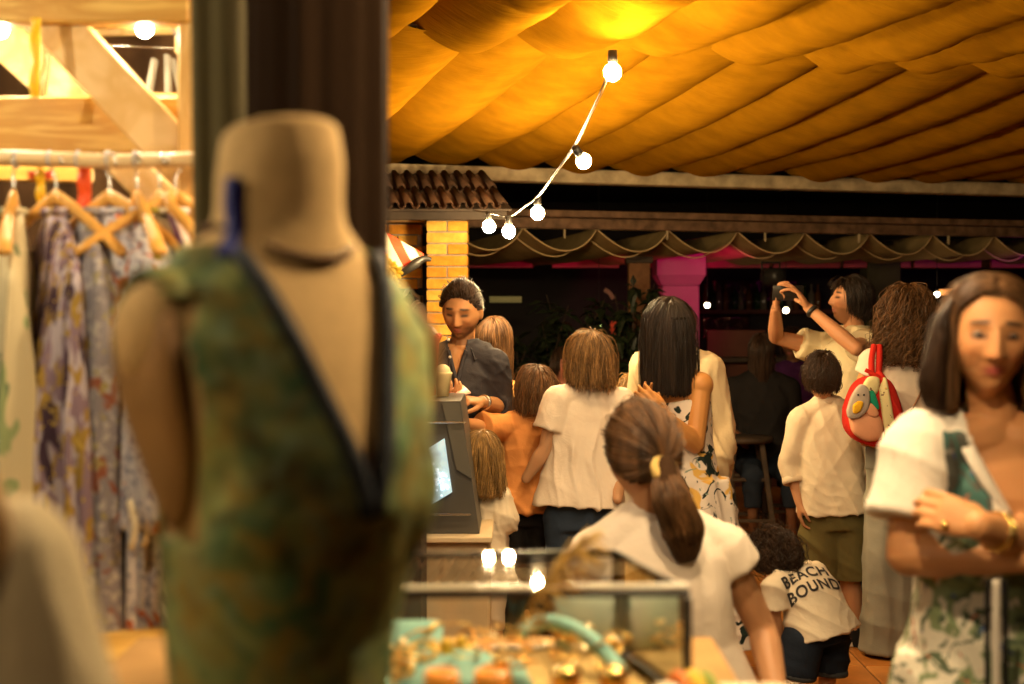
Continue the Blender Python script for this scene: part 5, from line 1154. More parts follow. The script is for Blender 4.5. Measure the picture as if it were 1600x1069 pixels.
def collar(J, M, t, m, s, r=.06, h=.03, tilt=.0, name='collar', fall=.018):
    c = J['neck'] + np.array([0, 0, .012]); f = np.array([M[0, 1], M[1, 1], 0]); f = nrm(f) if np.linalg.norm(f) > .05 else np.array([0, 1., 0]); sd = np.cross(f, [0, 0, 1.])
    e = np.linspace(R(-65), R(245), 40); rings = []
    for a in e:
        d = sd*math.cos(a) - f*math.sin(a)*1.0; o = c + d*r*s*1.0
        dz = -.022*max(0, -math.sin(a))
        rings.append([o + [0, 0, -.012+dz], o + d*.004*s + [0, 0, h*s+dz], o + d*.009*s + [0, 0, h*s+.002+dz], o + d*fall*s + [0, 0, -.010*s+dz*1.5], o + d*(fall-.004)*s + [0, 0, -.012*s+dz*1.5], o + d*.004*s + [0, 0, -.014+dz]])
    V, F = loft(rings); return put(name, V, F, m, t)
# ---------------- cloth colours
def linen(name, c, b=.35, n=.06):
    if name in MATS: return MATS[name]
    m = mat(name, c, .85, noise=(9, n), bump=(220, b, .002), sheen=.1); N, L = nodes_of(m); bs = [x for x in N if x.type == 'BUMP'][0]
    tc = N.new('ShaderNodeTexCoord'); t = N.new('ShaderNodeTexNoise'); t.inputs['Scale'].default_value = 13; t.inputs['Detail'].default_value = 3; t.inputs['Distortion'].default_value = 2.2; L.new(tc.outputs['Object'], t.inputs[0])
    b2 = N.new('ShaderNodeBump'); b2.inputs['Strength'].default_value = .55; b2.inputs['Distance'].default_value = .005; L.new(t.outputs[0], b2.inputs['Height']); L.new(b2.outputs[0], bs.inputs['Normal']); return m
m_cham = linen('charcoal_linen', (.050, .047, .055)); m_white = linen('white_cotton', (.74, .66, .56)); m_pale = linen('peach_white_cotton', (.76, .64, .52))
m_orange = linen('orange_jersey', (.62, .25, .075), .2); m_beige = linen('beige_linen', (.62, .52, .33)); m_denim = linen('blue_denim', (.035, .050, .080)); m_blackc = linen('black_cotton', (.018, .016, .016))
m_navy = linen('navy_cotton', (.018, .024, .038)); m_olv = linen('olive_cotton', (.13, .105, .04)); m_jeans = mat('faded_denim', (.25, .235, .19), .85, noise=(3, .35), bump=(160, .4, .003)); m_apric = linen('apricot_cotton', (.72, .38, .12))
m_crm = linen('cream_cardigan', (.70, .55, .34)); m_shoe = mat('black_suede', (.03, .025, .022), .8); m_sole = mat('pale_rubber', (.6, .52, .4), .7); m_lea = mat('tan_leather', (.25, .10, .04), .5)
m_trop = printed('tropical_print', (.74, .62, .52), [((.72, .42, .10), 7.5, .60, 4, (1, 1, 1), 1.6), ((.02, .03, .025), 8, .555, 2, (1, 1, 1.2), 2.6), ((.24, .30, .24), 22, .66, 6, (1, 1, 1), 1)], bump=(120, .3, .003))
m_flor = printed('floral_green_print', (.68, .62, .50), [((.20, .25, .13), 13, .50, 3, (1, 1, .8), 1.6), ((.10, .13, .08), 20, .57, 6, (1, 1, 1), 1.5), ((.50, .16, .08), 26, .66, 1, (1, 1, 1), 1), ((.06, .10, .22), 18, .68, 9, (1, 1, 1), 1)], bump=(120, .3, .003))
m_dprint = printed('dark_peacock_print', (.10, .10, .085), [((.07, .16, .14), 18, .50, 3, (1, 1, .7), 1.6), ((.30, .28, .24), 16, .56, 6, (1, 1, .6), 1.5), ((.05, .10, .40), 16, .60, 1, (1, 1, 1), 1), ((.42, .18, .12), 22, .64, 9, (1, 1, 1), 1)], bump=(120, .3, .003))
m_whtee = linen('ecru_jersey', (.74, .62, .46), .25)
def below(J, Y, ya, yk, yan):        # straight legs under hips given by px
    pass

# ===== 1 man in dark shirt
Y = 6.05
J = dict(head=(722, 487), neck=(722, 545, .03), sha=(672, 566, .03), shb=(772, 568, -.02), ela=(655, 640, .05), elb=(782, 636, .06), wra=(688, 622, -.20), wrb=(751, 628, -.19), pelvis=(725, 705, .02), hipa=(695, 715, .02), hipb=(757, 715, .02), kna=(695, 860, 0), knb=(757, 860, 0), ana=(692, 1015, .04), anb=(760, 1015, .04), bend=(0, .006, 0))
hnd = [(P(751, 628, Y-.19), P(714, 622, Y-.27)-P(751, 628, Y-.19), (.1, .5, -1), dict(s=.98, curl=(42, 48, 30), spread=4, thumb=1, thumbout=35)),
       (P(688, 622, Y-.20), P(712, 620, Y-.29)-P(688, 622, Y-.20), (0, .4, 1), dict(s=.98, curl=(30, 55, 40), spread=3, thumb=1, thumbout=30))]
t, Jw, M, H = person('man in dark linen shirt looking down at his hands behind the counter', Y, J, (-14, -17, 4), s=1.0, hs=1.05, beard=.95, vox=.0042, hands=hnd, skin=(.50, .24, .10))
shirt_man = t
fshirt = [((.9, .1, .5), 34, .0045, 3), ((.2, .4, 1), 46, .003, 7), ((1, 0, -.6), 22, .005, 12)]
pr = [torso(Jw, 1.0, MEN, -.16, .965, .016, .02)] + yoke(Jw, 1.0, .004)
for k in 'ab': pr += sleeve(Jw['sh'+k], Jw['el'+k], Jw['wr'+k], 1.22, 1.0, .070, .064, .060)
def keep1(c, n):
    L = (c - Jw['neck']); w = np.interp(L[:, 2], [-.125, .02], [.0, .040]); f = (c[:, 1] < Jw['neck'][1] - .01)
    return ~((np.abs(L[:, 0] + .018) < w) & f & (L[:, 2] > -.19))
o = cloth(t, pr, m_cham, 'shirt', .0065, 3, fshirt, keep=keep1)
bpy.context.view_layer.update(); nk = Jw['neck']
for sx in (-1, 1):
    pts = []
    for z in np.linspace(-.005, -.135, 14):
        x = nk[0] - .018 + sx*(np.interp(z, [-.125, .02], [.0, .040]) + .004); q = np.array([x, nk[1]-1, nk[2]+z]) - base(t); hit, loc, nn, _ = o.ray_cast(Vector(q), Vector((0, 1, 0)))
        if hit and loc.y < nk[1] - base(t)[1] + .03: pts.append(np.array(loc) + base(t) + [0, -.003, 0])
    if len(pts) > 3:
        pts = np.array(pts); pts[1:-1] = (pts[:-2] + pts[1:-1]*2 + pts[2:])/4; V, F = tube(bez(pts, 3), .0085, 8); put('placket_edge', V, F, m_cham, t)
for sgn in (-1, 1):   # rolled cuffs
    k = 'a' if sgn < 0 else 'b'; e_ = Jw['el'+k]; w_ = Jw['wr'+k]; d = nrm(w_-e_); a_, b_1 = frame_of(d); c0 = e_ + (w_-e_)*.20
    V, F = torus(c0, .052, .010, np.stack([a_, b_1, d*2.2], 1), 26, 8); put('cuff', V, F, m_cham, t)
# collar leaves and placket
nk = Jw['neck']
for sx in (-1, 1):
    p0 = nk + [sx*.062-.01, .01, .03]; p1 = nk + [sx*.052-.014, -.075, .0]; p2 = nk + [sx*.075-.02, -.098, -.05]; p3 = nk + [sx*.10-.012, -.055, -.02]; p4 = nk + [sx*.085-.01, .03, .005]
    V, F = loft([[p0, p1, p2, p3, p4], [q + np.array([sx*.003, -.006, .004]) for q in (p0, p1, p2, p3, p4)]]); put('collar', V, F, m_cham, t, smooth=False)
V, F = chain([nk + [-.068, .0, .02], nk + [-.015, .055, .03], nk + [.045, .0, .02]], [.012, .014, .012]); put('collar', V, F, m_cham, t)
def shirtfront(px, py, lift=.0): return P(px, py, Y - .155 - lift)
V, F = beam(P(703, 556, Y-.135), P(694, 690, Y-.150), .030, .006, .001); put('placket', V, F, m_cham, t, smooth=False)
for px, py in ((701, 531), (703, 558), (698, 583), (696, 612)):
    c = P(px, py, Y-.150 if py > 540 else Y-.105); th = np.linspace(0, 2*np.pi, 12, endpoint=False); V, F = loft([[c + [math.cos(a)*r, -z, math.sin(a)*r] for a in th] for r, z in ((.0058, 0), (.0062, .003), (.005, .005))]); put('button', V, F, mat('pearl_button', (.85, .8, .7), .25), t)
c = Jw['wrb']*.86 + Jw['elb']*.14; d = nrm(Jw['wrb']-Jw['elb']); a_, b_1 = frame_of(d); V, F = torus(c, .029, .006, np.stack([a_, b_1, d*1.6], 1), 24, 8); w = put('watch', V, F, m_silver, t); V, F = ell(c + [0, -.028, .012], (.016, .008, .016)); put('watch_face', V, F, mat('watch_dial', (.7, .65, .55), .2), w)
hair(t, H, M, 1.035, H_DARK[0], H_DARK[1], short=True, puff=.955, style='down', n=6500, length=.045, thick=.005, taper=.0, crown=(.01, .16, .0), fringe=.05, seed=3, rad=.0011, zfall=-.3, back=-.05, K_=9, wisps=.7, hl=.022)
hair(t, H + M @ np.array([.004,   .004, .004]), M, 1.03, H_DARK[0], H_DARK[1], short=True, puff=.955, style='down', n=2200, length=.05, thick=.015, taper=.0, crown=(-.05, .16, .02), fringe=.055, seed=4, rad=.0011, zfall=-.3, back=.07, K_=9, wisps=.9, hl=.022)
trousers(Jw, 1.0, m_navy, t)
shoes(Jw, t, M, 1.0, m_shoe)
o = put('phone', *box((0, 0, 0), (.072, .009, .14), rotx(R(-62)) @ roty(R(60)), .003), mat('pink_case', (.75, .42, .32), .4)); o.location = P(706, 615, Y-.30); tag(o, 'pale pink phone held by the man in the dark shirt', 'phone')

# ===== 2 woman behind him
Y = 6.95
J = dict(head=(773, 533), neck=(768, 590, .02), sha=(725, 612), shb=(795, 610), ela=(720, 690), elb=(798, 690), wra=(730, 735, -.15), wrb=(790, 740, -.1), pelvis=(762, 745), hipa=(740, 750), hipb=(784, 750), kna=(742, 850), knb=(782, 850), ana=(742, 955, .03), anb=(782, 955, .03))
t, Jw, M, H = person('woman with long brown hair and apricot top behind the man in the dark shirt', Y, J, (150, -12), s=.9, hs=.95, prof=WOM, vox=.009, male=False)
pr = [torso(Jw, .9, WOM, -.1, .95, .014)] + yoke(Jw, .9); 
for k in 'ab': pr += sleeve(Jw['sh'+k], Jw['el'+k], Jw['wr'+k], 1.3, .9)
cloth(t, pr, m_apric, 'blouse', .009, 4, fshirt); trousers(Jw, .9, m_navy, t); shoes(Jw, t, M, .9, m_shoe)
c = hair(t, H, M, .95, *H_BROWN, style='long', n=2200, length=.30, thick=.012, taper=.05, part=True, seed=5, rad=.0013)

# ===== 3 boy in orange
Y = 5.95
J = dict(head=(838, 613), neck=(826, 652, .02), sha=(785, 668, -.02), shb=(862, 672, .03), ela=(752, 668, -.12), elb=(868, 735, .05), wra=(718, 660, -.22), wrb=(860, 790, -.03), pelvis=(822, 800), hipa=(803, 808), hipb=(842, 808), kna=(800, 915), knb=(846, 915), ana=(798, 1035, .02), anb=(850, 1030, .04), bend=(0, .01, 0))
t, Jw, M, H = person('boy in an orange t-shirt reaching towards the dark display', Y, J, (-142, -14), s=.82, hs=.88, prof=KID, child=True, vox=.0065, hands=[(P(718, 660, Y-.22), (-1, -.3, -.1), (0, 0, -1), dict(s=.75))])
pr = [torso(Jw, .84, KID, -.03, .96, .014, .075)] + yoke(Jw, .82)
pr += sleeve(Jw['sha'], Jw['ela'], Jw['wra'], .98, .82, .070, .078); pr += sleeve(Jw['shb'], Jw['elb'], Jw['wrb'], .9, .82, .07, .08)
cloth(t, pr, m_orange, 't_shirt', .0065, 4, [((.75, 0, .7), 26, .011, 3, lambda c: np.clip((P(0, 700, 5.95)[2]-c[:, 2])*8, .15, 1)), ((.2, .2, 1), 40, .003, 6), ((1, 0, .1), 30, .004, 9)])
V, F = torus(Jw['neck'] + [0, 0, -.004], .052, .008, np.stack([[1, 0, 0], [0, 1, 0], [0, 0, 1.2]], 1), 26, 8); put('neckband', V, F, m_orange, t)
hair(t, H, M, .90, *H_BROWN, style='down', n=3200, length=.16, thick=.016, taper=.06, floor_=-.085, fringe=.07, seed=6, rad=.0012, zfall=-.02, back=-.085, wisps=.9, kidline=0)
trousers(Jw, .80, m_blackc, t, frac=1.9, prof=KID); shoes(Jw, t, M, .8, m_shoe, m_sole)

# ===== 4 little girl
Y = 5.62
J = dict(head=(752, 716), neck=(757, 768, .01), sha=(735, 782), shb=(778, 780), ela=(728, 815), elb=(786, 812, -.02), wra=(722, 840, -.1), wrb=(778, 845, -.05), pelvis=(758, 880), hipa=(747, 885), hipb=(770, 885), kna=(746, 965), knb=(771, 965), ana=(744, 1055, .02), anb=(773, 1055, .02))
t, Jw, M, H = person('small girl with wavy light hair and cream blouse beside the dark display', Y, J, (-165, -15), s=.66, hs=.84, prof=KID, child=True, male=False, vox=.0065)
pr = [torso(Jw, .68, KID, -.25, .96, .018, .06)] + yoke(Jw, .68, .008)
for k in 'ab': pr += sleeve(Jw['sh'+k], Jw['el'+k], Jw['wr'+k], 1.1, .8, .075, .085, .07)
cloth(t, pr, m_whtee, 'blouse', .0065, 3, [((.9, 0, .3), 50, .007, 3), ((.4, 0, 1), 40, .005, 5)]); trousers(Jw, .64, m_whtee, t, frac=1.2, prof=KID); shoes(Jw, t, M, .6, m_shoe)
hair(t, H, M, .88, *H_BLOND, style='long', n=3400, length=.26, floor_=-.155, thick=.016, taper=-.02, curl=.004, curlk=6, seed=7, rad=.0013, wisps=.6, back=-.08)

# ===== 5 pale shirted boy
Y = 5.75
J = dict(head=(922, 562), neck=(917, 606, .02), sha=(872, 626, -.01), shb=(968, 628, .02), ela=(853, 700, -.02), elb=(972, 715, .04), wra=(822, 748, .02), wrb=(965, 780, -.12), pelvis=(906, 800), hipa=(883, 808), hipb=(930, 808), kna=(880, 925), knb=(933, 925), ana=(878, 1055, .03), anb=(936, 1055, .03), bend=(.0, .012, 0))
t, Jw, M, H = person('boy with light brown bowl hair in a loose pale short sleeved shirt', Y, J, (-150, -10), s=.86, hs=.92, prof=KID, child=True, vox=.006, skin=(.55, .30, .16))
pr = [torso(Jw, .88, KID, .03, .965, .014, .095)] + yoke(Jw, .86)
pr += sleeve(Jw['sha'], Jw['ela'], Jw['wra'], .62, .86, .072, .084); pr += sleeve(Jw['shb'], Jw['elb'], Jw['wrb'], .7, .86, .072, .084)
cloth(t, pr, m_pale, 'shirt', .0062, 3, [((1, 0, .06), 34, .007, 3, lambda c: np.clip((P(0, 640, 5.75)[2]-c[:, 2])*6, .1, 1)), ((.3, 0, 1), 40, .002, 6), ((1, 0, .8), 22, .004, 19)])
collar(Jw, M, t, m_pale, .84, .062, .022)
V, F = beam(P(858, 793, Y-.115), P(955, 799, Y-.10), .004, .006, 0)
hair(t, H, M, .93, mat('hair_lightbrown', (.10, .05, .018), .45, bump=(90, .5), stretch=(3, 3, .4)), hairmat('strand_lightbrown', (.19, .10, .035)), style='down', n=4600, length=.19, thick=.018, taper=.04, floor_=-.10, fringe=.08, seed=8, rad=.0012, zfall=-.01, back=-.088, wisps=1.1)
trousers(Jw, .84, m_denim, t, frac=1.9, prof=KID); shoes(Jw, t, M, .84, m_shoe, m_sole)

# ===== 6 small blond child between
Y = 6.35
J = dict(head=(988, 624), neck=(990, 668), sha=(962, 682), shb=(1016, 682), ela=(958, 740), elb=(1020, 740), wra=(958, 790, -.05), wrb=(1018, 790, -.05), pelvis=(990, 785), hipa=(976, 790), hipb=(1003, 790), kna=(975, 880), knb=(1004, 880), ana=(975, 985), anb=(1004, 985))
t, Jw, M, H = person('small fair haired child half hidden beside the pale shirted boy', Y, J, (175, -5), s=.72, hs=.86, prof=KID, child=True, vox=.009)
pr = [torso(Jw, .72, KID, -.12, .96, .014, .03)] + yoke(Jw, .72); 
for k in 'ab': pr += sleeve(Jw['sh'+k], Jw['el'+k], Jw['wr'+k], .7, .72)
cloth(t, pr, m_white, 't_shirt', .009, 4, fshirt); trousers(Jw, .7, m_denim, t, frac=1.0, prof=KID); shoes(Jw, t, M, .7, m_shoe)
hair(t, H, M, .88, *H_BLOND, style='down', n=2600, length=.10, thick=.014, taper=.2, seed=9, rad=.0013, back=-.075, wisps=.7)

# ===== 8 person in cream cardigan behind the long black hair
Y = 6.1
J = dict(head=(1056, 512), neck=(1060, 556), sha=(1010, 580), shb=(1104, 578), ela=(1002, 670), elb=(1120, 668), wra=(1010, 735, -.15), wrb=(1116, 745, -.12), pelvis=(1064, 700), hipa=(1035, 710), hipb=(1090, 710), kna=(1035, 855), knb=(1090, 855), ana=(1035, 1015, .03), anb=(1090, 1015, .03))
t, Jw, M, H = person('person in a loose cream cardigan mostly hidden behind the long black hair', Y, J, (170, 0), s=.98, hs=.9, prof=WOM, vox=.009, male=False)
pr = [torso(Jw, .98, WOM, -.35, .955, .03, .06)] + yoke(Jw, .98, .008)
for k in 'ab': pr += sleeve(Jw['sh'+k], Jw['el'+k], Jw['wr'+k], 1.75, 1, .078, .085, .08)
cloth(t, pr, m_crm, 'cardigan', .009, 3, [((1, .3, .1), 40, .010, 4), ((.5, 0, 1), 20, .004, 5)]); trousers(Jw, .95, m_navy, t, prof=WOM); shoes(Jw, t, M, .95, m_shoe)
hair(t, H, M, .92, *H_DARK, style='down', n=1200, length=.12, seed=10, rad=.0013, thick=.01)

# ===== 7 long black hair
Y = 5.45
J = dict(head=(1044, 515), neck=(1056, 576, .02), sha=(1024, 606, .10), shb=(1094, 602, -.05), ela=(1015, 690, .05), elb=(1086, 694, -.11), wra=(1018, 655, -.12), wrb=(1038, 650, -.20), pelvis=(1072, 770, -.0), hipa=(1045, 782), hipb=(1094, 780), kna=(1050, 905), knb=(1092, 905), ana=(1050, 1080, .03), anb=(1094, 1080, .03), bend=(.01, .0, 0))
hnd = [(P(1038, 650, Y-.20), P(1010, 622, Y-.21)-P(1038, 650, Y-.20), (-.3, 1, .3), dict(s=.85, curl=(12, 25, 18), spread=4, thumb=-1, thumbout=25)), (P(1018, 655, Y-.12), P(1008, 630, Y-.1)-P(1018, 655, Y-.12), (.3, -1, 0), dict(s=.85))]
t, Jw, M, H = person('woman with long straight black hair in a strapless tropical print dress', Y, J, (-160, -6), s=.92, hs=.96, prof=WOM, vox=.005, male=False, hands=hnd, skin=(.54, .24, .07), armr=(.048, .042, .040, .026))
pr = [torso(Jw, .93, WOM, -.16, .74, .010, .03)]
pr.append(loft([Jw['pelvis'] + np.array([.0, 0, z]) + np.stack([np.cos(e)*w*(1+.05*np.sin(9*e)), np.sin(e)*w*.8*(1+.05*np.sin(9*e)), 0*e], 1) for e in [np.linspace(0, 2*np.pi, 54, endpoint=False)] for z, w in ((.06, .165), (-.06, .19), (-.2, .21), (-.4, .235), (-.58, .26))]))
cloth(t, pr, m_trop, 'strapless_dress', .0065, 3, [((1, .4, .1), 34, .005, 4), ((.3, 0, 1), 46, .004, 5)]); shoes(Jw, t, M, .92, m_lea)
hair(t, H, M, .99, *H_BLACK, style='long', n=5200, length=.42, floor_=-.245, thick=.016, taper=.0, part=True, seed=11, rad=.0014, wisps=.12, K_=18, back=-.09, spreadx=0)
bulk = [cone(H + M @ np.array([0, -.045, -.02]), H + M @ np.array([0, -.05, 0]) + [.004, 0, -.15], .070, .060, 24)]
me = union(bulk, .007, 6, t); put_mesh('hair', me, H_BLACK[0], t)
pb = bez([H + M @ np.array([-.06, .01, .045]), H + M @ np.array([-.04, -.085, .035]), H + M @ np.array([.0, -.108, .03]), H + M @ np.array([.045, -.085, .035]), H + M @ np.array([.06, 0, .045])], 8); V, F = tube(pb, .006, 8); put('hair_twist', V, F, H_BLACK[0], t)
c = Jw['wrb']*.85 + Jw['elb']*.15; d = nrm(Jw['wrb']-Jw['elb']); a_, b_1 = frame_of(d); V, F = torus(c, .029, .004, np.stack([a_, b_1, d], 1), 22, 6); put('bracelet', V, F, m_silver, t)

# ===== 10 bending toddler
Y = 5.2
J = dict(head=(1206, 866, .05), neck=(1240, 893, .04), sha=(1212, 916, -.06), shb=(1262, 898, .13), ela=(1212, 962, -.05), elb=(1252, 958, .20), wra=(1219, 1010, -.03), wrb=(1240, 1010, .14), pelvis=(1284, 990, .0), hipa=(1254, 1000, -.06), hipb=(1296, 996, .07), kna=(1240, 1072, -.05), knb=(1292, 1070, .06), ana=(1243, 1130, -.02), anb=(1290, 1130, .07), bend=(.008, .0, .018), foot=(-.8, -.5, 0))
t, Jw, M, H = person('curly haired toddler bending forward in a printed ecru t-shirt', Y, J, (-118, -62), s=.56, hs=.74, prof=KID, child=True, vox=.0055, hands=[(P(1219, 1010, Y-.03), (0, .1, -1), (1, 0, 0), dict(s=.55))], skin=(.45, .22, .11))
pr = [torso(Jw, .68, KID, -.02, .96, .018, .05)] + yoke(Jw, .62, .008)
pr += sleeve(Jw['sha'], Jw['ela'], Jw['wra'], .72, .62, .078, .088); pr += sleeve(Jw['shb'], Jw['elb'], Jw['wrb'], .7, .62, .078, .086)
tee = cloth(t, pr, m_whtee, 't_shirt', .0052, 4, [((.6, .2, 1), 50, .0035, 4), ((1, 0, -.3), 40, .003, 5)])
hair(t, H, M, .78, *H_DARK, style='down', n=2600, length=.11, thick=.030, curl=.011, curlk=22, seed=13, rad=.0013, fringe=.08, taper=-.1, wisps=1.5, puff=1.0, K_=16, zfall=-.15)
trousers(Jw, .60, m_navy, t, frac=.72, prof=KID, r=(.125, .125, .1)); shoes(Jw, t, M, .55, m_shoe)
for k in 'ab':
    c = Jw['hip'+k] + (Jw['kn'+k]-Jw['hip'+k])*.72; d = nrm(Jw['kn'+k]-Jw['hip'+k]); a_, b_1 = frame_of(d); V, F = torus(c, .070, .006, np.stack([a_, b_1, d*2], 1), 26, 8); put('turned_up_hem', V, F, linen('faded_navy', (.05, .055, .06)), t)
# lettering projected onto the shirt back
def lettering(word, centre, right, up, size, normal, target, m, parent, arc=0.0, name='lettering', extr=.0):
    cu = bpy.data.curves.new('txt', 'FONT'); cu.body = word; cu.size = size; cu.align_x = 'CENTER'; cu.offset = size*.028; cu.space_character = 1.12
    o = bpy.data.objects.new('txt', cu); link(o); dg = bpy.context.evaluated_depsgraph_get(); me0 = bpy.data.meshes.new_from_object(o.evaluated_get(dg)); bpy.data.objects.remove(o)
    import bmesh
    bm = bmesh.new(); bm.from_mesh(me0); bmesh.ops.triangulate(bm, faces=bm.faces[:]); bmesh.ops.subdivide_edges(bm, edges=[e for e in bm.edges if e.calc_length() > size*.12], cuts=2, use_grid_fill=False); bmesh.ops.triangulate(bm, faces=bm.faces[:])
    L = [v.co.copy() for v in bm.verts]; F = [[v.index for v in f.verts] for f in bm.faces]; bm.free()
    right, up, normal = nrm(right), nrm(up), nrm(normal); bs = base(parent); out = []
    for v in L:
        y = v.y + arc*(1 - (v.x/(size*1.6))**2); q = np.asarray(centre) + right*v.x + up*y
        hit, loc, nn, _ = target.ray_cast(Vector(q + normal*.3 - bs), Vector(-normal))
        out.append((np.array(loc) + np.array(nn)*.0022 + bs) if hit else q)
    return put(name, out, F, m, parent, smooth=False)
m_ink = mat('charcoal_print', (.05, .045, .045), .8)
bpy.context.view_layer.update()
rt = nrm(P(1300, 892, Y+.05)-P(1236, 916, Y-.02)); nm = nrm(np.array([-.12, -1, .55])); upv = nrm(np.cross(nm, rt)); upv = upv if upv[2] > 0 else -upv; rt = nrm(rt - nm*np.dot(rt, nm))
lettering('BEACH', P(1262, 908, Y-.06), rt, upv, .056, nm, tee, m_ink, t, arc=.012)
lettering('BOUND', P(1276, 930, Y-.06), rt, upv, .056, nm, tee, m_ink, t, arc=.008)

# ===== 12 man raising a phone
Y = 7.15
J = dict(head=(1327, 472), neck=(1336, 522, .02), sha=(1283, 545, .16), shb=(1352, 536, -.10), ela=(1212, 527, .12), elb=(1338, 545, -.36), wra=(1212, 482, -.12), wrb=(1262, 480, -.22), pelvis=(1312, 672, 0), hipa=(1295, 680, .08), hipb=(1326, 680, -.08), kna=(1292, 815, .08), knb=(1326, 815, -.08), ana=(1298, 950, .1), anb=(1335, 950, -.06), bend=(.01, 0, 0), foot=(-.9, -.2, 0))
hnd = [(P(1212, 482, Y-.12), P(1212, 462, Y-.13)-P(1212, 482, Y-.12), (1, -.2, 0), dict(s=1, curls=[(25, 50, 20), (65, 70, 40), (75, 70, 40), (80, 70, 40)], thumb=1, thumbout=25)),
       (P(1262, 480, Y-.22), P(1246, 455, Y-.23)-P(1262, 480, Y-.22), (-1, .1, -.3), dict(s=1.0, curls=[(35, 30, 15), (20, 20, 10), (10, 15, 10), (5, 10, 5)], spread=12, thumb=-1, thumbout=60))]
t, Jw, M, H = person('bearded man in beige shirt raising a phone with both hands', Y, J, (-82, 12), s=1.02, hs=.98, vox=.0045, hands=hnd, beard=.7, skin=(.50, .24, .12))
pr = [torso(Jw, 1.02, MEN, -.25, .965, .022, .03)] + yoke(Jw, 1.02, .004); pr += sleeve(Jw['sha'], Jw['ela'], Jw['wra'], .48, 1.0, .076, .080); pr += sleeve(Jw['shb'], Jw['elb'], Jw['wrb'], .55, 1.0, .076, .080)
cloth(t, pr, m_beige, 'shirt', .0068, 3, [((.9, .1, .5), 30, .007, 3), ((.2, .4, 1), 46, .003, 7), ((.7, 0, -.6), 20, .006, 12)])
collar(Jw, M, t, m_beige, 1.0, .064, .028)
trousers(Jw, 1.02, m_navy, t); shoes(Jw, t, M, 1.0, m_shoe)
hair(t, H, M, 1.0, *H_BLACK, style='down', n=3400, length=.09, floor_=-.06, thick=.020, taper=.1, fringe=.028, crown=(0, .05, .12), seed=15, rad=.0013, zfall=-.03, back=-.085, wisps=1.0, hl=.006, faceclear=.074)
o = put('phone', *box((0, 0, 0), (.078, .010, .15), roty(R(90)) @ rotz(R(20)), .003), m_black); o.location = P(1231, 458, Y-.17); tag(o, 'dark phone held up in both hands by the man in beige', 'phone')
V, F = box((-.02, -.007, .05), (.02, .004, .04), None, .001); 
c = Jw['wrb']*.9 + Jw['elb']*.1; d = nrm(Jw['wrb']-Jw['elb']); a_, b_1 = frame_of(d); V, F = torus(c, .028, .008, np.stack([a_, b_1, d*1.5], 1), 24, 8); put('watch_strap', V, F, m_black, t)

# ===== 11 boy in white linen shirt, olive shorts
Y = 6.5
J = dict(head=(1283, 590), neck=(1291, 630, .01), sha=(1252, 656, -.02), shb=(1338, 652, .04), ela=(1236, 726, .02), elb=(1352, 725, .02), wra=(1249, 786, -.04), wrb=(1350, 780, -.05), pelvis=(1302, 798), hipa=(1281, 806), hipb=(1326, 806), kna=(1282, 905), knb=(1328, 905), ana=(1285, 990, .03), anb=(1337, 990, .02), bend=(.0, -.005, 0), foot=(-.86, .2, 0))
t, Jw, M, H = person('boy in white rolled sleeve shirt, olive shorts and black sneakers seen from behind', Y, J, (-172, 0), s=.86, hs=.88, prof=KID, child=True, vox=.006, hands=[(P(1249, 786, Y-.04), (.05, .1, -1), (1, 0, 0), dict(s=.8))], skin=(.50, .25, .13))
pr = [torso(Jw, .88, KID, -.01, .965, .016, .045)] + yoke(Jw, .86, .002)
pr += sleeve(Jw['sha'], Jw['ela'], Jw['wra'], 1.42, .86, .070, .066, .062); pr += sleeve(Jw['shb'], Jw['elb'], Jw['wrb'], 1.4, .86, .070, .064, .06)
cloth(t, pr, m_whtee, 'shirt', .0062, 3, [((.15, 0, 1), 52, .0048, 3, lambda c: np.clip((P(0, 700, 6.5)[2]-c[:, 2])*6, .2, 1)), ((1, 0, .5), 34, .004, 6), ((.9, 0, -.9), 24, .004, 19)])
collar(Jw, M, t, m_whtee, .80, .056, .022, fall=.008)
for k in 'a': d = nrm(Jw['wra']-Jw['ela']); c = Jw['ela'] + (Jw['wra']-Jw['ela'])*.40; a_, b_1 = frame_of(d); V, F = torus(c, .048, .009, np.stack([a_, b_1, d*2], 1), 24, 8); put('cuff', V, F, m_whtee, t)
hair(t, H, M, .92, *H_DARK, style='down', n=4200, length=.04, floor_=-.06, thick=.012, curl=.003, curlk=26, seed=16, rad=.0013, back=-.06, short=True, wisps=1.6, K_=9, zfall=-.2)
trousers(Jw, .88, m_olv, t, frac=1.0, r=(.105, .105, .1), prof=KID, folds=[((.5, 0, 1), 22, .009, 3), ((1, 0, .2), 26, .005, 8)], name='shorts')
shoes(Jw, t, M, .9, m_shoe, m_sole)
for k in 'ab': V, F = cone(Jw['an'+k] + [0, 0, .03], Jw['an'+k] + [0, 0, -.04], .036, .036); put('sock', V, F, m_blackc, t)

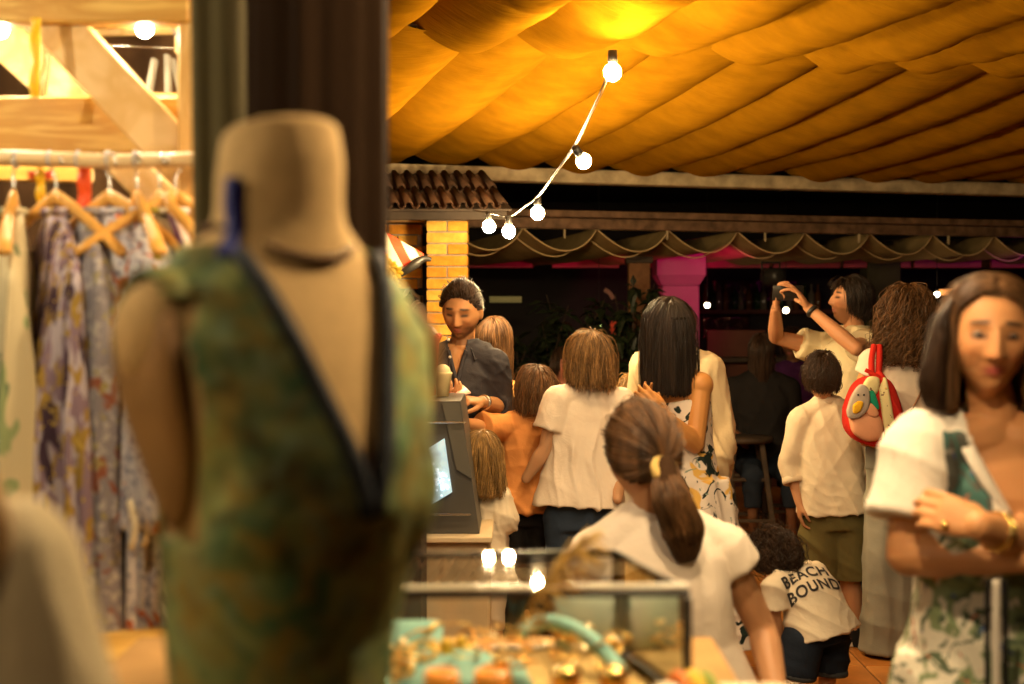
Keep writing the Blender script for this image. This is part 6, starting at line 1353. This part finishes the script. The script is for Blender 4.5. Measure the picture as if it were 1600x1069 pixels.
# ===== 13 curly haired woman with backpack
Y = 6.3
J = dict(head=(1419, 490), neck=(1420, 542, .01), sha=(1367, 566, -.01), shb=(1475, 566, .02), ela=(1334, 640, .02), elb=(1498, 650, .05), wra=(1352, 690, -.13), wrb=(1490, 700, -.15), pelvis=(1422, 705), hipa=(1394, 715), hipb=(1452, 715), kna=(1392, 860), knb=(1455, 860), ana=(1392, 1000, .03), anb=(1458, 1000, .03))
t, Jw, M, H = person('woman with curly dark hair, cream top and wide faded jeans seen from behind', Y, J, (178, 0), s=.98, hs=.96, prof=WOM, vox=.0065, male=False, hands=[(P(1352, 690, Y-.13), (.8, -.3, -.3), (0, .4, 1), dict(s=.85))], skin=(.56, .26, .08))
pr = [torso(Jw, .98, WOM, .0, .955, .016, .03)] + yoke(Jw, .98, .0)
for k in 'ab': pr += sleeve(Jw['sh'+k], Jw['el'+k], Jw['wr'+k], .3, .98, .068, .072)
cloth(t, pr, m_pale, 'top', .0065, 4, [((.3, .1, 1), 26, .003, 5), ((1, 0, .2), 18, .004, 5)])
e = np.linspace(0, 2*np.pi, 60, endpoint=False); prj = [torso(Jw, .98, WOM, -.16, .12, .012)]
for k, sx in (('a', -1), ('b', 1)):
    hp, kn, an = Jw['hip'+k], Jw['kn'+k], Jw['an'+k]
    cs_ = [(hp + [0, 0, .02], .115), (hp*.5+kn*.5, .118), (kn, .118), (kn*.5+an*.5, .122), (np.array([an[0], an[1], .03]), .132)]
    prj.append(loft([c_ + np.stack([np.cos(e)*w*(1+.05*np.sin(7*e+c_[2]*3)), np.sin(e)*w*.8*(1+.06*np.sin(6*e+2)), 0*e], 1) for c_, w in cs_]))
cloth(t, prj, m_jeans, 'wide_jeans', .008, 3, [((1, .3, .12), 24, .009, 4), ((.3, 0, 1), 26, .004, 5)])
V, F = box(P(1372, 712, Y-.135), (.11, .012, .12), rotz(-.35), .003); put('back_pocket', V, F, m_jeans, t, smooth=False)
shoes(Jw, t, M, .95, m_shoe)
hair(t, H, M, 1.02, *H_BROWN, style='long', n=3800, length=.27, floor_=-.19, thick=.036, curl=.014, curlk=14, seed=17, rad=.0014, wisps=1.2, taper=-.12, K_=22, puff=1.0, crown=(0, -.01, .12))
me = union([ell(H + [0, 0, -.03], (.105, .10, .125)), cone(H + [0, .02, -.08], H + [0, .0, -.15], .095, .09)], .01, 5, t); co = getco(me); setco(me, co + getno(me)*(.006*wob(co, 60, 3))[:, None])
keepf = None; put_mesh('hair', me, H_DARK[0], t)
bpts = [P(1458, 556, Y-.11), P(1445, 600, Y-.135), P(1425, 640, Y-.14), P(1408, 672, Y-.15)]
V, F = tube(bez(bpts, 6), .005, 6); c0 = np.mean(V, 0); 
# the backpack hanging from her left shoulder
bpk = thing('child_backpack', 'red and peach child backpack with a bird flap and patterned side', 'backpack', tuple(P(1368, 700, Y-.24)))
m_redb = linen('red_webbing', (.60, .03, .02)); m_peach = linen('peach_cloth', (.80, .38, .22)); m_bird = linen('grey_felt', (.50, .42, .36)); m_ybk = linen('yellow_felt', (.92, .50, .03)); m_grn = linen('green_cloth', (.02, .30, .18)); m_pat = printed('spotted_cream', (.80, .68, .36), [((.15, .05, .04), 60, .66, 2, (1, 1, 1), .3), ((.75, .45, .1), 40, .66, 5, (1, 1, 1), .3)])
Yb = Y-.27
def blob(pts, y0, y1, m, name, par, puff_=.012):
    c = np.mean([P(a, b, y0) for a, b in pts], 0); ring0 = bez([P(a, b, y0) for a, b in pts + [pts[0]]], 5)[:-1]; rings = []
    for k, dy in ((.6, -puff_*.9), (.9, -puff_*.55), (1, 0), (1, y1-y0)): rings.append([c + (p - c)*k + np.array([0, dy, 0]) for p in ring0])
    V, F = loft(rings[::-1]); return put(name, V, F, m, par)
blob([(1326, 640), (1340, 605), (1362, 590), (1392, 596), (1410, 640), (1412, 680), (1390, 698), (1350, 694), (1328, 672)], Yb+.02, Yb+.14, m_redb, 'bag_shell', bpk, .02)
blob([(1328, 652), (1345, 648), (1374, 650), (1380, 682), (1355, 690), (1334, 676)], Yb-.012, Yb+.02, m_peach, 'front_pocket', bpk, .02)
blob([(1374, 608), (1384, 590), (1392, 625), (1398, 660), (1408, 684), (1390, 694), (1380, 660)], Yb-.004, Yb+.02, m_pat, 'patterned_side', bpk, .01)
blob([(1345, 610), (1358, 590), (1374, 592), (1370, 615), (1352, 622)], Yb-.006, Yb+.02, m_pat, 'patterned_top', bpk, .01)
blob([(1358, 612), (1366, 612), (1373, 632), (1372, 640), (1360, 630)], Yb-.028, Yb-.01, m_grn, 'green_wing', bpk, .006)
blob([(1352, 634), (1362, 630), (1373, 645), (1368, 652), (1356, 648)], Yb-.03, Yb-.01, m_peach, 'peach_wing', bpk, .006)
blob([(1324, 642), (1332, 618), (1346, 601), (1358, 610), (1358, 636), (1344, 652), (1328, 654)], Yb-.036, Yb-.012, m_bird, 'bird_face', bpk, .008)
blob([(1333, 634), (1341, 627), (1349, 629), (1344, 643), (1334, 646)], Yb-.050, Yb-.04, m_ybk, 'beak', bpk, .006)
for px, py in ((1341, 617), (1350, 617)): V, F = ell(P(px, py, Yb-.046), (.0045,)*3, nu=10, nv=8); put('eye', V, F, m_black, bpk)
for pts_, rr_ in (([(1366, 540, -.10), (1362, 560, -.135), (1362, 585, -.19)], .014), ([(1374, 540, -.10), (1374, 565, -.14), (1372, 590, -.19)], .014), ([(1352, 578, -.25), (1375, 592, -.26), (1395, 625, -.26), (1408, 655, -.25), (1412, 700, -.2)], .009), ([(1372, 580, -.2), (1392, 610, -.22), (1404, 650, -.22), (1414, 662, -.2)], .012)):
    V, F = tube(bez([P(a, b, Y+c_) for a, b, c_ in pts_], 6), rr_, 8); put('strap', V, F, m_redb, bpk)
V, F = tube(bez([P(1380, 676, Yb-.02), P(1380, 700, Yb-.02)], 4), [.004]*4+[.008], 8); put('zip_pull', V, F, m_pat, bpk)
o = put('crossbody_strap', *(lambda vf: (vf[0]-c0, vf[1]))(tube(bez(bpts, 6), .0045, 6)), m_lea); o.location = c0; tag(o, 'thin brown leather strap crossing the back of the cream top', 'strap')

# ===== 9 seated woman with ponytail
Y = 3.5
J = dict(head=(1001, 712), neck=(1020, 806, .02), sha=(934, 868, -.01), shb=(1130, 862, .03), ela=(905, 985, .12), elb=(1192, 985, .06), wra=(915, 990, -.12), wrb=(1215, 1090, -.08), pelvis=(1062, 1130, 0), hipa=(1010, 1145, .02), hipb=(1112, 1145, .02), kna=(990, 1150, .44), knb=(1130, 1150, .44), ana=(985, 1420, .42), anb=(1135, 1420, .42), bend=(.0, -.02, 0))
t, Jw, M, H = person('seated woman with brown ponytail and pale cap sleeved blouse behind the jewellery case', Y, J, (-158, -18), s=1.0, hs=1.0, prof=WOM, vox=.006, male=False, skin=(.50, .25, .12), armr=(.046, .040, .037, .026))
pr = [torso(Jw, 1.0, WOM, -.05, .955, .018, .07)] + yoke(Jw, 1.0, .002)
for k in 'ab': pr += sleeve(Jw['sh'+k], Jw['el'+k], Jw['wr'+k], .22, 1.0, .070, .076)
cloth(t, pr, m_pale, 'blouse', .0065, 4, [((1, 0, -.5), 14, .009, 5, lambda c: np.clip((P(0, 900, 3.5)[2]-c[:, 2])*5, .15, 1)), ((1, 0, .15), 30, .004, 5)])
trousers(Jw, 1.0, m_denim, t, prof=WOM); shoes(Jw, t, M, .95, m_shoe)
tiep = H + M @ np.array([.0, -.112, -.045])
hair(t, H, M, 1.02, *H_BROWN, style='tie', n=4200, tie=(0, -.10, -.04), thick=.012, seed=18, rad=.0011, back=-.09, K_=12)
me = union([ell(tiep + M @ np.array([0, .012, 0]), (.034, .03, .034))] + [chain([tiep, tiep + [.012, -.03, -.07], tiep + [.045, -.02, -.16], tiep + [.052, .0, -.205]], [.026, .040, .044, .022], 16)], .006, 4, t); co = getco(me); setco(me, co + getno(me)*(.004*wob(co*[1, 1, .3], 110, 3))[:, None]); pt = put_mesh('ponytail', me, H_BROWN[0], t)
bundle(pt, [tiep, tiep + [.012, -.03, -.07], tiep + [.045, -.02, -.16], tiep + [.055, .0, -.235]], [.022, .044, .050, .02], 2600, H_BROWN[1], .0011, 4, .003)
V, F = torus(tiep + [.0, -.012, -.01], .026, .011, M @ rotx(R(80)), 30, 10); V = V + .003*wob(V, 160, 3)[:, None]; put('scrunchie', V, F, mat('mustard_scrunchie', (.62, .42, .14), .8, bump=(90, .5)), t)
sx_ = Jw['pelvis']; ss = thing('low_stool', 'low wooden stool under the seated woman with the ponytail', 'stool', (sx_[0], sx_[1]+.03, 0)); zz = sx_[2]-.12
V, F = lathe([(.17, zz-.03), (.18, zz-.02), (.18, zz-.005), (.17, zz)], (sx_[0], sx_[1]+.03, 0), 24); put('seat', V, F, m_pine, ss)
for a in (45, 135, 225, 315): d = np.array([math.cos(R(a)), math.sin(R(a)), 0]); V, F = beam(np.array([sx_[0], sx_[1]+.03, zz-.03]) + d*.12, np.array([sx_[0], sx_[1]+.03, .018]) + d*.17, .03, .03); put('leg', V, F, m_pine, ss, smooth=False)

# ===== 14 woman with folded arms, right foreground
Y = 2.72
J = dict(head=(1545, 528), neck=(1556, 668, .04), sha=(1440, 706, .01), shb=(1684, 712, .03), ela=(1418, 866, -.03), elb=(1700, 880, -.03), wra=(1600, 872, -.16), wrb=(1532, 822, -.21), pelvis=(1545, 1110, .02), hipa=(1480, 1130, .02), hipb=(1620, 1130, .02), kna=(1490, 1440, 0), knb=(1605, 1440, 0), ana=(1492, 1690, .04), anb=(1600, 1690, .04))
hnd = [(P(1532, 822, Y-.21), P(1470, 800, Y-.17)-P(1532, 822, Y-.21), (0, 1, -.25), dict(s=.92, curl=(22, 38, 25), spread=3, thumb=-1, thumbout=12)), (P(1600, 872, Y-.16), P(1650, 850, Y-.08)-P(1600, 872, Y-.16), (0, 1, 0), dict(s=.92))]
t, Jw, M, H = person('smiling woman with folded arms and bobbed golden brown hair in white collared dress', Y, J, (-9, -3, 3), s=.98, hs=.98, prof=WOM, vox=.004, male=False, hands=hnd, chest=1.0, skin=(.58, .27, .11), lips=(.55, .10, .09), armr=(.052, .045, .042, .028))
pr = [torso(Jw, .98, WOM, -.30, .955, .016, .04)] + yoke(Jw, .98, .002)
f = np.array([0, -1, 0.]); c = Jw['pelvis']*.4 + Jw['neck']*.6; sd = nrm(Jw['shb']-Jw['sha'])
for sx in (-1, 1): pr.append(ell(c + sd*sx*.078 + f*.088, np.array([.074, .074, .076])))
pr += sleeve(Jw['sha'], Jw['ela'], Jw['wra'], .66, 1.0, .078, .086); pr += sleeve(Jw['shb'], Jw['elb'], Jw['wrb'], .66, 1.0, .078, .086)
pr.append(loft([Jw['pelvis'] + np.array([0, 0, z]) + np.stack([np.cos(e)*w*(1+.04*np.sin(8*e)), np.sin(e)*w*.72*(1+.05*np.sin(7*e)), 0*e], 1) for z, w in ((.12, .175), (-.05, .215), (-.25, .245), (-.55, .28))]))
def keep14(c, n):
    L = c - Jw['neck']; w = np.interp(L[:, 2], [-.20, .0], [.0, .078]); return ~((np.abs(L[:, 0]) < w) & (c[:, 1] < Jw['neck'][1]-.0) & (L[:, 2] > -.20))
m14 = cloth(t, pr, m_white, 'dress', .006, 4, [((1, 0, .15), 26, .005, 5), ((.6, 0, 1), 30, .003, 9)], keep=keep14)
eyes(t, H, M, .98, look=(-.1, -.10))
# printed panels are sewn pieces of the same dress: their own material slots by place
me = m14.data; me.materials.append(m_dprint); me.materials.append(m_flor); bs = base(t)
cen_ = np.empty(len(me.polygons)*3, np.float32); me.polygons.foreach_get('center', cen_); cen_ = cen_.reshape(-1, 3) + bs
idx = np.zeros(len(me.polygons), np.int32); L = cen_ - Jw['neck']
front = cen_[:, 1] < Jw['neck'][1]+.02
idx[(L[:, 2] < -.18)] = 2
for sx in (-1, 1): idx[front & (L[:, 2] < .0) & (L[:, 2] > -.19) & (sx*L[:, 0] > .045 + .55*np.clip(-.0-L[:, 2]-.05, 0, 1)*0 + .0) & (sx*L[:, 0] < .130) & (sx*L[:, 0] > np.interp(L[:, 2], [-.20, .0], [.015, .088]))] = 1
me.polygons.foreach_set('material_index', idx)
for sx in (-1, 1):      # wide white lapels
    pts = [Jw['neck'] + [sx*.050, .045, .035], Jw['neck'] + [sx*.078, -.03, .022], Jw['neck'] + [sx*.062, -.092, -.05], Jw['neck'] + [sx*.012, -.120, -.150]]
    rings = []
    for i, p in enumerate(bez(pts, 6)):
        w = np.interp(i, [0, 8, 14, 18], [.018, .024, .020, .004]); d = nrm([sx*1, .12, -.25]); rings.append([p, p + [0, -.006, .002], p + d*w + [0, -.012, -.004], p + d*w + [0, -.006, -.008]])
    V, F = loft(rings); put('lapel', V, F, m_white, t)
zp = [P(1555, y, Y-.17-.02*(y > 900)) for y in (905, 960, 1020, 1080, 1150)]
for dx, w_, m in ((-.016, .010, m_blackc), (.0, .016, m_white), (.016, .010, m_blackc)):
    V, F = tube(bez([p + np.array([dx, -.006, 0]) for p in zp], 4), w_*.5, 8); put('front_trim', V, F, m, t)
shoes(Jw, t, M, .95, m_shoe)
c = Jw['wrb']*.84 + Jw['elb']*.16; d = nrm(Jw['wrb']-Jw['elb']); a_, b_1 = frame_of(d)
for k in range(2): V, F = torus(c + d*k*.011, .034, .0032, np.stack([a_, b_1, d], 1), 26, 8); put('bracelet', V, F, m_brassmetal, t)
c = P(1476, 822, Y-.20); V, F = ell(c, (.008, .008, .008), nu=12, nv=8); put('finger_ring', V, F, m_brassmetal, t)
hair(t, H, M, .97, H_BROWN[0], H_BROWN[1], style='long', n=6500, length=.30, floor_=-.14, thick=.012, taper=-.01, part=True, seed=19, rad=.0011, wisps=.15, K_=16, hl=.016, zfall=.01, faceclear=.066)
for sx, mm in ((-1, H_RIMLIT), (1, H_DARK)):  # golden bundle on one side stands in for rim light on the hair
    cp = put('hair', *cone(H + M @ np.array([sx*.088, .0, .02]), H + M @ np.array([sx*.096, .0, 0]) + [0, 0, -.095], .026, .036, 14), mm[0], t)
    bundle(cp, [H + M @ np.array([sx*.074, .030, .07]), H + M @ np.array([sx*.088, .034, .04]), H + M @ np.array([sx*.094, .038, .0]), H + M @ np.array([sx*.104, .034, -.09]), H + M @ np.array([sx*.092, .03, -.142])], [.004, .012, .018, .026, .020], 2400, mm[1], .0012, 20+sx, .003)

# ===== 15 stallholder behind the mannequin, hand over the red tub
Y = 5.8
J = dict(head=(588, 500), neck=(590, 560), sha=(560, 590), shb=(628, 585), ela=(548, 660), elb=(640, 600, -.1), wra=(560, 700, -.15), wrb=(648, 512, -.22), pelvis=(592, 720), hipa=(570, 730), hipb=(612, 730), kna=(570, 880), knb=(612, 880), ana=(570, 1060, .02), anb=(612, 1060, .02))
t, Jw, M, H = person('stallholder hidden behind the dress form, hand above the red tub', Y, J, (40, -10), s=.95, hs=.95, vox=.0055, hands=[(P(640, 506, Y-.2), P(668, 512, Y-.24)-P(640, 506, Y-.2), (.2, -.1, -1), dict(s=1.0, curl=(35, 50, 30), spread=4, thumb=1))], skin=(.58, .32, .15))
pr = [torso(Jw, .95, MEN, -.16, .96, .014)] + yoke(Jw, .95); 
for k in 'ab': pr += sleeve(Jw['sh'+k], Jw['el'+k], Jw['wr'+k], .8, .95)
cloth(t, pr, m_apric, 'shirt', .009, 3, fshirt); trousers(Jw, .95, m_navy, t); shoes(Jw, t, M, .95, m_shoe); hair(t, H, M, .97, *H_DARK, n=1200, length=.06, seed=21, rad=.0014, K_=8)

# ===== 16 people deep in the bar
def bystander(px, Y, htop, label, m, hm, yaw, seed, sk=(.16, .07, .035), long=False, seated=False):
    k = lambda dx, z, dy=0: np.array([P(px, 484, Y)[0] + dx, Y + dy, z]); h = htop
    J = dict(head=k(0, h-.12), neck=k(0, h-.29), sha=k(-.17, h-.36), shb=k(.17, h-.36), ela=k(-.21, h-.62), elb=k(.21, h-.62), wra=k(-.12, h-.72, -.15), wrb=k(.12, h-.72, -.15), pelvis=k(0, h-.82), hipa=k(-.09, h-.84), hipb=k(.09, h-.84), kna=k(-.12, h-.88 if seated else (h-.84)*.52, -.38 if seated else 0), knb=k(.12, h-.88 if seated else (h-.84)*.52, -.38 if seated else 0), ana=k(-.12, .30 if seated else .09, -.36 if seated else .02), anb=k(.12, .30 if seated else .09, -.36 if seated else .02))
    t, Jw, M, H = person(label, Y, J, (yaw, -5), s=.93, hs=.95, vox=.012, skin=sk)
    pr = [torso(Jw, .93, WOM, -.1, .96, .034)] + yoke(Jw, .93, .02)
    for q in 'ab': pr += sleeve(Jw['sh'+q], Jw['el'+q], Jw['wr'+q], 1.2, .93, .085, .08, .07)
    cloth(t, pr, m, 'top', .012, 3, fshirt); trousers(Jw, .93, m_navy, t, vox=.012)
    if not seated: shoes(Jw, t, M, .93, m_shoe)
    hair(t, H, M, .97, *hm, style='long' if long else 'down', n=1200, length=.32 if long else .08, seed=seed, rad=.002, thick=.012)
m_plum = linen('plum_cotton', (.07, .02, .09))
bystander(1190, 9.2, 1.40, 'dark haired person sitting on a bar stool in front of the red panel', m_blackc, H_DARK, 160, 31, long=True, seated=True)
bystander(1238, 10.2, 1.42, 'person in plum seated in the shade behind the boy in the white shirt', m_plum, H_DARK, -30, 32, seated=True)
bystander(882, 9.4, 1.30, 'dim reddish face looking out between the two boys', m_blackc, H_DARK, 20, 33, sk=(.5, .2, .13))
bystander(690, 10.3, 1.5, 'dark figure in the bar hidden behind the brick pillar', m_blackc, H_DARK, 0, 34)
